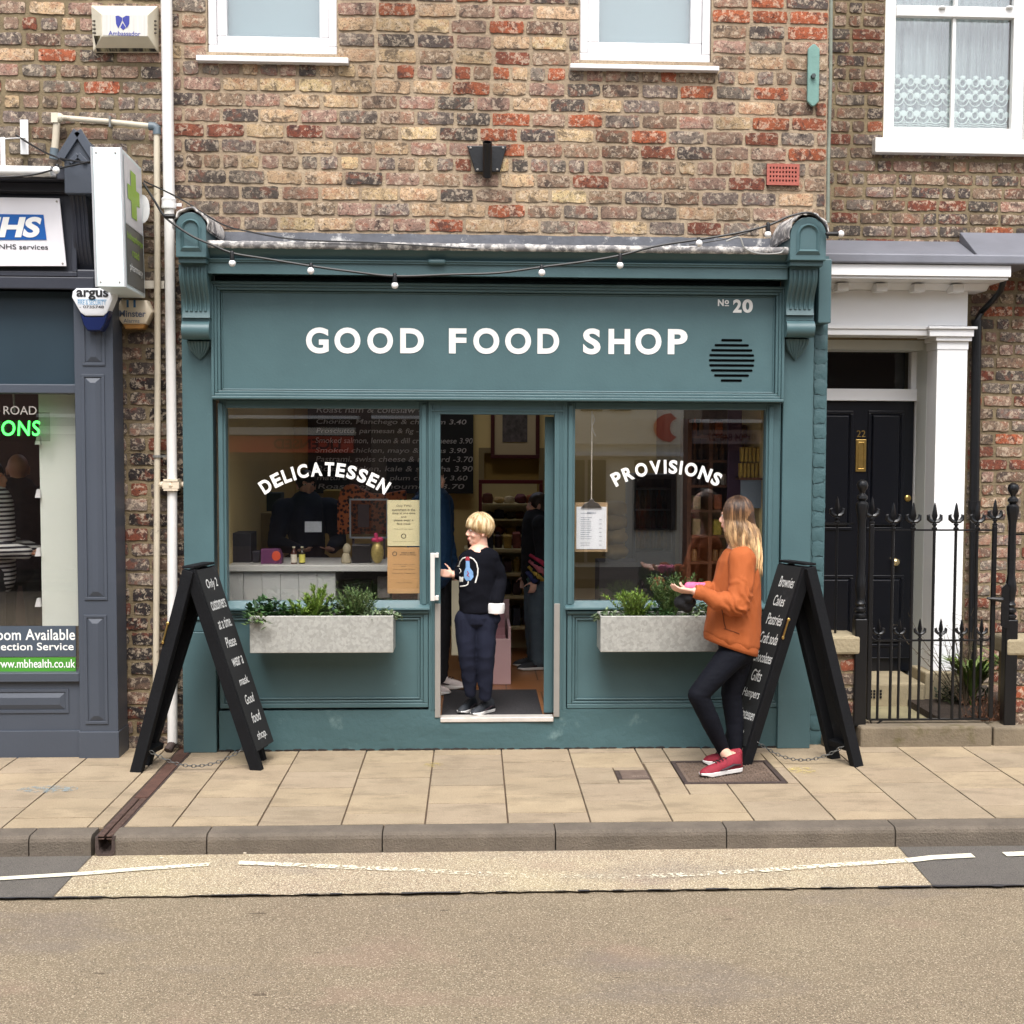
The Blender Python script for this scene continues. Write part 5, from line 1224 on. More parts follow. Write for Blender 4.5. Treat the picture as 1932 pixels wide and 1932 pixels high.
# ------------------------------------------------------------------ planters and herbs
def galv():
    m, t, b, o = nt('galvanised'); p = pos(t); vo = nd(t, 'ShaderNodeTexVoronoi'); vo.inputs['Scale'].default_value = 55; t.links.new(p, vo.inputs['Vector'])
    n = noi(t, p, 30, 5, .7, 1.5); s = nd(t, 'ShaderNodeSeparateColor'); t.links.new(vo.outputs['Color'], s.inputs[0])
    c = ramp(t, s.outputs[0], [(.1, lin(156, 156, 150)), (.9, lin(176, 176, 170))]); c = mixc(t, ramp(t, n, [(.42, g(.3)), (.55, g(0))]), c, lin(140, 140, 136))
    t.links.new(c, b.inputs['Base Color']); b.inputs['Roughness'].default_value = .5; b.inputs['Metallic'].default_value = .25; return m
GALV = galv()
YPL = -.27
def leafmat(name, a, b_):
    m, t, b, o = nt(name); at = nd(t, 'ShaderNodeNewGeometry'); n = at.outputs['Random Per Island']
    c = ramp(t, n, [(0, lin(*a)), (1, lin(*b_))]); t.links.new(c, b.inputs['Base Color']); b.inputs['Roughness'].default_value = .55
    b.inputs['Specular IOR Level'].default_value = .35; return m
LF1 = leafmat('herb_green', (52, 78, 40), (104, 128, 74)); LF2 = leafmat('bright_green', (86, 118, 44), (132, 156, 66)); LF3 = leafmat('deep_green', (34, 62, 34), (70, 104, 58)); LF4 = leafmat('grey_green', (70, 92, 60), (128, 144, 108))
STEM = pm('stem_green', (84, 92, 52), .7, .1, 10, 0)
def leaf(mb, p, d, L, w, up=V(0,0,1)):
    d = d.normalized(); s = d.cross(up)
    if s.length < .01: s = V(1, 0, 0)
    s.normalize(); n_ = s.cross(d)
    a, b2, c, e = p, p+d*L*.5+s*w*.5+n_*L*.08, p+d*L, p+d*L*.5-s*w*.5+n_*L*.08; m_ = p+d*L*.5-n_*L*.02
    i = mb.av([a, b2, c, e, m_]); mb.af(i, i+1, i+4); mb.af(i+1, i+2, i+4); mb.af(i+2, i+3, i+4); mb.af(i+3, i, i+4)
def rvec(s=1): return V(random.gauss(0, 1), random.gauss(0, 1), random.gauss(0, 1)).normalized()*s
def sprigs(name, base, n, h, spread, nl, ll, lw, mat, lab, group='herbs in the left planter', cat='herb', up=.9):
    t = thing(name, base, lab, cat, group); f = MB(); st = MB(); base = Vector(base)
    for i in range(n):
        d = V(random.gauss(0, spread), random.gauss(0, spread*.6), 1).normalized(); hh = h*random.uniform(.55, 1); p0 = base+V(random.uniform(-1, 1)*spread*h*.5, random.uniform(-.04, .04), -.01)
        pts = [p0+d*hh*k/5+V(d.x, d.y, 0)*.3*hh*(k/5)**2+rvec(.004) for k in range(6)]
        st.tube(pts, [.0022]*5+[.0008], 4)
        for k in range(nl):
            u = random.uniform(.12, 1)*4.99; q = pts[int(u)].lerp(pts[int(u)+1], u-int(u)); dd = (d*up+rvec(.9)).normalized(); leaf(f, q, dd, ll*random.uniform(.6, 1.2), lw)
    f.build('foliage', mat, t); st.build('stem', STEM, t); return t
def bushy(name, base, rx, rz, n, ll, lw, mat, lab, group=None, droop=0):
    t = thing(name, base, lab, 'herb', group); f = MB(); st = MB(); base = Vector(base)
    for i in range(n):
        a = random.uniform(0, 2*PI); r = rx*math.sqrt(random.random()); p = base+V(r*math.cos(a), max(-.10, min(.06, .6*r*math.sin(a))), rz*random.uniform(0, 1)*(1-(r/rx)**2*.7)-droop*random.random()*(r/rx))
        if droop and p.y > base.y-.03: p.y = base.y-.06-random.random()*.05
        leaf(f, p, V(random.gauss(0, 1), random.gauss(-.5, .8), random.gauss(.2, .5)), ll*random.uniform(.6, 1.3), lw*random.uniform(.7, 1.2))
        if i % 6 == 0: st.tube([base+V((p.x-base.x)*.4, 0, -.02), p], .0018, 4)
    f.build('foliage', mat, t); st.build('stem', STEM, t); return t
def planter(a, b2, c, d, lab):
    x0, x1, z0, z1 = R(a, b2, c, d, YPL); y1 = -.015
    t = thing('planter', ((x0+x1)/2, YPL, z0), lab, 'planter'); w = .012
    f = MB(); f.box(x0, x1, YPL, YPL+w, z0, z1).box(x0, x1, y1-w, y1, z0, z1).box(x0, x0+w, YPL+w, y1-w, z0, z1).box(x1-w, x1, YPL+w, y1-w, z0, z1).box(x0+w, x1-w, YPL+w, y1-w, z0, z0+w)
    f.build('trough', GALV, t, bevel=.004)
    f = MB(); f.box(x0+w, x1-w, YPL+w, y1-w, z1-.08, z1-.025); f.build('soil', pm('potting_soil', (46, 36, 28), .95, .3, 20, .8, 60), t)
    return x0, x1, z1-.03
x0, x1, zs = planter(471, 1162, 742, 1232, 'galvanised metal window box of herbs under the delicatessen window'); yc = -.15
PX = lambda px: W(px, 1160, yc).x
G1 = 'herbs in the left planter'
bushy('leafy_herb', (PX(505), yc, zs), .15, .13, 300, .052, .036, LF3, 'broad leafed green herb spilling over the left end of the left planter', G1, .0)
bushy('trailing_herb', (PX(492), yc-.09, zs+.02), .07, .05, 50, .04, .026, LF1, 'small trailing herb hanging over the front left corner of the left planter', G1, .07)
sprigs('fern', (PX(595), yc, zs), 16, .22, .30, 90, .035, .010, LF2, 'bright green feathery herb in the middle of the left planter', G1)
sprigs('fern', (PX(570), yc, zs), 18, .13, .6, 50, .03, .012, LF2, 'low bright green herb beside the taller feathery one', G1)
bushy('leafy_herb', (PX(635), yc, zs), .15, .12, 260, .045, .032, LF1, 'round leafed herb in front of the fine leafed bush', G1)
sprigs('bushy_thyme', (PX(672), yc+.02, zs), 90, .21, .36, 44, .022, .006, LF1, 'dense fine leafed upright bush near the right of the left planter', G1)
bushy('leafy_herb', (PX(715), yc-.02, zs), .14, .07, 220, .038, .028, LF4, 'low pale leafed herb at the right end of the left planter', G1)
bushy('leafy_herb', (PX(548), yc, zs), .10, .08, 150, .038, .028, LF1, 'low leafy herb between the broad leaves and the feathery herb', G1)
x0, x1, zs = planter(1133, 1162, 1404, 1230, 'galvanised metal window box of herbs partly behind the woman in orange'); G2 = 'herbs in the right planter'
sprigs('rosemary', (PX(1198), yc, zs), 46, .20, .34, 60, .03, .007, LF2, 'yellow green upright rosemary in the right planter', G2)
sprigs('rosemary', (PX(1262), yc+.02, zs), 48, .31, .28, 70, .03, .007, LF1, 'tall dark rosemary just left of the hands of the woman', G2)
bushy('leafy_herb', (PX(1155), yc-.02, zs), .13, .06, 220, .032, .024, LF4, 'low grey green herb at the left end of the right planter', G2)
bushy('leafy_herb', (PX(1318), yc-.02, zs), .11, .11, 150, .05, .036, LF4, 'variegated leafed herb right of the tall rosemary', G2)
bushy('leafy_herb', (PX(1235), yc-.02, zs), .13, .08, 200, .034, .024, LF3, 'low dark herb between the two rosemary bushes', G2)
# garden plants by the gate
def strap(x, y, z, n, L, mat, lab):
    t = thing('strap_leafed_plant', (x, y, z), lab, 'plant'); f = MB()
    for i in range(n):
        a = random.uniform(0, 2*PI); l = L*random.uniform(.6, 1); w = random.uniform(.014, .026); dx, dy = math.cos(a)*.5, math.sin(a)*.35; pts = []
        sd = V(-math.sin(a), math.cos(a), 0)
        for k in range(8):
            u = k/7; c = V(x+dx*l*(u**1.5), y+dy*l*(u**1.5), z+l*(u-.42*u**2.6)); ww = w*math.sin(PI*min(.98, .18+u*.82)); pts.append((c-sd*ww, c+sd*ww))
        i0 = f.av([p for q in pts for p in q])
        for k in range(7): f.af(i0+2*k, i0+2*k+1, i0+2*k+3, i0+2*k+2)
    f.build('foliage', mat, t, smooth='all')
strap(W(1835, 1290, .8).x, .8, .12, 80, .66, leafmat('iris_green', (70, 100, 44), (124, 142, 74)), 'clump of strap shaped green leaves behind the iron gate')
strap(W(1925, 1150, .7).x, .7, .12, 40, .78, MATS.get('x') or leafmat('iris_green2', (80, 106, 50), (130, 146, 84)), 'clump of strap shaped leaves at the right edge behind the low wall')
t = thing('dry_shrub', (W(1850, 1380, .3).x, .3, .1), 'reddish brown dried weeds at the foot of the right gate post', 'weeds'); f = MB()
for i in range(90):
    a = rvec(1); a.z = abs(a.z)*1.3; p = V(W(1862, 1380, .3).x+random.gauss(0, .05), .28+random.gauss(0, .04), .11); f.tube([p, p+a*.05, p+a*.13+V(0, 0, random.uniform(-.02, .1))], [.002, .0018, .001], 3)
    leaf(f, p+a*.12, rvec(), .03, .014)
f.build('twig', pm('dry_red', (104, 70, 50), .85, .2, 20, 0), t)
t = thing('bare_shrub', (W(1795, 1300, .8).x, .8, .12), 'thin bare branched shrub in front of the white porch base', 'shrub'); f = MB()
bp = V(W(1822, 1290, .8).x, .8, .12)
for i in range(26):
    d = V(random.gauss(-.16, .3), random.gauss(0, .2), 1).normalized(); L_ = random.uniform(.35, .78); pts = [bp+d*L_*k/5+rvec(.012)*k/3 for k in range(6)]; f.tube(pts, [.004, .0035, .003, .0025, .002, .001], 4)
    for k in range(4): q = pts[random.randint(2, 5)]; e_ = q+rvec(.07); f.tube([q, e_], [.0015, .001], 3); leaf(f, e_, rvec(), .02, .008)
f.build('branch', pm('bare_twig', (88, 76, 58), .85, .2, 20, 0), t)
bushy('dark_ground_plant', (W(1790, 1300, .95).x+.1, .95, .13), .22, .16, 260, .05, .02, leafmat('bed_dark', (26, 36, 22), (66, 76, 44)), 'low dark foliage in the flower bed beside the porch')
# ------------------------------------------------------------------ chalkboards
def aboard(name, nl, nr, fl, fr_, rn, rf, lab, textside, lines, hook):
    t = thing('pavement_chalkboard', ((nl.x+nr.x)/2, (nl.y+fl.y)/2, 0), lab, 'chalkboard')
    rn0, rf0 = rn, rf
    for side, (n_, f_) in (('l', (nl, fl)), ('r', (nr, fr_))):
        ro = V(-.036 if side == 'l' else .036, 0, 0); rn, rf = rn0+ro, rf0+ro
        yv = (rf-rn).normalized(); d = (n_-rn); Ld = d.length; d.normalize(); nrm = d.cross(yv); nrm.normalize()
        if (nrm.x > 0) != (side == 'r'): nrm = -nrm
        th = .072; rw = .05; cn = -nrm*th/2
        p = MB(); a, b2 = rn+cn, n_+cn
        p.obox((a+b2)/2+yv*rw/2, d*Ld/2, yv*rw/2, nrm*th/2); p.build('near_leg' if False else 'leg', BLACKM, t, bevel=.004)
        d2 = f_-rf; L2 = d2.length; d2.normalize(); a, b2 = rf+cn, f_+cn
        p = MB(); p.obox((a+b2)/2-yv*rw/2, d2*L2/2, yv*rw/2, nrm*th/2); p.build('leg', BLACKM, t, bevel=.004)
        wid = (rf-rn).length; p = MB(); c0 = rn+yv*wid/2-nrm*.001; Lp = Ld-.13
        p.obox(c0+d*(Lp/2+.01)+yv*rw*.25, d*(Lp/2-.0), yv*(wid/2-rw*.25), nrm*.004)
        pn = p.build('board', pm('chalkboard_face', (18, 20, 22), .8, .2, 3, .05, dirt=((52, 54, 58), 4, .6)), t)
        p = MB(); p.obox(rn+yv*wid/2+cn*1.25+d*.03, d*.025, yv*(wid/2-rw-.002), nrm*th*.36); p.build('cross_rail', BLACKM, t, bevel=.003); p = MB(); p.obox(rn+yv*wid/2+cn*1.2+d*(Lp+.0), d*.02, yv*(wid/2-rw-.002), nrm*th*.38); p.build('cross_rail', BLACKM, t, bevel=.003)
        if side == textside:
            y0_, wd = .0, wid
            uv = yv if side == 'r' else -yv; org = rn if side == 'r' else rf
            n = len(lines); top, st = .055, (Lp-.06)/n
            for i, (s_, u0, u1, k) in enumerate(lines):
                p = MB(); o = org+uv*wid*(u0*.9+.04)+d*(top+st*i+st*.78*1)+nrm*.0055; put_text(p, s_, o+uv*wid*.06, uv*wid*(u1-u0)*.82, -d*st*(.56 if textside == 'l' else .54)*k, .006, .15); p.build('chalk_lettering', pm('chalk_white', (206, 208, 206), .8, .1, 90, 0), pn)
        if side == hook:
            p = MB(); q = rn+d*Ld*.31+yv*.0; e_ = d*.055; p.tube([q-e_-yv*.004, q+e_-yv*.006], .006, 6); p.ell(q-e_*1.05-yv*.006, (.011, .008, .011), 8, 5); p.ell(q+e_*1.1-yv*.006, (.009, .008, .012), 8, 5); p.build('brass_catch', BRASS, t, smooth=True)
    rn, rf = rn0, rf0
    p = MB(); yv = (rf-rn); p.obox((rn+rf)/2+V(0, 0, .012), yv*.5, V(.037, 0, 0), V(0, 0, .008)); p.build('top_rail', BLACKM, t, bevel=.004)
    # chain between the feet
    a, b2 = nl.lerp(rn, .13)+V(.02, .03, 0), nr.lerp(rn, .13)+V(-.02, .03, 0); p = MB(); n = 26
    for k in range(n):
        u0, u1 = k/n, (k+1)/n; cz = lambda u: -.135*(1-(2*u-1)**2); A = a.lerp(b2, u0)+V(0, 0, cz(u0)); B = a.lerp(b2, u1)+V(0, 0, cz(u1)); dd = (B-A); m_ = (A+B)/2; L_ = dd.length*.62; dd.normalize()
        s = V(0, 1, 0) if k % 2 else dd.cross(V(0, 1, 0)); p.tube([m_+dd*L_*math.cos(q*PI/5)+s*.009*math.sin(q*PI/5) for q in range(11)], .0028, 5)
    p.build('chain', pm('zinc_chain', (96, 96, 94), .45, .1, 9, 0, metal=.6), t, smooth='all')
gl_ = lambda x, y: G(x, y, 0)
nl, nr, fl, fr_ = gl_(244, 1457), gl_(493, 1454), gl_(266, 1440), gl_(504, 1432)
yn, yf = (nl.y+nr.y)/2, (fl.y+fr_.y)/2+.03
rn = W(355, 1074, yn); rf = W(394, 1061, yf); rf.z = rn.z
aboard('a', nl, nr, fl, fr_, rn, rf, 'black folding chalkboard at the left end of the shopfront asking customers to mask', 'r',
       [('Only 2', .2, .85, 1.1), ('customers', .08, .95, 1), ('at a time.', .12, .9, 1), ('Please', .2, .8, 1), ('wear a', .2, .85, .8), ('mask.', .22, .8, .8), ('Good', .22, .75, .9), ('food', .25, .78, 1), ('shop.', .22, .8, 1)], 'l')
nl, nr, fl, fr_ = gl_(1401, 1444), gl_(1630, 1445), gl_(1412, 1428), gl_(1598, 1424)
yn, yf = (nl.y+nr.y)/2, (fl.y+fr_.y)/2-.03
rn = W(1529, 1068, yn); rf = W(1480, 1056, yf); rf.z = rn.z
fl = V(nl.x+(rf.x-rn.x), yf, 0); fr_ = V(nr.x+(rf.x-rn.x), yf, 0)
aboard('b', nl, nr, fl, fr_, rn, rf, 'black folding chalkboard behind the woman listing brownies and cakes', 'l',
       [('Brownies', .2, .88, 1), ('Cakes', .2, .72, 1), ('Pastries', .16, .88, 1.05), ('Craft soda', .1, .95, 1.05), ('Chocolates', .1, .96, 1), ('Gifts', .25, .72, 1.1), ('Hampers', .1, .9, 1.05), ('Delicatessen', .0+.04, .97, 1), ('Toast', .25, .7, 1)], 'l')
# ------------------------------------------------------------------ behind the glass
def bx_(name, a, b2, c, d, Y, dep, mat, lab, cat, group=None, bevel=.004):
    x0, x1, z0, z1 = R(a, b2, c, d, Y); f = MB(); f.box(x0, x1, Y, Y+dep, z0, z1)
    return tag(f.build(name, mat, None, bevel=bevel), lab, cat, group)
TG = pm('grey_white_boarding', (176, 178, 174), .6, .03, 2, 0)
YC0 = .42; x0, x1, z0, z1 = R(425, 1079, 633, 1180, YC0)
zt = R(425, 1066, 730, 1080, YC0)[3]; xe = W(796, 1075, YC0).x
t = thing('deli_counter', ((x0+x1)/2, YC0, ZF), 'white boarded counter behind the delicatessen window', 'counter')
f = MB(); n = 6; pw = (x1-x0)/n
for k in range(n): f.box(x0+k*pw+.0015, x0+(k+1)*pw-.0015, YC0, YC0+.02, ZF, zt-.045)
f.box(x0, x1, YC0+.02, YC0+.03, ZF, zt-.045).box(x1-.03, x1, YC0+.03, YC0+.6, ZF, zt-.045).box(xe-.03, xe, YC0+.03, YC0+.6, ZF, zt-.045); f.build('boarding', TG, t)
f = MB(); f.box(x0-.02, xe+.0, YC0-.03, YC0+.62, zt-.042, zt); f.build('worktop', pm('worktop_pale', (190, 190, 184), .4, .03, 2, 0), t, bevel=.004)
f = MB(); f.box(x1+.001, xe-.031, YC0+.06, YC0+.6, zt-.40, zt-.385).box(x1+.001, xe-.031, YC0+.58, YC0+.6, ZF, zt-.046); f.build('open_shelf', BLACKM, t)
def on(px0, px1, py0, Y, zb=None, dep=.1, name='box', mat=None, lab='', cat='box', group=None):
    """solid standing on the counter"""
    x0 = W(px0, 1060, Y).x; x1 = W(px1, 1060, Y).x; z1 = W(px0, py0, Y).z; f = MB(); f.box(x0, x1, Y, Y+dep, (zt if zb is None else zb), z1)
    return tag(f.build(name, mat, None, bevel=.004), lab, cat, group)
on(428, 474, 1006, .62, dep=.25, name='crate', mat=pm('black_crate', (22, 24, 34), .6, .1, 3, 0), lab='black crate on the left end of the counter in the delicatessen window', cat='crate')
on(476, 490, 1040, .60, dep=.1, name='dark_tin', mat=pm('dark_tin', (30, 32, 44), .4, .1, 3, 0), lab='dark tin between the black crate and the purple carton', cat='tin')
x = W(492, 1050, .5).x; x2 = W(531, 1050, .5).x; zz = W(500, 1036, .5).z; t = thing('purple_carton', (x, .5, zt), 'purple and orange handled carton on the counter left of the two bottles', 'carton')
f = MB(); f.box(x, x2-.03, .5, .6, zt, zz); f.prism([(x2-.029, zt), (x2, zt), (x2+.0, zt+(zz-zt)*.55), (x2-.02, zz), (x2-.029, zz)], 'y', .5, .6); f.build('carton', pm('purple_card', (92, 42, 84), .5, .1, 3, 0), t, bevel=.003)
f = MB(); f.ell((x2-.035, .497, zt+.055), (.03, .004, .035), 12, 7); f.build('orange_patch', pm('orange_card', (200, 74, 40), .5, .05, 3, 0), t)
def bottle(px, py0, Y, zb, glassc, labelc, lab, group=None, r=.021, name='bottle'):
    p = W(px, 1050, Y); h = W(px, py0, Y).z-zb; t = thing(name, (p.x, Y, zb), lab, 'bottle', group)
    f = MB(); f.lathe([(.001, 0), (r, 0), (r, h*.62), (r*.85, h*.70), (r*.42, h*.80), (r*.4, h*.92)], p.x, Y, 14, zb); f.build('glass_body', pm('bottle_%d_%d_%d' % glassc, glassc, .12, 0, 3, 0), t, smooth=True)
    f = MB(); f.lathe([(r*1.02, h*.08), (r*1.02, h*.55)], p.x, Y, 14, zb); f.build('label_band', pm('label_%d_%d_%d' % labelc, labelc, .6, .05, 9, 0), t, smooth=True)
    f = MB(); f.lathe([(r*.5, h*.92), (r*.5, h), (.001, h)], p.x, Y, 12, zb); f.build('cap', pm('cap_pale', (190, 184, 160), .5, 0, 3, 0), t, smooth=True)
bottle(624.5*0+ 625*0+552.5+2, 1031, .52, zt, (74, 34, 24), (214, 206, 190), 'dark red bottle with a cream label on the counter, left of its pair')
bottle(570, 1031, .52, zt, (38, 34, 20), (212, 204, 96), 'dark bottle with a yellow label on the counter, right of its pair')
# figurine, tub, egg parcel
p = W(653, 1060, .55); t = thing('stone_head', (p.x, .55, zt), 'pale rounded ornament standing on the counter beside a black tub', 'ornament')
f = MB(); f.cap((p.x, .55, zt+.02), (p.x, .55, zt+.05), .036, .028); f.ell((p.x+.006, .55, zt+.10), (.028, .03, .038)); f.build('ornament', pm('pale_stone', (168, 158, 132), .7, .08, 9, 0), t, smooth=True)
on(664, 700, 1028, .56, dep=.12, name='tub', mat=pm('black_tub', (20, 20, 24), .4, .1, 3, 0), lab='black tub on the counter between the pale ornament and the wrapped egg', cat='tub')
p = W(712, 1050, .52); t = thing('wrapped_egg', (p.x, .52, zt), 'gold wrapped egg with a pink bow on the counter near the posters', 'egg')
f = MB(); f.ell((p.x, .52, zt+.075), (.045, .04, .075), 16, 12); f.build('egg', pm('gold_wrap', (168, 148, 84), .3, .3, 50, .4, metal=.3), t, smooth=True)
f = MB(); f.ell((p.x-.02, .515, zt+.165), (.022, .012, .016)); f.ell((p.x+.02, .515, zt+.168), (.022, .012, .016)); f.cap((p.x, .52, zt+.15), (p.x-.01, .52, zt+.20), .010, .014); f.build('bow', pm('pink_ribbon', (190, 40, 92), .5, .1, 9, 0), t, smooth=True)
f = MB(); f.quad((0, 0, 0), (1, 0, 0), (1, 0, 1)) if False else None
bx_('snack_bag', 712, 1088, 735, 1128, .56, .05, pm('foil_bag', (170, 164, 158), .35, .3, 20, .6, metal=.3), 'crinkled pale snack bag on the shelf under the counter', 'bag')
bx_('snack_bag', 740, 1110, 790, 1130, .56, .05, pm('brown_bag', (98, 52, 34), .5, .4, 30, .6), 'brown packet on the low shelf under the kraft notice', 'bag')
bx_('snack_bag', 650, 1096, 700, 1131, .60, .05, pm('dark_bag', (52, 46, 44), .5, .4, 20, .6), 'dark packet on the low shelf behind the bushy herb', 'bag')
# posters on the glass
def poster(a, b2, c, d, mat, lab, rows, ink):
    x0, x1, z0, z1 = R(a, b2, c, d, YG+.012); t = thing('window_poster', (x0, YG+.012, z0), lab, 'poster'); f = MB(); f.box(x0, x1, YG+.010, YG+.012, z0, z1); f.build('paper', mat, t)
    f = MB()
    for s_, u0, u1, v0, v1 in rows: o = V(x0+(x1-x0)*u0, YG+.0085, z1-(z1-z0)*v1); put_text(f, s_, o, V((x1-x0)*(u1-u0), 0, 0), V(0, 0, (z1-z0)*(v1-v0)), .006)
    f.build('lettering', ink, t)
INK = pm('grey_ink', (88, 84, 70), .7, 0, 3, 0)
poster(731, 943.5, 792, 1030, pm('cream_paper', (214, 206, 166), .7, .03, 3, 0), 'cream notice on the delicatessen window limiting the shop to two customers', [('Only TWO', .28, .74, .10, .16), ('customers in the', .15, .86, .18, .24), ('shop at one time', .15, .86, .26, .32), ('and', .42, .58, .34, .385), ('please wear a', .2, .8, .41, .475), ('face mask', .29, .72, .49, .54), ('Thank you for your support', .2, .8, .62, .645), ('O', .42, .58, .73, .84), ('www.goodfoodshop', .15, .85, .895, .912)], INK)
poster(731, 1032.5, 792, 1119.5, pm('kraft_paper', (196, 156, 106), .7, .04, 3, 0), 'brown kraft paper notice below the cream one on the delicatessen window', [('O', .15, .3, .09, .19), ('WEAR A MASK', .42, .86, .10, .135), ('BEFORE ENTERING', .38, .88, .15, .175), ('opening hours today', .17, .86, .36, .38), ('and', .43, .56, .40, .42), ('please keep your distance', .17, .86, .47, .49), ('thank you for shopping local', .14, .86, .55, .575), ('please use the hand gel', .25, .75, .76, .78)], INK)
# clipboard hanging in the right window
x0, x1, z0, z1 = R(1084.5, 948, 1146, 1041, YG+.03); t = thing('clipboard', (x0, YG+.03, z0), 'clipboard with a printed menu hanging on a string in the provisions window', 'clipboard')
f = MB(); f.box(x0+.0, x1, YG+.028, YG+.032, z0, z1); f.build('board', pm('hardboard', (172, 146, 110), .6, .06, 5, 0), t, bevel=.001)
f = MB(); a, b2, c, d = R(1087.5, 956, 1144, 1036, YG+.026); f.box(a, b2, YG+.024, YG+.0275, c, d); f.build('paper', pm('bright_paper', (232, 236, 240), .6, .01, 3, 0), t)
f = MB(); n = 16
for k in range(n):
    z = d-(d-c)*(.16+.05*k); w_ = (b2-a); f.box(a+w_*.14, a+w_*(.40+.12*random.random()), YG+.0225, YG+.0235, z, z+.0028) if k not in (1, 13) else None
    if k > 2 and k % 2: f.box(a+w_*.76, a+w_*.84, YG+.0225, YG+.0235, z, z+.0028)
ptext(f, 'MENU', 1108, 966, 1124, 969.5, YG+.0225, .01); f.build('printed_line', pm('pale_ink', (120, 130, 146), .6, 0, 3, 0), t)
f = MB(); m_ = (x0+x1)/2; f.prism([(m_-.07, z1-.035), (m_+.07, z1-.035), (m_+.045, z1-.005), (m_+.02, z1+.005), (m_+.012, z1+.025), (m_-.012, z1+.025), (m_-.02, z1+.005), (m_-.045, z1-.005)], 'y', YG+.012, YG+.022); f.build('bulldog_clip', pm('clip_steel', (110, 106, 102), .35, .1, 9, 0, metal=.7), t, bevel=.003)
f = MB(); p = W(1117, 776, YG+.03); f.tube([(m_, YG+.02, z1+.02), (p.x, YG+.03, p.z)], .0035, 5); f.tube([(p.x, YG+.03, p.z-.10), (p.x+.018, YG+.03, p.z-.06), (p.x+.006, YG+.03, p.z-.02)], .003, 5); f.tube([(p.x, YG+.03, p.z-.10), (p.x+.012, YG+.03, p.z-.14), (p.x+.026, YG+.03, p.z-.165)], .003, 5); f.build('string', pm('twine', (206, 200, 186), .8, .05, 9, 0), t)
# menu board on the back wall
YBd = YI-.06; x0, x1, z0, z1 = R(581, 745, 893, 931, YBd)
t = thing('menu_board', ((x0+x1)/2, YBd, z0), 'large black chalk menu board of sandwiches on the back wall', 'menu board')
z1 = min(z1, ZC-.02)
f = MB(); f.box(x0, x1, YBd, YBd+.02, z0, z1); f.build('board', pm('menu_black', (14, 15, 19), .7, .1, 2, 0), t)
Yl = YBd-.004
for s_, a, b2, y, e_ in (('Roast ham & coleslaw - 3.30', 597, 838, 779, 0), ('Chorizo, Manchego & chilli jam 3.40', 597, 880, 803, 0), ('Prosciutto, parmesan & fig -', 597, 790, 820, 0), ('Smoked salmon, lemon & dill cream cheese 3.90', 595, 892, 838, 0), ('Smoked chicken, mayo & leaves 3.90', 595, 880, 857, 0), ('Pastrami, swiss cheese & mustard -3.70', 596, 892, 873, 0), ('Roast chicken, kale & sriracha 3.90', 598, 892, 891, 0), ('mature cheddar, plum chutney 3.60', 598, 882, 909, 0), ('Roast veg & houmous 3.70', 600, 876, 925, 0)):
    f = MB(); ptext(f, s_, a, y-12, b2, y, Yl, .004, .15); f.build('chalk_lettering', pm('chalk_grey', (170, 166, 166), .8, .1, 60, 0), t)
# picture above the doorway sight line
YP_ = YI-.05; a, b2, c, d = R(926, 742, 1018, 865, YP_); t = thing('framed_picture', (a, YP_, c), 'picture in a dark red frame with a cream mount high on the back wall', 'picture')
f = MB(); f.frame(a, b2, c, d, .035, YP_-.02, YP_+.02); f.build('frame', pm('oxblood_frame', (70, 24, 26), .4, .1, 5, 0), t, bevel=.003)
MB().box(a+.036, b2-.036, YP_-.004, YP_+.0, c+.036, d-.036).build('mount', pm('mount_cream', (176, 160, 128), .8, .02, 3, 0), t)
q = R(948, 750, 995, 834, YP_); f = MB(); f.box(q[0], q[1], YP_-.008, YP_-.005, q[2], q[3]); f.build('print', pm('grey_print', (78, 72, 72), .7, .5, 24, 0), t)
# alcove: darker yellow recess framed in pale trim
a, b2, c, d = R(903, 845, 1026, 1240, YI-.02); f = MB(); tr = .05; f.box(a, a+tr, YI-.05, YI-.001, ZF, d).box(b2-tr, b2, YI-.05, YI-.001, ZF, d).box(a+tr, b2-tr, YI-.05, YI-.001, d-tr, d); f.build('doorway_trim', pm('trim_olive', (128, 112, 78), .6, .04, 3, 0), SHOP)
MB().box(a+tr, b2-tr, YI-.01, YI-.002, ZF, d-tr).build('alcove_wall', pm('ochre_wall', (150, 122, 62), .8, .06, 2, 0), SHOP)
# display cabinet with red rails
YD = 3.25; CBR = pm('cabinet_red', (110, 22, 34), .4, .05, 3, 0); SHW = pm('shelf_cream', (192, 178, 134), .6, .05, 5, 0)
x0, x1, z0, z1 = R(903, 913, 1024, 1036, YD); t = thing('display_cabinet', ((x0+x1)/2, YD, ZF), 'glazed cake cabinet with dark red edges seen through the doorway', 'cabinet')
f = MB(); e_ = .03; f.box(x0, x0+e_, YD, YD+.03, z0, z1).box(x1-e_, x1, YD, YD+.03, z0+.2, z1).box(x0, x1, YD, YD+.03, z1+.001, z1+.035); f.build('red_rail', CBR, t, bevel=.003)
f = MB()
zsh = [W(950, y, YD).z for y in (951, 980, 1010, 1034)]
for z in zsh: f.box(x0+.035, x1-.035, YD+.02, YD+.42, z-.014, z)
f.box(x0+.032, x1-.032, YD+.43, YD+.44, z0, z1); f.build('shelf', SHW, t, bevel=.002)
MB().box(x0, x1, YD+.0, YD+.45, ZF, z0-.02).build('base', pm('cabinet_dark', (40, 34, 32), .6, .1, 3, 0), t)
PK = [(92, 52, 40), (60, 36, 34), (150, 84, 48), (176, 148, 96), (38, 40, 52), (120, 60, 50), (184, 170, 140), (70, 66, 60), (150, 120, 50), (90, 30, 40)]
CK = [pm('cake_%d' % i, c, .6, .3, 30, .3) for i, c in enumerate(PK)]
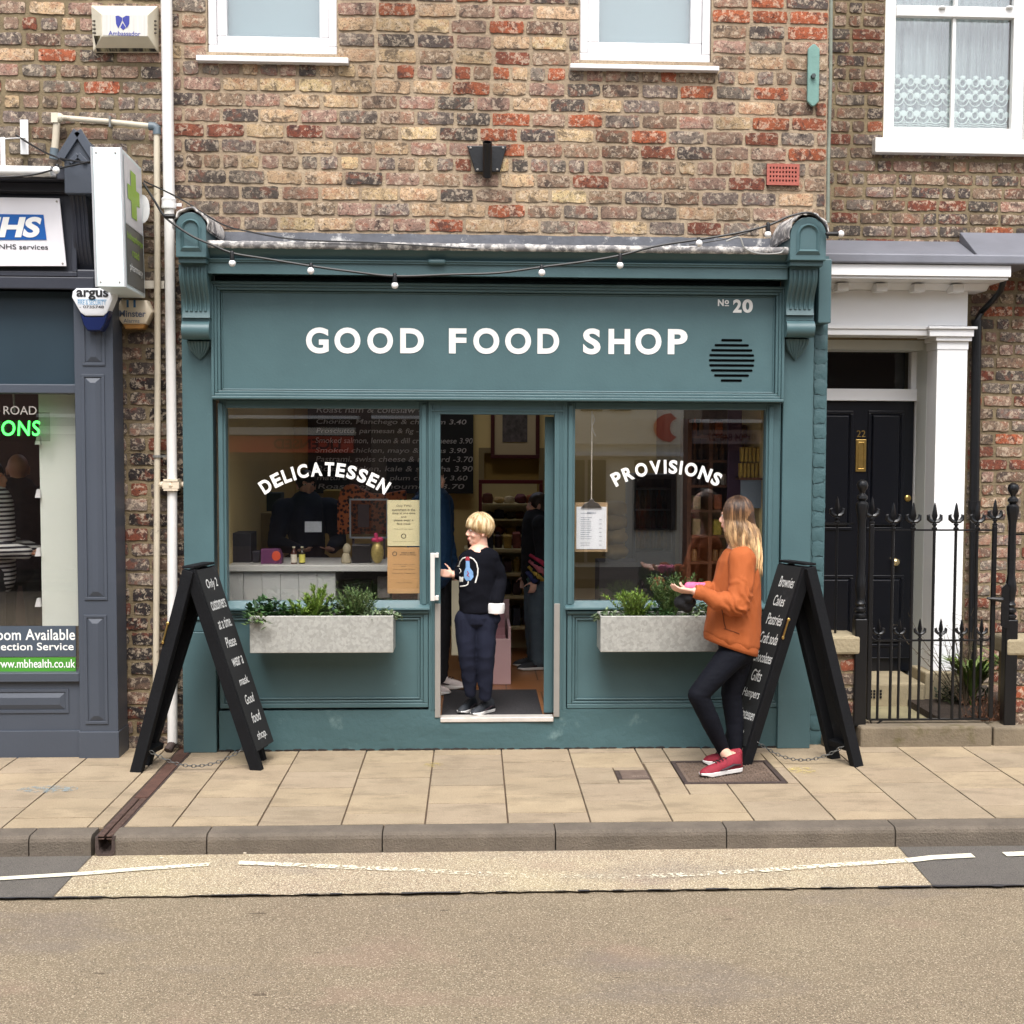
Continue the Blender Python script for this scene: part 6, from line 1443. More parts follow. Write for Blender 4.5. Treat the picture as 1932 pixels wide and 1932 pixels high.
for si, z in enumerate(zsh):
    for k in range(5):
        xx = x0+.09+(x1-x0-.18)*k/4+random.uniform(-.01, .01); f = MB(); h = random.uniform(.05, .09)
        if random.random() < .5: f.lathe([(.001, 0), (.045, 0), (.052, h*.5), (.04, h), (.001, h+.01)], xx, YD+.15, 14, z)
        else: lump(f, (xx, YD+.15, z+h*.5), (.055, .05, h*.55), k+si)
        tag(f.build('cake', CK[(k*3+si) % 10], smooth=True), 'cake on a shelf of the red edged cabinet', 'cake', 'cakes in the cabinet')
t = thing('shelf_stack', (x0+.3, 2.9, ZF), 'low cream shelves of packets below the cake cabinet', 'shelf unit')
YS2 = 2.75; xs0, xs1 = W(880, 1100, YS2).x, W(1036, 1100, YS2).x; f = MB(); zz2 = [W(950, y, YS2).z for y in (1036, 1081, 1124, 1182)]
for z in zz2: f.box(xs0, xs1, YS2, YS2+.4, z-.028, z); 
f.box(xs0, xs1, YS2+.41, YS2+.43, ZF, zz2[0]).box(xs0-.02, xs0, YS2, YS2+.43, ZF, zz2[0]).box(xs1, xs1+.02, YS2, YS2+.43, ZF, zz2[0]); f.build('shelf', SHW, t, bevel=.002)
for si, z in enumerate(zz2):
    n = 9; hmax = (zz2[si-1]-z-.05) if si else .16
    for k in range(n):
        w_ = (xs1-xs0)/n; xx = xs0+w_*(k+.5); h = hmax*random.uniform(.55, .95); f = MB()
        if (k+si) % 3: f.box(xx-w_*.42, xx+w_*.42, YS2+.06, YS2+.3, z, z+h)
        else: f.lathe([(.001, 0), (w_*.4, 0), (w_*.4, h*.75), (w_*.2, h*.85), (w_*.22, h), (.001, h)], xx, YS2+.15, 12, z)
        tag(f.build('packet' if (k+si) % 3 else 'jar', CK[(k*7+si*3) % 10], smooth=(k+si) % 3 == 0, bevel=.008 if (k+si) % 3 else 0), 'packet on the cream shelves seen through the doorway' if (k+si) % 3 else 'jar on the cream shelves seen through the doorway', 'packet' if (k+si) % 3 else 'jar', 'packets on the cream shelves' if (k+si) % 3 else 'jars on the cream shelves')
# pink card rack
Yr = 1.3; a, b2, c, d = R(905, 1172, 964, 1280, Yr); t = thing('card_rack', (a, Yr, ZF), 'pale pink floor rack of greetings cards behind the boy', 'card rack')
PNK = pm('dusty_pink', (196, 160, 160), .6, .04, 3, 0)
f = MB(); f.box(a, b2, Yr, Yr+.02, ZF, ZF+(d-ZF)*.72).box(b2-.02, b2, Yr+.021, Yr+.55, ZF, ZF+(d-ZF)*.9).box(a, a+.02, Yr+.021, Yr+.55, ZF, ZF+(d-ZF)*.9).box(a, b2, Yr+.551, Yr+.57, ZF, d+.1); f.build('carcass', PNK, t, bevel=.003)
f = MB()
for k in range(5): y = Yr+.08+k*.1; z = ZF+(d-ZF)*(.62+.09*k); f.obox(((a+b2)/2-.01, y, z), (.0+(b2-a)/2-.03, 0, 0), (0, .006, 0), (0, .02, .06))
f.build('divider', pm('rose_card', (150, 98, 104), .6, .06, 3, 0), t)
f = MB(); q = R(852, 1096, 880, 1236, 1.0); f.box(q[0], q[1], 1.0, 1.02, q[2], q[3]); 
tag(f.build('card_display', pm('card_cream', (196, 188, 162), .6, .05, 5, 0)), 'tall cream card display between the man in the blue jacket and the boy', 'card display')
# left window background goods
for (a, b2, c, d, Y, dep, col, nm, lab) in ((470, 968, 533, 1060, 1.9, .3, (168, 146, 96), 'cardboard_box', 'stack of tan cartons behind the counter left of the shopkeeper'), (436, 905, 468, 975, 2.1, .3, (146, 120, 60), 'cardboard_box', 'ochre carton high on the left behind the delicatessen window'), (434, 800, 445, 1000, 1.2, .1, (150, 132, 84), 'door_post', 'pale upright post inside the left edge of the delicatessen window'),
    (500, 930, 530, 966, 2.2, .2, (70, 84, 92), 'storage_tub', 'grey storage tub above the tan cartons'), (610, 925, 645, 960, 2.4, .2, (186, 160, 76), 'yellow_box', 'mustard yellow box behind the shopkeeper'), (575, 984, 607, 1004, .75, .004, (190, 196, 204), 'notice_card', 'small white printed card facing the street in front of the shopkeeper')):
    bx_(nm, a, b2, c, d, Y, dep, pm('good_%s_%d' % (nm, a), col, .7, .12, 5, 0), lab, nm.replace('_', ' '))
# leopard patterned arched basket
def leop():
    m, t, b, o = nt('leopard_weave'); p = pos(t); vo = nd(t, 'ShaderNodeTexVoronoi'); vo.inputs['Scale'].default_value = 38; t.links.new(p, vo.inputs['Vector'])
    c = ramp(t, vo.outputs['Distance'], [(.2, lin(60, 34, 26)), (.42, lin(72, 38, 26)), (.5, lin(196, 104, 56)), (1, lin(206, 116, 62))]); t.links.new(c, b.inputs['Base Color']); b.inputs['Roughness'].default_value = .8; return m
f = MB(); P = lambda x, y: W(x, y, 1.35); pts = [(636, 1008), (636, 948), (642, 925), (655, 914), (668, 914), (682, 924), (700, 932), (720, 933), (745, 928), (765, 925), (770, 1008)]
f.prism([(P(x, y).x, P(x, y).z) for x, y in pts], 'y', 1.35, 1.5); tag(f.build('patterned_screen', leop(), bevel=.01), 'orange and brown leopard patterned screen behind the counter', 'screen')
a, b2, c, d = R(659, 941, 732, 1016, .9); t = thing('counter_guard', (a, .9, c), 'clear plastic guard with a pale frame standing on the counter', 'counter guard'); f = MB(); f.frame(a, b2, c, d, .012, .9, .912); f.build('frame', pm('guard_frame', (150, 156, 160), .4, .05, 3, 0), t); MB().box(a+.013, b2-.013, .904, .907, c+.013, d-.013).build('sheet', MATS.get('ac') or glass('guard_sheet', 1.9, .75), t)
f = MB(); f.box(a+.06, a+.14, .895, .899, c+.08, d-.04); f.box(a+.02, a+.035, .9, .93, zt, c).box(b2-.035, b2-.02, .9, .93, zt, c); f.build('support', pm('guard_dark', (52, 40, 44), .5, .1, 3, 0), t)
# right window: fridge, sacks, wooden shelves
a, b2, c, d = R(1192, 895, 1274, 1200, 2.0); t = thing('drinks_fridge', ((a+b2)/2, 2, ZF), 'tall dark glass fronted drinks fridge inside the provisions window', 'fridge')
zd = W(1230, 1040, 2.0).z
f = MB(); f.frame(a, b2, ZF, d, .03, 2.0, 2.5); f.box(a+.031, b2-.031, 2.46, 2.49, ZF+.03, d-.03); f.box(a+.031, b2-.031, 2.0, 2.02, ZF+.03, zd); f.build('cabinet', pm('fridge_grey', (104, 106, 112), .4, .05, 3, 0), t, bevel=.006)
f = MB()
for y in (922, 962, 1000): z = W(1230, y, 2.0).z; f.box(a+.035, b2-.035, 2.04, 2.44, z-.01, z)
f.build('wire_shelf', pm('shelf_white', (170, 176, 186), .5, 0, 3, 0), t)
MB().box(a+.035, b2-.035, 2.005, 2.012, zd+.01, d-.035).build('glass_door', glass('fridge_glass', 1.6, .8), t)
for y in (962, 1000, 1038):
    for k in range(6):
        z = W(1230, y, 2.0).z; xx = a+.06+(b2-a-.12)*k/5; f = MB(); f.lathe([(.001, 0), (.022, 0), (.022, .09), (.01, .12), (.01, .15), (.001, .15)], xx, 2.2, 10, z)
        tag(f.build('bottle', CK[(k*5+int(y)) % 10], smooth=True), 'small bottle on a shelf of the drinks fridge', 'bottle', 'bottles in the drinks fridge')
for k in range(4):
    p = W(1160, 1040-k*27, 1.3); f = MB(); lump(f, (p.x, 1.3, p.z), (.10, .12, .062), k*3); tag(f.build('paper_sack', pm('sack_brown', (158, 132, 84), .8, .12, 12, .4), smooth='all'), ('lowest', 'second lowest', 'third lowest', 'topmost')[k]+' tan sack of the stack behind the hanging clipboard', 'sack', 'sacks behind the clipboard')
f = MB(); p0 = W(1160, 1055, 1.3); f.box(p0.x-.13, p0.x+.16, 1.15, 1.5, ZF, p0.z-.01); tag(f.build('low_plinth', pm('plinth_grey', (84, 80, 80), .6, .06, 4, 0)), 'grey plinth block under the stack of tan sacks', 'plinth')
WOOD = pm('shelf_wood', (112, 70, 44), .6, .2, 4, .1, 30, stretch=(1, 1, 8)); YW2 = .85
xa, xb2 = W(1296, 1000, YW2).x, W(1446, 1000, YW2).x; zT = W(1300, 790, YW2).z
t = thing('wooden_shelves', ((xa+xb2)/2, YW2, ZF), 'tall brown wooden shelves of provisions behind the woman in orange', 'shelf unit')
f = MB(); ups = [xa, W(1336, 1000, YW2).x, W(1376, 1000, YW2).x, W(1418, 1000, YW2).x, xb2-.03]
for x in ups: f.box(x, x+.03, YW2, YW2+.35, ZF, zT)
f.build('upright', WOOD, t, bevel=.002)
f = MB(); lv = [1115, 1060, 1010, 962, 915, 868, 822]; lz = [W(1350, y, YW2).z for y in lv]
for z in lz: 
    for p_, q_ in zip(ups, ups[1:]): f.box(p_+.031, q_-.001, YW2+.005, YW2+.34, z-.018, z)
f.build('shelf', WOOD, t)
MB().box(xa, xb2, YW2+.355, YW2+.365, ZF, zT).build('back_panel', pm('shelf_back', (62, 50, 44), .8, .1, 3, 0), t)
GD = [(150, 112, 70), (184, 164, 120), (110, 76, 40), (156, 60, 42), (200, 180, 60), (90, 110, 70), (200, 190, 172), (70, 52, 48), (168, 128, 60), (120, 132, 136), (176, 92, 46)]
GM = [pm('goods_%d' % i, c, .5, .25, 40, .1) for i, c in enumerate(GD)]
for li, z in enumerate(lz):
    for ci, (p_, q_) in enumerate(zip(ups, ups[1:])):
        x = p_+.045; kind = random.randint(0, 2); w_ = (.045, .036, .062)[kind]; h = (.085, .12, .105)[kind]*random.uniform(.85, 1.1); mt = GM[random.randint(0, 10)]
        while x+w_ < q_-.008:
            f = MB(); cx = x+w_/2
            if kind == 0: f.lathe([(.001, 0), (w_*.46, 0), (w_*.46, h*.8), (w_*.38, h*.86), (w_*.4, h), (.001, h)], cx, YW2+.08, 10, z)
            elif kind == 1: f.lathe([(.001, 0), (w_*.45, 0), (w_*.45, h*.62), (w_*.18, h*.78), (w_*.18, h), (.001, h)], cx, YW2+.08, 10, z)
            else: f.box(x+.002, x+w_-.002, YW2+.04, YW2+.16, z, z+h)
            nm = ('jar', 'bottle', 'packet')[kind]
            tag(f.build(nm, mt if random.random() < .7 else GM[random.randint(0, 10)], smooth=kind < 2, bevel=.004 if kind == 2 else 0), nm+' on the wooden shelves behind the provisions window', nm, nm+'s on the wooden shelves'); x += w_+random.uniform(.004, .014)
# purple drape and yellow packets at the right
bx_('purple_drape', 1372, 765, 1398, 1120, .72, .03, pm('purple_cloth', (74, 50, 76), .8, .1, 4, 0), 'dark purple hanging panel inside the provisions window', 'hanging panel')
q = R(1396, 858, 1440, 893, .5); 
for r_ in range(2):
    for k in range(6):
        f = MB(); xx = q[0]+(q[1]-q[0])*(k+r_*.3)/6; zz = q[2]+r_*.11-.03; f.box(xx, xx+.019, .5, .56, zz, zz+.10); tag(f.build('tea_packet', pm('tea_yellow', (186, 152, 60), .5, .25, 60, 0), bevel=.003), 'narrow yellow packet on the small top shelf in the provisions window', 'packet', 'yellow packets on the top shelf')
t = thing('small_shelf', (q[0], .5, q[2]), 'small shelf carrying yellow packets at the top right of the provisions window', 'shelf'); f = MB(); f.box(q[0]-.01, q[1]+.05, .46, .62, q[2]-.045, q[2]-.031); f.build('board', WOOD, t); f = MB(); f.box(q[0]-.0, q[1]-.02, .465, .47, q[2]-.24, q[2]-.046); f.build('price_card', pm('price_grey', (112, 124, 134), .7, .05, 4, 0), t)
# floor pot and candlesticks low in the right window
for k, px in enumerate((1212, 1236, 1252, 1290)):
    p = W(px, 1128, .35); z = W(px, 1096+k*3, .35).z; zb_ = W(px, 1135, .35).z-.02; f = MB(); f.lathe([(.018, 0), (.014, .01), (.006, .02), (.005, (z-zb_)*.8), (.01, (z-zb_)*.85), (.007, z-zb_)], p.x, .35, 10, zb_); tag(f.build('wine_bottle_neck' if False else 'candlestick', pm('dark_bronze', (40, 34, 36), .4, .1, 4, 0), smooth=True), 'dark slim candlestick low in the provisions window', 'candlestick', 'candlesticks on the window ledge')
q = R(1085, 1132, 1438, 1150, .14); f = MB(); f.box(q[0], q[1], .125, .46, q[2]-.06, q[3]-.03); tag(f.build('window_ledge', pm('ledge_dark', (58, 54, 56), .6, .1, 4, 0)), 'dark display ledge along the bottom of the provisions window', 'ledge')
# ------------------------------------------------------------------ the street behind the camera (seen only as reflections)
YO = -13.0
def RF(a, b2, c, d, Y=13.2): return R(a, b2, c, d, Y)
def opp(name, px0, px1, wallm, lab, ztop=6.2):
    q = RF(px0, 800, px1, 900); t = thing('opposite_building', ((q[0]+q[1])/2, YO, ZR), lab, 'building')
    MB().box(q[0], q[1]-.01, YO-6, YO, ZR, ztop).build('wall', wallm, t); return t, q[0], q[1]-.01
BRO = pm('far_brick', (96, 76, 68), .9, .2, 9, .2)
def oq(t, name, a, b2, c, d, mat, dy=.06, off=0): q = RF(a, b2, c, d); return MB().box(q[0], q[1], YO+.003+off, YO+dy+off, q[2], q[3]).build(name, mat, t)
t, _, _ = opp('a', -900, 700, BRO, 'brick building across the road with an orange off licence sign')
fo = oq(t, 'fascia', 180, 822, 668, 853, pm('orange_red_sign', (216, 84, 56), .5, .05, 1, 0), .2); oq(t, 'gutter_board', 100, 784, 680, 790, WHITE, .5); oq(t, 'upper_board', 100, 806, 672, 820, pm('pale_board', (214, 210, 200), .6, .03, 2, 0), .35)
q = RF(520, 828, 645, 847); f = MB(); put_text(f, 'LICENSED', V(q[1], YO+.21, q[2]), V(q[0]-q[1], 0, 0), V(0, 0, q[3]-q[2]), .02); f.build('lettering', pm('maroon_ink', (84, 26, 22), .6, 0, 3, 0), fo)
oq(t, 'shop_window', 220, 870, 660, 1030, pm('far_glass', (30, 34, 40), .1, 0, 3, 0)); oq(t, 'window', 250, 600, 400, 740, pm('far_glass', (30, 34, 40), .1, 0, 3, 0)); oq(t, 'window', 500, 600, 640, 740, MATS['far_glass'])
t, _, _ = opp('b', 700, 1060, pm('far_render', (120, 108, 96), .9, .08, 3, 0), 'grey rendered building across the road, seen mirrored in the glass')
oq(t, 'shop_window', 730, 870, 1020, 1020, MATS['far_glass']); oq(t, 'gutter_board', 705, 786, 1050, 792, WHITE, .5)
t, _, _ = opp('c', 1060, 1290, pm('far_cream', (240, 234, 216), .8, .04, 2, 0), 'cream fronted building across the road with a red crescent')
oq(t, 'fascia', 1064, 790, 1286, 838, pm('far_cream2', (242, 236, 218), .7, .03, 2, 0), .12)
f = MB(); q = RF(1226, 780, 1300, 834); n = 14; cx, cz, r1 = (q[0]+q[1])/2, (q[2]+q[3])/2, (q[3]-q[2])/2
f.prism([(cx+r1*1.2*math.cos(PI*.5+PI*k/n), cz+r1*math.sin(PI*.5+PI*k/n)) for k in range(n+1)]+[(cx+.1-r1*.5*math.cos(PI*.5+PI*(n-k)/n)*-1, cz+r1*.62*math.sin(PI*.5+PI*(n-k)/n)) for k in range(n+1)], 'y', YO+.125, YO+.15); f.build('red_crescent', pm('far_red', (206, 54, 44), .5, 0, 3, 0), t)
for a, b2 in ((1068, 1102), (1108, 1142), (1196, 1276)): oq(t, 'shop_window', a, 868, b2, 1060 if a < 1190 else 1000, MATS['far_glass'])
oq(t, 'door_head', 1066, 852, 1286, 860, WHITE, .2)
for a in (1096, 1150): oq(t, 'window', a, 700, a+40, 775, MATS['far_glass'], .04)
t, _, _ = opp('d', 1290, 2900, BRO, 'brick building across the road with a phone number on its mauve board')
fo = oq(t, 'fascia', 1305, 812, 1700, 838, pm('mauve_board', (150, 132, 132), .6, .05, 2, 0), .2); oq(t, 'gutter_board', 1300, 793, 1750, 799, WHITE, .5); q = RF(1330, 818, 1420, 832); f = MB(); put_text(f, '01904 848927', V(q[1], YO+.21, q[2]), V(q[0]-q[1], 0, 0), V(0, 0, q[3]-q[2]), .02); f.build('lettering', pm('maroon_ink', (84, 26, 22), .6, 0, 3, 0), fo)
oq(t, 'shop_window', 1310, 850, 1650, 1040, MATS['far_glass'])
for a in (1330, 1420, 1510): oq(t, 'window', a, 640, a+50, 770, MATS['far_glass'], .04)
mb = MB(); mb.box(-30, 30, YO, YO+2.0, ZR-.02, ZR+.12); tag(mb.build('pavement', FLAG), kind='structure')
# ------------------------------------------------------------------ people
def skin(name, rgb, lip):
    m, t, b, o = nt(name); p = pos(t); n = noi(t, p, 14, 4); c = lin(*rgb)
    at = nd(t, 'ShaderNodeAttribute', attribute_name='tint'); base = ramp(t, n, [(.35, tuple(x*.93 for x in c[:3])), (.65, tuple(min(1, x*1.06) for x in c[:3]))])
    sp = nd(t, 'ShaderNodeSeparateColor'); t.links.new(at.outputs['Color'], sp.inputs[0])
    cc = mixc(t, sp.outputs[0], base, lin(*lip)); t.links.new(cc, b.inputs['Base Color']); b.inputs['Roughness'].default_value = .5
    b.inputs['Subsurface Weight'].default_value = .12; b.inputs['Subsurface Radius'].default_value = (.02, .008, .004); b.inputs['Subsurface Scale'].default_value = .4; return m
SKIN = skin('skin_fair', (226, 178, 156), (190, 104, 96)); SKIN2 = skin('skin_warm', (190, 134, 108), (150, 84, 74))
def frm(fwd, up=V(0, 0, 1)):
    f = fwd.normalized(); s = up.cross(f).normalized(); u = f.cross(s); return Matrix((f, s, u)).transposed()
def head(mb, c, fwd, s=1.0, up=V(0, 0, 1)):
    """c = centre of the head; local x = front, y = left, z = up"""
    M = frm(fwd, up); L = lambda x, y, z: Vector(c)+M @ V(x, y, z)*s
    E = lambda p, r: mb.ell(L(*p), tuple(q*s for q in r), 18, 13, M)
    E((-.012, 0, .025), (.092, .074, .088)); E((.022, 0, -.018), (.062, .060, .080)); E((.040, 0, -.068), (.040, .042, .036)); E((.062, 0, -.088), (.022, .024, .018))
    for q in (-1, 1):
        E((.052, q*.032, -.030), (.028, .026, .024)); E((.071, q*.030, .022), (.014, .024, .009)); E((-.006, q*.074, -.012), (.019, .009, .032)); E((-.010, q*.080, .002), (.012, .008, .018)); E((-.002, q*.078, -.034), (.009, .007, .011))
    mb.cap(L(.080, 0, .010), L(.099, 0, -.022), .009*s, .0115*s, 10)
    for q in (-1, 1): E((.094, q*.011, -.030), (.011, .008, .008))
    E((.086, 0, -.053), (.013, .022, .006)); E((.085, 0, -.064), (.012, .019, .007))
    return M, L
def head_bits(t, body_parent, L, M, s, brow):
    f = MB()
    for q in (-1, 1): f.ell(L(.071, q*.030, .006), (.0125*s, .0145*s, .0115*s), 12, 9, M)
    f.build('eye', pm('eye_white', (224, 218, 210), .2, 0, 3, 0), body_parent, smooth='all') if False else None
    for q in (-1, 1):
        f = MB(); f.ell(L(.072, q*.030, .006), (.0115*s, .0135*s, .0085*s), 12, 9, M); e = f.build('eye', pm('eye_white', (220, 214, 206), .2, 0, 3, 0), t, smooth='all')
        f = MB(); f.ell(L(.081, q*.031, .006), (.0035*s, .0055*s, .0055*s), 10, 7, M); f.build('iris', pm('iris_dark', (52, 60, 66), .15, 0, 3, 0), e, smooth='all')
        f = MB(); f.tube([L(.080, q*.016, .024), L(.084, q*.03, .029), L(.072, q*.048, .024)], [.002*s, .003*s, .0015*s], 5); f.build('eyebrow', brow, t, smooth='all')
def hand(mb, w, fd, pn, td, s=1.0, curl=.5, spread=.16):
    """w wrist, fd finger direction, pn direction the palm faces, td thumb side"""
    fd = fd.normalized(); pn = (pn-fd*pn.dot(fd)).normalized(); td = (td-fd*td.dot(fd)-pn*td.dot(pn)).normalized()
    w = Vector(w)
    for k, u in enumerate((.028, .010, -.008, -.026)):
        b = w+fd*.085*s+td*u*s; mb.cap(w+fd*.01*s+td*u*.55*s, b, .014*s, .0115*s, 10)
        ln = (.072, .080, .075, .058)[k]*s; d = (fd+td*u*spread*8).normalized(); p = b; ang = curl*(.5+.1*k); r = (.0088, .009, .0088, .0078)[k]*s
        for j, fr_ in enumerate((.46, .30, .24)):
            dd = (d*math.cos(ang)+pn*math.sin(ang)).normalized(); q = p+dd*ln*fr_; mb.cap(p, q, r*(1-.08*j), r*(.92-.08*j), 8); p = q; ang += curl*(.9, .7, .5)[j]
    b = w+fd*.022*s+td*.024*s; d = (fd*.62+td*.75+pn*.28).normalized(); p = b; r = .0115*s
    for j, ln in enumerate((.040, .032, .026)):
        q = p+d*ln*s; mb.cap(p, q, r, r*.9, 8); p = q; r *= .9; d = (d+fd*.25+pn*.22*curl).normalized()
def fold(amp, sx, sz, seed=0, base=.5):
    def fn(co):
        q = noise.noise(V(co.x*sx, co.y*sx, co.z*sz+seed)); r = 1-abs(noise.noise(V(co.x*sx*.8+5, co.y*sx*.8, co.z*sz*1.3+seed*2)))*2
        return amp*(q*.6+r*.6-.3)
    return fn
HAIRM = None
def hairmat():
    m, t, b, o = nt('hair'); at = nd(t, 'ShaderNodeAttribute', attribute_name='tint'); t.links.new(at.outputs['Color'], b.inputs['Base Color'])
    b.inputs['Roughness'].default_value = .38; b.inputs['Specular IOR Level'].default_value = .45; return m
HAIRM = hairmat()
def lerpc(a, b, u): return tuple(a[i]*(1-u)+b[i]*u for i in range(3))+(1,)
def strands(name, parent, paths, colf, r=.0028, clump=None):
    f = MB(); n = 4
    for pi, path in enumerate(paths):
        k0 = len(f.v); f.tube(path, [r*(1 if j < len(path)-2 else (.8 if j == len(path)-2 else .3)) for j in range(len(path))], n)
        cj = random.uniform(.8, 1.15)*(clump[pi//15] if clump else 1)
        for i in range(k0, len(f.v)):
            u = ((i-k0)//n)/(len(path)-1); c = colf(u, f.v[i]); f.cols[i] = (c[0]*cj, c[1]*cj, c[2]*cj, 1)
    return f.build(name, HAIRM, parent, smooth='all')
from mathutils.bvhtree import BVHTree
def bvh_of(obs):
    v = []; f = []
    for o in obs:
        off = len(v); L0 = V(0,0,0); p = o
        while p: L0 += p.location; p = p.parent
        v += [x.co+L0 for x in o.data.vertices]; f += [tuple(i+off for i in q.vertices) for q in o.data.polygons]
    return BVHTree.FromPolygons(v, f)
def on_surf(bv, px, py, lift=.002):
    d = (W(px, py, 5)-CAM).normalized(); h = bv.ray_cast(CAM, d)
    return (h[0]-d*lift, h[1]) if h[0] is not None else (None, None)
def drawn(bv, pts, r, sub=6):
    out = []
    for a, b in zip(pts, pts[1:]):
        for k in range(sub): u = k/sub; out.append((a[0]+(b[0]-a[0])*u, a[1]+(b[1]-a[1])*u))
    out.append(pts[-1]); q = [on_surf(bv, *p)[0] for p in out]; return [p for p in q if p]
def patch(mb, bv, poly, lift=.003):
    cx = sum(p[0] for p in poly)/len(poly); cy = sum(p[1] for p in poly)/len(poly); pts = [on_surf(bv, *p, lift)[0] for p in poly]; c = on_surf(bv, cx, cy, lift+.001)[0]
    if c is None or any(p is None for p in pts): return
    i = mb.av([c]+pts); n = len(pts)
    for k in range(n): mb.af(i, i+1+k, i+1+(k+1) % n)
def shoe(t, heel, toe, h, upm, solem, s=1.0, lift=0):
    """heel and toe points on the ground"""
    heel, toe = Vector(heel), Vector(toe); d = toe-heel; L = d.length; d.normalize(); sd = V(0, 0, 1).cross(d).normalized()
    prof = [(0, .026), (.06, .034), (.25, .036), (.45, .034), (.62, .043), (.80, .046), (.93, .036), (1.0, .016)]
    f = MB(); rs = []
    lf = lambda u: lift*(1-u)
    lo = []; mid = []; tp = []
    for u, w in prof: c = heel+d*L*u; lo.append(c+sd*w*s*.92+V(0, 0, .002+lf(u)+(.012*s if u > .9 else 0))); mid.append(c+sd*w*s+V(0, 0, .028*s+lf(u)*1)); 
    for u, w in reversed(prof): c = heel+d*L*u; lo.append(c-sd*w*s*.92+V(0, 0, .002+lf(u)+(.012*s if u > .9 else 0))); mid.append(c-sd*w*s+V(0, 0, .028*s+lf(u)))
    f.rings([lo, mid]); so = f.build('sole', solem, t, smooth=True, bevel=.003)
    f = MB(); hs = [(0, .085), (.06, .098), (.25, .088), (.45, .072), (.62, .056), (.80, .044), (.93, .030), (1.0, .010)]; rings_ = []
    for (u, w), (_, hh) in zip(prof, hs):
        c = heel+d*L*u+V(0, 0, .020*s+lf(u)); w2 = max(w*s*.95, .006); hh *= s; u_ = [c+sd*w2*math.cos(a)*(1-.28*max(0, math.sin(a)))+V(0, 0, hh*max(0, math.sin(a))**.8 if math.sin(a) > 0 else .004*math.sin(a)) for a in [2*PI*k/14 for k in range(14)]]; rings_.append(u_)
    f.rings(rings_); up = f.build('upper', upm, t, smooth='all')
    f = MB()
    for u in (.40, .48, .56, .64):
        c = heel+d*L*u+V(0, 0, .020*s+lf(u)+s*(.078-.075*(u-.36))); f.tube([c-sd*.022*s, c+V(0, 0, .006), c+sd*.022*s], .003*s, 5)
    f.build('lace', solem if False else pm('lace_dark', (30, 28, 30), .8, 0, 3, 0), up)
    for sd_ in (-1, 1):
        f = MB(); pp = [(.10, .052), (.30, .058), (.46, .036), (.60, .030), (.60, .034), (.44, .050), (.28, .070), (.10, .066)]
        f.tube([heel+d*L*u+sd*sd_*s*(.036+.004*(u > .5))+V(0, 0, .020*s+lf(u)+s*z_) for u, z_ in ((.08, .030), (.25, .036), (.42, .022), (.60, .014))], [.008*s, .012*s, .010*s, .004*s], 6, True, (1, .5)); f.build('side_panel', pm('trainer_panel', (52, 40, 46), .6, .1, 9, 0), up, smooth='all')
    return up
def tint_lips(mb, L, s):
    pts = [L(.095, 0, -.053), L(.093, 0, -.064)]
    for i, v in enumerate(mb.v):
        d = min((v-p).length for p in pts); k = max(0, 1-max(0, d-.012*s)/(.010*s)); mb.cols[i] = (min(1, k)*.75, 0, 0, 1)
# ---- woman in the orange jumper
YW = -.50
P = lambda x, y, dy=0: W(x, y, YW+dy)
t = WOM = thing('person', (P(1390, 1400).x, YW, 0), 'woman with long ombre hair in an orange hoodie and black leggings standing side on', 'person')
hc = P(1388, 973); fw = V(-1, .38, -.08).normalized()
b = MB(); M_, L_ = head(b, hc, fw, .98)
b.cap(P(1397, 1000), P(1400, 1036), .050, .056, 14)
b.chain([P(1398, 1040), P(1388, 1100), P(1386, 1160), P(1392, 1212)], [.09, .105, .095, .095], 16)
shN, elN, wrN = P(1402, 1060, -.15), P(1393, 1138, -.20), P(1312, 1116, -.20)
shF, elF, wrF = P(1388, 1058, .15), P(1372, 1138, .14), P(1322, 1112, -.02)
for A in ((shN, elN+V(0, 0, -.012), wrN), (shF, elF, wrF)): b.chain(A, [.044, .034, .026], 12)
b.chain([shN, P(1398, 1045), shF], [.055, .06, .055])
hand(b, wrN+V(-.01, 0, .0), V(-1, .12, .10), V(0, .55, 1), V(.0, 1, .2), .92, .35); hand(b, wrF+V(-.012, 0, .0), V(-1, -.15, .06), V(0, -.3, 1), V(0, -1, .3), .9, .5)
legs = ([P(1388, 1228, -.045), P(1317, 1311, -.12), P(1341, 1362, -.08), P(1366, 1418, -.02)], [P(1396, 1228, .05), P(1379, 1308, .06), P(1386, 1360, .07), P(1388, 1422, .04)])
for lg in legs: b.chain(lg, [.078, .052, .048, .034], 14)
hN, tN = G(1397, 1457), G(1321, 1467); hF, tF = G(1399, 1449), G(1327, 1441)
b.cap(lg[-1] if False else legs[0][-1], V(hN.x-.05, hN.y+.0, .07), .036, .034); b.cap(legs[1][-1], V(hF.x-.06, hF.y, .07), .036, .034)
bb = remesh(b, .0065, 3); tint_lips(bb, L_, 1); BODY = bb.build('body', SKIN, t, smooth='all')
head_bits(BODY, BODY, L_, M_, .98, pm('brow_brown', (96, 70, 52), .7, 0, 3, 0)) if False else None
head_bits(t, t, L_, M_, .98, pm('brow_brown', (96, 70, 52), .7, 0, 3, 0))
# leggings
f = MB()
for lg in legs: f.chain(lg, [.094, .064, .060, .040], 18)
f.chain([P(1390, 1205), P(1391, 1226)], [.12, .12]); f = remesh(f, .007, 5, fold(.0022, 14, 26, 3)); LEG = pm('legging_black', (14, 16, 24), .8, .1, 8, .15, 160, spec=.15); f.build('leggings', LEG, t, smooth='all')
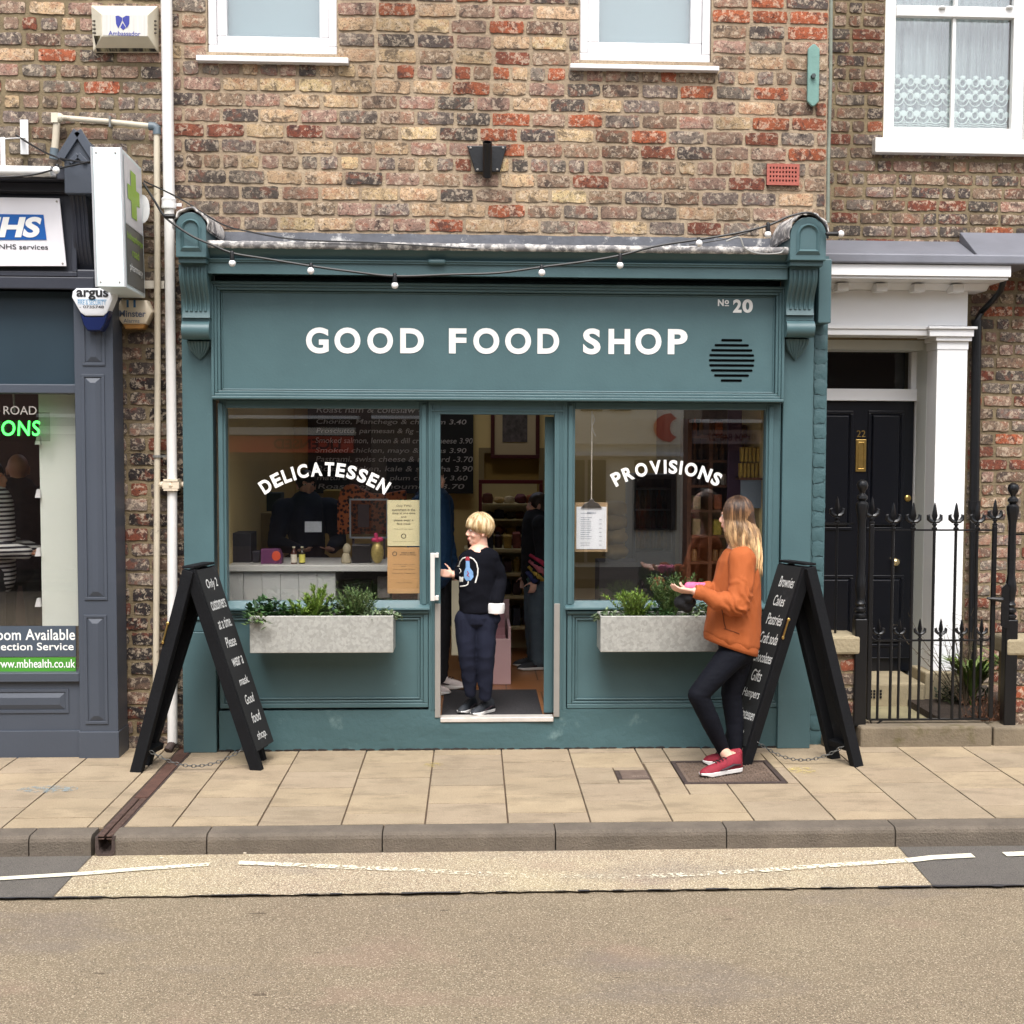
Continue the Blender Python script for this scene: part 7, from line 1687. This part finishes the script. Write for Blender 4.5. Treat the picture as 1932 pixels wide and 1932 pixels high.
# hoodie
ORG = pm('burnt_orange_jersey', (164, 84, 36), .85, .07, 3, .25, 220)
rows = [(1030, 1382, 1412, .072), (1042, 1368, 1422, .118), (1058, 1356, 1430, .155), (1085, 1348, 1434, .168), (1120, 1341, 1434, .172), (1155, 1336, 1433, .178), (1190, 1331, 1432, .185), (1205, 1329, 1431, .19), (1214, 1333, 1427, .175)]
f = MB(); rg = []
for y, xa, xb_, ry in rows:
    a_, c_ = P(xa, y), P(xb_, y); k = max(0, (y-1120)/95)*.055; n = 28; cx = (a_.x+c_.x)/2; rx = (c_.x-a_.x)/2
    rg.append([(cx+rx*math.cos(2*PI*q/n), YW+ry*.82*math.sin(2*PI*q/n), a_.z-k*(math.cos(2*PI*q/n))) for q in range(n)])
f.rings(rg)
f.chain([shN+V(0, .02, .01), (shN+elN)/2+V(.01, 0, 0), elN+V(.006, 0, -.01), (elN+wrN)/2+V(0, 0, -.02), wrN+V(.035, 0, 0)], [.080, .074, .070, .060, .044], 18)
f.chain([shF+V(0, -.02, .01), elF, wrF+V(.04, 0, 0)], [.088, .072, .046], 18)
f.chain([P(1392, 1034, -.07), P(1408, 1036, -.06), P(1418, 1046, -.02), P(1416, 1046, .05), P(1400, 1036, .08)], [.026, .036, .048, .044, .03], 10)
def hfold(co):
    q = 0
    # sleeve creases gather at the elbow, long drapes down the back
    de = (co-elN).length; q += .009*math.exp(-(de/.11)**2)*math.sin((co.x*1.3+co.z*.9)*85+7*noise.noise(co*13))
    q += .014*noise.noise(V(co.x*13, co.y*10, co.z*3.0))+.005*(1-2*abs(noise.noise(V(co.x*13+4, co.y*13, co.z*8))))
    return q
f = remesh(f, .0075, 5, hfold); HO = f.build('hoodie', ORG, t, smooth='all')
# ribbed hem and cuffs
f = MB(); k = .055; n = 60; rg = []
for dz, s_ in ((.0, .975), (-.012, .99), (-.03, .985), (-.05, .96), (-.05, .90), (.0, .90)):
    y, xa, xb_, ry = rows[-1]; a_, c_ = P(1327, 1210), P(1431, 1210); cx = (a_.x+c_.x)/2; rx = (c_.x-a_.x)/2*s_
    rg.append([(cx+rx*math.cos(2*PI*q/n)*(1+.006*(q % 2)), YW+.152*s_*math.sin(2*PI*q/n)*(1+.006*(q % 2)), a_.z+dz+.012-k*math.cos(2*PI*q/n)) for q in range(n)])
f.rings(rg, False); f.build('ribbed_hem', ORG, HO, smooth='all')
for w_, d_ in ((wrN, (wrN-elN)), (wrF, (wrF-elF))):
    d_ = d_.normalized(); f = MB(); f.tube([w_-d_*.05, w_-d_*.02, w_+d_*.005, w_+d_*.006], [.046, .043, .041, .034], 30); f.build('cuff', ORG, HO, smooth=True)
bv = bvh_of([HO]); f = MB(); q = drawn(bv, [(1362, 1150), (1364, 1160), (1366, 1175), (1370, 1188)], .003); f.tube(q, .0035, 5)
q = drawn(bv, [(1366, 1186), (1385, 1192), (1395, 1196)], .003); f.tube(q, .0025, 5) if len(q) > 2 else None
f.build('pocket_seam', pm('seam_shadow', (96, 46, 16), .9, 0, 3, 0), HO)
# shoes
BUR = pm('burgundy_knit', (132, 24, 42), .7, .2, 30, .4, 160); SW = pm('white_foam', (230, 228, 224), .5, .02, 4, 0)
for h_, t_ in ((hN, tN), (hF, tF)): up = shoe(t, h_, t_, 0, BUR, SW, 1.0, .008)
# hair
HD = lin(62, 44, 32); HM = lin(128, 94, 66); HL = lin(226, 190, 140)
ang0 = math.atan2(fw.y, fw.x)
f = MB(); f.ell(hc+V(.012, -.0, .022), (.084, .079, .090), 20, 14, Matrix.Rotation(ang0, 3, 'Z'))
f.chain([hc+V(.045, -.02, .01), P(1412, 1010, -.01), P(1421, 1040, -.02), P(1424, 1060, -.03)], [.068, .058, .040, .016], 14)
f = remesh(f, .008, 5); 
for i, v in enumerate(f.v): f.cols[i] = lerpc(HD, HM, max(0, min(1, (hc.z-.0-v.z)/.2)))
HB = f.build('hair', HAIRM, t, smooth='all')
paths = []
for cl in range(190):
    a = random.uniform(.85, 2*PI-.85); el = random.uniform(.35, 1.45)
    th = ang0+a; back = (1-math.cos(a))/2; nearside = max(0, -math.sin(th))
    Lc = random.uniform(.17, .30)+.05*back; wv = random.uniform(0, 6); am = random.uniform(.006, .018); tgx = .075+.07*(random.random()-.3); cc = hc+V(.010, 0, .022)
    for sN in range(15):
        th2 = th+random.gauss(0, .10); e0 = el+random.gauss(0, .10); R0 = (.089+.012*random.random(), .085+.012*random.random(), .100+.006*random.random()); pts = []
        for k in range(7):
            e = e0+(-.42-e0)*k/6; pts.append(cc+V(R0[0]*math.cos(th2)*math.cos(e)*1.03, R0[1]*math.sin(th2)*math.cos(e)*1.04, R0[2]*math.sin(e)))
        p = pts[-1]; gp = cc+V(.092*math.cos(th)*.91, .088*math.sin(th)*.91, -.041); Lh = Lc*random.uniform(.88, 1.05); s_ = V(math.cos(th), math.sin(th), 0); of = p-gp
        for k in range(1, 10):
            u = k/9; q = gp+V(tgx*u**1.15*(.35+.65*(1-back))+.022*u, -.03*nearside*u, -Lh*u)+s_*(.022*math.sin(u*PI))+V(am*math.sin(wv+u*8)*u**.5, am*math.cos(wv+u*7)*u**.5, 0)+of*(1-.72*u**1.5)
            pts.append(q)
        paths.append(pts)
ztop = hc.z
def wcol(u, v):
    k = (ztop+.02-v.z)/.30
    h_ = noise.noise(V(v.x*60, v.y*60, v.z*6+3)); st_ = max(0, min(1, (h_+.05)*3.2))
    base = lerpc(HD, HM, max(0, min(1, k*1.8+.15+.8*(st_ > .55)*st_))); k += .05; return lerpc(base, HL, max(0, min(1, (k-.06)*1.6))*(.3+.7*st_) if k < .7 else .7+.3*st_)
strands('hair_strand', HB, paths, wcol, .0021, [random.uniform(.6, 1.5) for _ in range(200)])
# things in her hands
f = MB(); f.chain([P(1300, 1107, -.02), P(1318, 1108, -.0), P(1330, 1112, .0)], [.030, .032, .02], 12); f.ell(P(1326, 1104, -.03), (.03, .02, .02)); f = remesh(f, .006, 3, fold(.004, 40, 40, 1))
tag(f.build('pink_purse', pm('pink_cloth', (222, 104, 146), .7, .1, 20, .3), smooth='all'), 'small pink cloth pouch held in her far hand', 'pouch')
f = MB(); f.chain([P(1284, 1136, -.14), P(1296, 1144, -.12), P(1306, 1136, -.14)], [.042, .040, .026], 12); f.chain([P(1292, 1126, -.15), P(1300, 1128, -.17)], [.03, .03]); f = remesh(f, .006, 3, fold(.003, 40, 40, 1))
tag(f.build('black_glove', pm('black_felt', (18, 18, 22), .9, .1, 20, .3), smooth='all'), 'crumpled black cloth item hanging under her near hand', 'glove')
# ---- boy in the doorway
YB2 = .14
z2 = lambda x, y: (802+.2216*x, 951.4+.2216*y)
P = lambda x, y, dy=0: W(*z2(x, y), YB2+dy)
t = BOY = thing('person', (P(460, 1780).x, YB2, ZF), 'blond boy in a dark printed sweatshirt standing in the shop doorway', 'person')
s = .88; hc = P(462, 222, -.0); fw = V(-1, -.30, -.06).normalized()
b = MB(); M_, L_ = head(b, hc, fw, s)
b.cap(P(478, 300), P(482, 400), .040, .044, 12)
b.chain([P(460, 440), P(450, 600), P(445, 800), P(440, 930)], [.085, .09, .082, .09], 16)
sR, eR, wR = P(342, 470, .03), P(302, 590, .05), P(240, 598, .0)
sL, eL, wL = P(578, 478, -.0), P(638, 640, .02), P(607, 860, -.05)
b.chain([sR, eR, wR], [.034, .030, .024], 12); b.chain([sL, eL, wL, P(590, 960, -.03)], [.034, .034, .024, .026], 12); b.cap(P(480, 405), P(470, 460), .036, .05)
hand(b, wR+V(-.0, 0, 0), V(-1, .12, .12), V(-.1, 1, -.2), V(0, .1, -1) if False else V(0, -.1, 1), .76, .45)
lgL = [P(352, 985), P(358, 1280, -.04), P(386, 1600, 0)]; lgR = [P(522, 985), P(516, 1290, -.05), P(510, 1630, -.02)]
for lg in (lgL, lgR): b.chain(lg, [.068, .046, .032], 12)
bb = remesh(b, .0055, 3); tint_lips(bb, L_, s); BODY = bb.build('body', SKIN, t, smooth='all'); head_bits(t, t, L_, M_, s, pm('brow_blond', (176, 140, 100), .7, 0, 3, 0))
NV = pm('navy_jersey', (14, 15, 22), .9, .1, 5, .25, 200, spec=.12); NVT = pm('navy_fleece', (27, 30, 44), .9, .08, 5, .25, 200, spec=.15)
f = MB(); f.loft([(P(482, 366).x, YB2, P(482, 366).z, .050, .052), (P(480, 378).x, YB2, P(480, 378).z, .076, .070), (P(468, 412).x, YB2, P(468, 412).z, .118, .086), (P(460, 450).x, YB2, P(460, 450).z, .138, .095), (P(455, 520).x, YB2, P(455, 520).z, .130, .098), (P(445, 680).x, YB2, P(445, 680).z, .122, .10), (P(440, 850).x, YB2, P(440, 850).z, .118, .10), (P(440, 915).x, YB2, P(440, 915).z, .115, .098), (P(440, 930).x, YB2, P(440, 930).z, .10, .085)], 26)
f.chain([sR+V(.02, .0, -.01), (sR+eR)/2, eR, wR+V(.03, .01, 0)], [.058, .052, .048, .036], 14); f.chain([sL+V(-.02, 0, -.005), (sL+eL)/2, eL, wL+V(0, 0, .03)], [.060, .056, .052, .050], 14)
f = remesh(f, .0065, 4, fold(.009, 12, 10, 5)); SWT = f.build('sweatshirt', NV, t, smooth='all')
f = MB(); a_, b_ = P(604, 845, -.05), P(602, 925, -.05); f.tube([a_+V(0, 0, .01), a_, (a_+b_)/2, b_, b_+V(0, 0, -.002)], [.04, .058, .060, .055, .03], 20); f.build('rolled_cuff', pm('cuff_white', (226, 224, 222), .8, .03, 9, .3, 120), t, smooth=True)
f = MB()
for lg in (lgL, lgR): f.chain([lg[0], (lg[0]+lg[1])/2, lg[1], (lg[1]+lg[2])/2, lg[2]], [.080, .070, .057, .053, .040], 16)
f.loft([(P(440, 890).x, YB2, P(440, 890).z, .110, .09), (P(440, 960).x, YB2, P(440, 960).z, .122, .095), (P(440, 1010).x, YB2, P(440, 1010).z, .118, .09), (P(440, 1060).x, YB2, P(440, 1060).z, .07, .05)], 20); f.chain([P(560, 940, -.02), P(590, 975, -.03)], [.045, .04]); f = remesh(f, .0055, 2, fold(.009, 13, 10, 9)); f.build('trousers', NVT, t, smooth='all')
DK = pm('trainer_dark', (34, 38, 44), .7, .2, 20, .3, 100)
gz = lambda x, y: G(*z2(x, y), ZF+.006)
for (hx, hy, tx, ty) in ((425, 1745, 292, 1790), (578, 1762, 398, 1806)):
    up = shoe(t, gz(hx, hy), gz(tx, ty), 0, DK, SW, .82)
f = MB(); bv = bvh_of([SWT])
def zp(pts): return [z2(*p) for p in pts]
prt = pm('print_white', (222, 220, 214), .8, 0, 3, 0)
f.tube(drawn(bv, zp([(290, 520), (298, 490), (318, 462), (345, 452)]), 0), .0042, 5); f.tube(drawn(bv, zp([(380, 452), (412, 466), (438, 500), (450, 550), (448, 600), (436, 640), (428, 668)]), 0), .0048, 5)
f.tube(drawn(bv, zp([(368, 655), (364, 682), (345, 694), (300, 700)]), 0), .0042, 5)
patch(f, bv, zp([(290, 615), (328, 618), (322, 660), (294, 662)])); patch(f, bv, zp([(272, 528), (292, 512), (294, 532)]))
f.tube(drawn(bv, zp([(292, 548), (303, 556), (305, 574), (294, 586)]), 0), .003, 5)
f.build('chest_print', prt, SWT)
f = MB(); patch(f, bv, zp([(346, 482), (378, 482), (382, 540), (408, 575), (412, 620), (390, 648), (352, 652), (330, 622), (332, 575), (346, 540)]), .0035); f.build('blue_bulb_print', pm('print_blue', (116, 156, 200), .8, .15, 60, 0), SWT)
f = MB(); patch(f, bv, zp([(346, 446), (378, 448), (380, 480), (344, 480)]), .004); f.tube(drawn(bv, zp([(360, 570), (372, 590), (358, 605), (378, 618)]), 0), .0035, 5); f.build('red_print', pm('print_red', (150, 40, 54), .8, 0, 3, 0), SWT)
# blond hair: bowl cut swept forward
BL1 = lin(168, 136, 92); BL2 = lin(226, 204, 164); BLD = lin(112, 86, 58)
ang0 = math.atan2(fw.y, fw.x); cc = hc+V(.006, 0, .030*s)
f = MB(); f.ell(cc+V(.004, 0, .014), (.096*s, .084*s, .080*s), 22, 16, Matrix.Rotation(ang0, 3, 'Z')); f.ell(cc+V(.040, 0, -.014), (.052*s, .066*s, .056*s), 18, 12)
f = remesh(f, .006, 2)
for i, v in enumerate(f.v): f.cols[i] = BLD
f.v = [v for v in f.v]
HB = f.build('hair', HAIRM, t, smooth='all')
paths = []
for i in range(1900):
    a = random.uniform(0, 2*PI); th = ang0+a; side = abs(math.sin(a)); front = max(0, math.cos(a)); back_ = max(0, -math.cos(a))
    e1 = .24*front-.24*side*(1-back_)-.62*back_ + random.uniform(-.24, .14)
    R0 = (.104*s, .092*s, .103*s); j = random.uniform(.98, 1.06); e0 = random.uniform(.55, 1.5); pts = []; cr = V(.02, .0, 0)
    for k in range(9):
        u = k/8; e = e0+(e1-e0)*u; tw = .35*(1-u)*math.sin(a); sh_ = 1-.20*max(0, -e); lo_ = V(R0[0]*math.cos(a+tw)*math.cos(e)*sh_, R0[1]*math.sin(a+tw)*math.cos(e)*sh_, R0[2]*math.sin(e))*j
        pts.append(cc+Matrix.Rotation(ang0, 3, 'Z') @ lo_+V(0, 0, -.008*u*u)+rvec(.0012))
    paths.append(pts)
def bcol(u, v):
    h_ = noise.noise(V(v.x*85, v.y*85, v.z*9)); return lerpc(lerpc(BL1, BL2, max(0, min(1, .55+h_*1.6))), BLD, max(0, u-.8)*1.2)
strands('hair_strand', HB, paths, bcol, .0020)
# ---- generic standing figures further inside
def person(hx, hy, footy, Y, ang, lab, skinm, topm, botm, shoem, hair=None, bald=False, zfloor=ZF, w=1.0, arms='down', vox=.011, solem=None):
    hc = W(hx, hy, Y); H = (hc.z-zfloor)+.12; k = H/1.72; t = thing('person', (hc.x, Y, zfloor), lab, 'person')
    f_ = V(math.cos(ang), math.sin(ang), 0); s_ = V(-math.sin(ang), math.cos(ang), 0); q = lambda fx, sy, z: V(hc.x, Y, zfloor)+f_*fx*k+s_*sy*k*w+V(0, 0, z*k)
    b = MB(); M_, L_ = head(b, hc, f_, k); b.cap(q(-.01, 0, 1.56), q(-.01, 0, 1.44), .052*k, .06*k)
    b.chain([q(0, 0, 1.36), q(0, 0, 1.15), q(0, 0, .96)], [.13*k, .12*k, .13*k]); J = {}
    for sd in (-1, 1):
        if arms == 'fwd': ar = [q(0, sd*.17, 1.40), q(.02, sd*.22, 1.12), q(.26, sd*.12, 1.08)]
        else: ar = [q(0, sd*.17, 1.40), q(-.01, sd*.23, 1.12), q(.06, sd*.24, .88)]
        J[sd] = ar; b.chain(ar, [.05*k, .042*k, .03*k]); hd = (ar[2]-ar[1]); hand(b, ar[2]+hd*.02, hd, V(0, 0, 1) if arms == 'fwd' else -s_*sd, f_ if arms != 'fwd' else -s_*sd, k*.95, .6)
        b.chain([q(0, sd*.09, .92), q(.02, sd*.10, .50), q(-.01, sd*.10, .10)], [.085*k, .06*k, .04*k])
    bb = remesh(b, vox*.8, 3); bb.build('body', skinm, t, smooth='all')
    f = MB(); f.chain([q(0, 0, 1.42), q(0, 0, 1.20), q(0, 0, 1.0), q(0, 0, .90)], [.14*k, .155*k, .15*k, .15*k], 16, (1, 1))
    for sd in (-1, 1): f.chain([q(0, sd*.13, 1.42)]+[J[sd][0]*1.0, J[sd][1], J[sd][2]], [.07*k, .085*k, .07*k, .048*k], 12)
    f = remesh(f, vox, 4, fold(.008, 9, 14, hx)); f.build('jacket', topm, t, smooth='all')
    f = MB()
    for sd in (-1, 1): f.chain([q(0, sd*.09, .92), q(.02, sd*.10, .50), q(0, sd*.10, .09)], [.11*k, .085*k, .07*k], 12)
    f = remesh(f, vox, 4, fold(.007, 9, 16, hx+3)); f.build('trousers', botm, t, smooth='all')
    for sd in (-1, 1): a_ = q(-.07, sd*.10, 0); b_ = q(.21, sd*.12, 0); a_.z = b_.z = zfloor+.002; shoe(t, a_, b_, 0, shoem, solem or SW, k)
    if hair is not None:
        f = MB(); f.ell(hc+V(0, 0, .03*k)-f_*.015*k, (.10*k, .086*k, .098*k), 16, 12, Matrix.Rotation(ang, 3, 'Z'))
        if hair[1]: f.chain([hc-f_*.05*k, hc-f_*.07*k+V(0, 0, -.14*k), hc-f_*.07*k+V(0, 0, -.24*k)], [.085*k, .08*k, .05*k])
        f = remesh(f, .01, 2, fold(.003, 40, 12, 1)); 
        for i in range(len(f.v)): f.cols[i] = lin(*hair[0])
        f.v = [v-f_*.0 for v in f.v]; f.build('hair', HAIRM, t, smooth='all')
    head_bits(t, t, L_, M_, k, pm('brow_brown', (96, 70, 52), .7, 0, 3, 0)) if abs(f_.y+1) < .9 else None
    return t, q, J, k
BLJ = pm('petrol_jacket', (22, 58, 92), .6, .12, 6, .3, 60); BLK = pm('black_denim', (20, 21, 26), .85, .1, 8, .3, 90)
person(815, 902, 1305, 1.06, -.4, 'man in a petrol blue jacket standing just inside the doorway on the left', SKIN, BLJ, BLK, pm('red_white_trainer', (186, 174, 170), .6, .2, 20, 0), ((60, 44, 34), False), w=1.15)
t_, q, J, k = person(1013, 953, 1252, 2.05, PI+.15, 'child in a dark coat over a rainbow striped top standing inside on the right', SKIN, pm('black_coat', (20, 21, 26), .9, .1, 5, .4, 60), pm('grey_denim', (82, 98, 108), .85, .12, 8, .3, 90), pm('black_trainer', (22, 22, 26), .6, .1, 5, 0), ((56, 42, 34), True))
# rainbow stripes laid over the coat
ob = [o for o in t_.children if o.name.startswith('jacket')][0]; bv = bvh_of([ob])
for i, (col, nm) in enumerate((((176, 44, 72), 'red'), ((196, 106, 116), 'rose'), ((198, 166, 70), 'yellow'), ((36, 44, 92), 'navy'), ((86, 124, 120), 'teal'))):
    f = MB(); x0_, y0_ = z2(935-6*i, 420+i*62); q_ = [on_surf(bv, 1000-1.2*i+j*6.5, 1047+i*11+j*(4+i*1.4), .006)[0] for j in range(7)]; q_ = [p for p in q_ if p]
    if len(q_) > 2: f.tube(q_, .026, 6, True, (1, .5)); f.build('rainbow_stripe', pm('stripe_'+nm, col, .85, .08, 8, 0), ob, smooth='all')
person(578, 915, 1300, 1.75, -1.2, 'shopkeeper in a navy top behind the counter in the delicatessen window', SKIN, pm('navy_top', (26, 32, 54), .85, .1, 5, .3), BLK, DK, ((40, 34, 30), False), arms='fwd', w=1.2)
person(34, 886, 1330, 1.3, PI/2+.3, 'bald man in a dark jacket with his back turned inside the pharmacy window', SKIN2, pm('charcoal_jacket', (28, 28, 34), .85, .1, 5, .3), BLK, DK, None, zfloor=.2, w=1.2)
def stripes():
    m, t, b, o = nt('breton_stripe'); g_ = nd(t, 'ShaderNodeNewGeometry'); sp = nd(t, 'ShaderNodeSeparateXYZ'); t.links.new(g_.outputs['Position'], sp.inputs[0])
    mu = nd(t, 'ShaderNodeMath', operation='MULTIPLY'); mu.inputs[1].default_value = 34; t.links.new(sp.outputs[2], mu.inputs[0]); fr = nd(t, 'ShaderNodeMath', operation='FRACT'); t.links.new(mu.outputs[0], fr.inputs[0])
    c = ramp(t, fr.outputs[0], [(.48, lin(24, 26, 36)), (.52, lin(206, 204, 200))]); t.links.new(c, b.inputs['Base Color']); b.inputs['Roughness'].default_value = .85; return m
t_, q, J, k = person(-16, 900, 1330, .62, .0, 'person in a black and white striped top at the left edge of the pharmacy window', SKIN2, stripes(), BLK, DK, ((40, 34, 30), True), zfloor=.2, arms='fwd')
c_ = J[-1][2]; f = MB(); f.obox(c_+V(.12, -.0, .02), (.055, 0, .008), (0, .035, 0), (-.001, 0, .005)); tag(f.build('tan_card', pm('tan_card', (170, 128, 100), .6, .05, 5, 0), bevel=.002), 'flat tan wallet held by the person in the striped top', 'wallet')
# small brown dog peering out low in the provisions window
Yd_ = .34; P = lambda x, y, dy=0: W(x, y, Yd_+dy)
t = thing('dog', (P(1243, 1130).x, Yd_, .9), 'brown dog with dark ears looking out low in the provisions window', 'dog')
f = MB(); f.chain([P(1262, 1140, .08), P(1250, 1115, .05)], [.075, .055]); f.ell(P(1243, 1098), (.045, .05, .042)); f.cap(P(1236, 1104, -.02), P(1231, 1110, -.075), .026, .021); f.chain([P(1248, 1128, .0), P(1246, 1150, -.02)], [.026, .018]); f.chain([P(1266, 1132, .0), P(1268, 1150, -.02)], [.026, .018])
f = remesh(f, .006, 4); f.build('body', pm('brindle_fur', (112, 72, 42), .9, .3, 22, .4, 120), t, smooth='all')
f = MB(); f.tube([P(1231, 1089, -.01), P(1225, 1091, -.02), P(1223, 1099, -.02)], [.016, .014, .004], 8, True, (1, .5)); f.tube([P(1254, 1088, -.01), P(1261, 1091, -.02), P(1262, 1100, -.02)], [.016, .014, .004], 8, True, (1, .5)); f.build('ear', pm('ear_black', (26, 20, 18), .9, 0, 3, 0), t, smooth='all')
f = MB(); f.ell(P(1231, 1108, -.095), (.011, .008, .008)); f.ell(P(1236, 1097, -.044), (.006, .005, .006)); f.ell(P(1246, 1097, -.045), (.006, .005, .006)); f.build('nose', pm('nose_black', (14, 12, 12), .3, 0, 3, 0), t, smooth='all')
f = MB(); f.ell(P(1247, 1118, -.02), (.022, .014, .03)); f.build('white_chest', pm('fur_white', (200, 190, 176), .9, .1, 30, .3), t, smooth='all')
# ------------------------------------------------------------------ light
w = bpy.data.worlds.new('World'); scene.world = w; w.use_nodes = True
t = w.node_tree; t.nodes.clear()
o = t.nodes.new('ShaderNodeOutputWorld'); bg = t.nodes.new('ShaderNodeBackground'); sk = t.nodes.new('ShaderNodeTexSky')
sk.sky_type = 'NISHITA'; sk.sun_disc = False; sk.sun_elevation = math.radians(57); sk.sun_rotation = math.radians(180-10); sk.air_density = 1; sk.dust_density = 4; sk.ozone_density = .4
hs = t.nodes.new('ShaderNodeHueSaturation'); hs.inputs['Saturation'].default_value = .52
t.links.new(sk.outputs[0], hs.inputs['Color']); t.links.new(hs.outputs[0], bg.inputs[0]); t.links.new(bg.outputs[0], o.inputs[0]); bg.inputs[1].default_value = .13
sd = bpy.data.lights.new('sun', 'SUN'); sd.energy = 1.5; sd.angle = math.radians(28); sd.color = (1, .985, .97)
so = bpy.data.objects.new('sun', sd); COL.objects.link(so); so.rotation_euler = (math.radians(33), 0, math.radians(-10))
vs = scene.view_settings; vs.view_transform = 'Standard'; vs.look = 'None'; vs.exposure = 1.13; vs.gamma = 1
scene.render.engine = 'CYCLES'; scene.cycles.max_bounces = 8; scene.cycles.transparent_max_bounces = 16
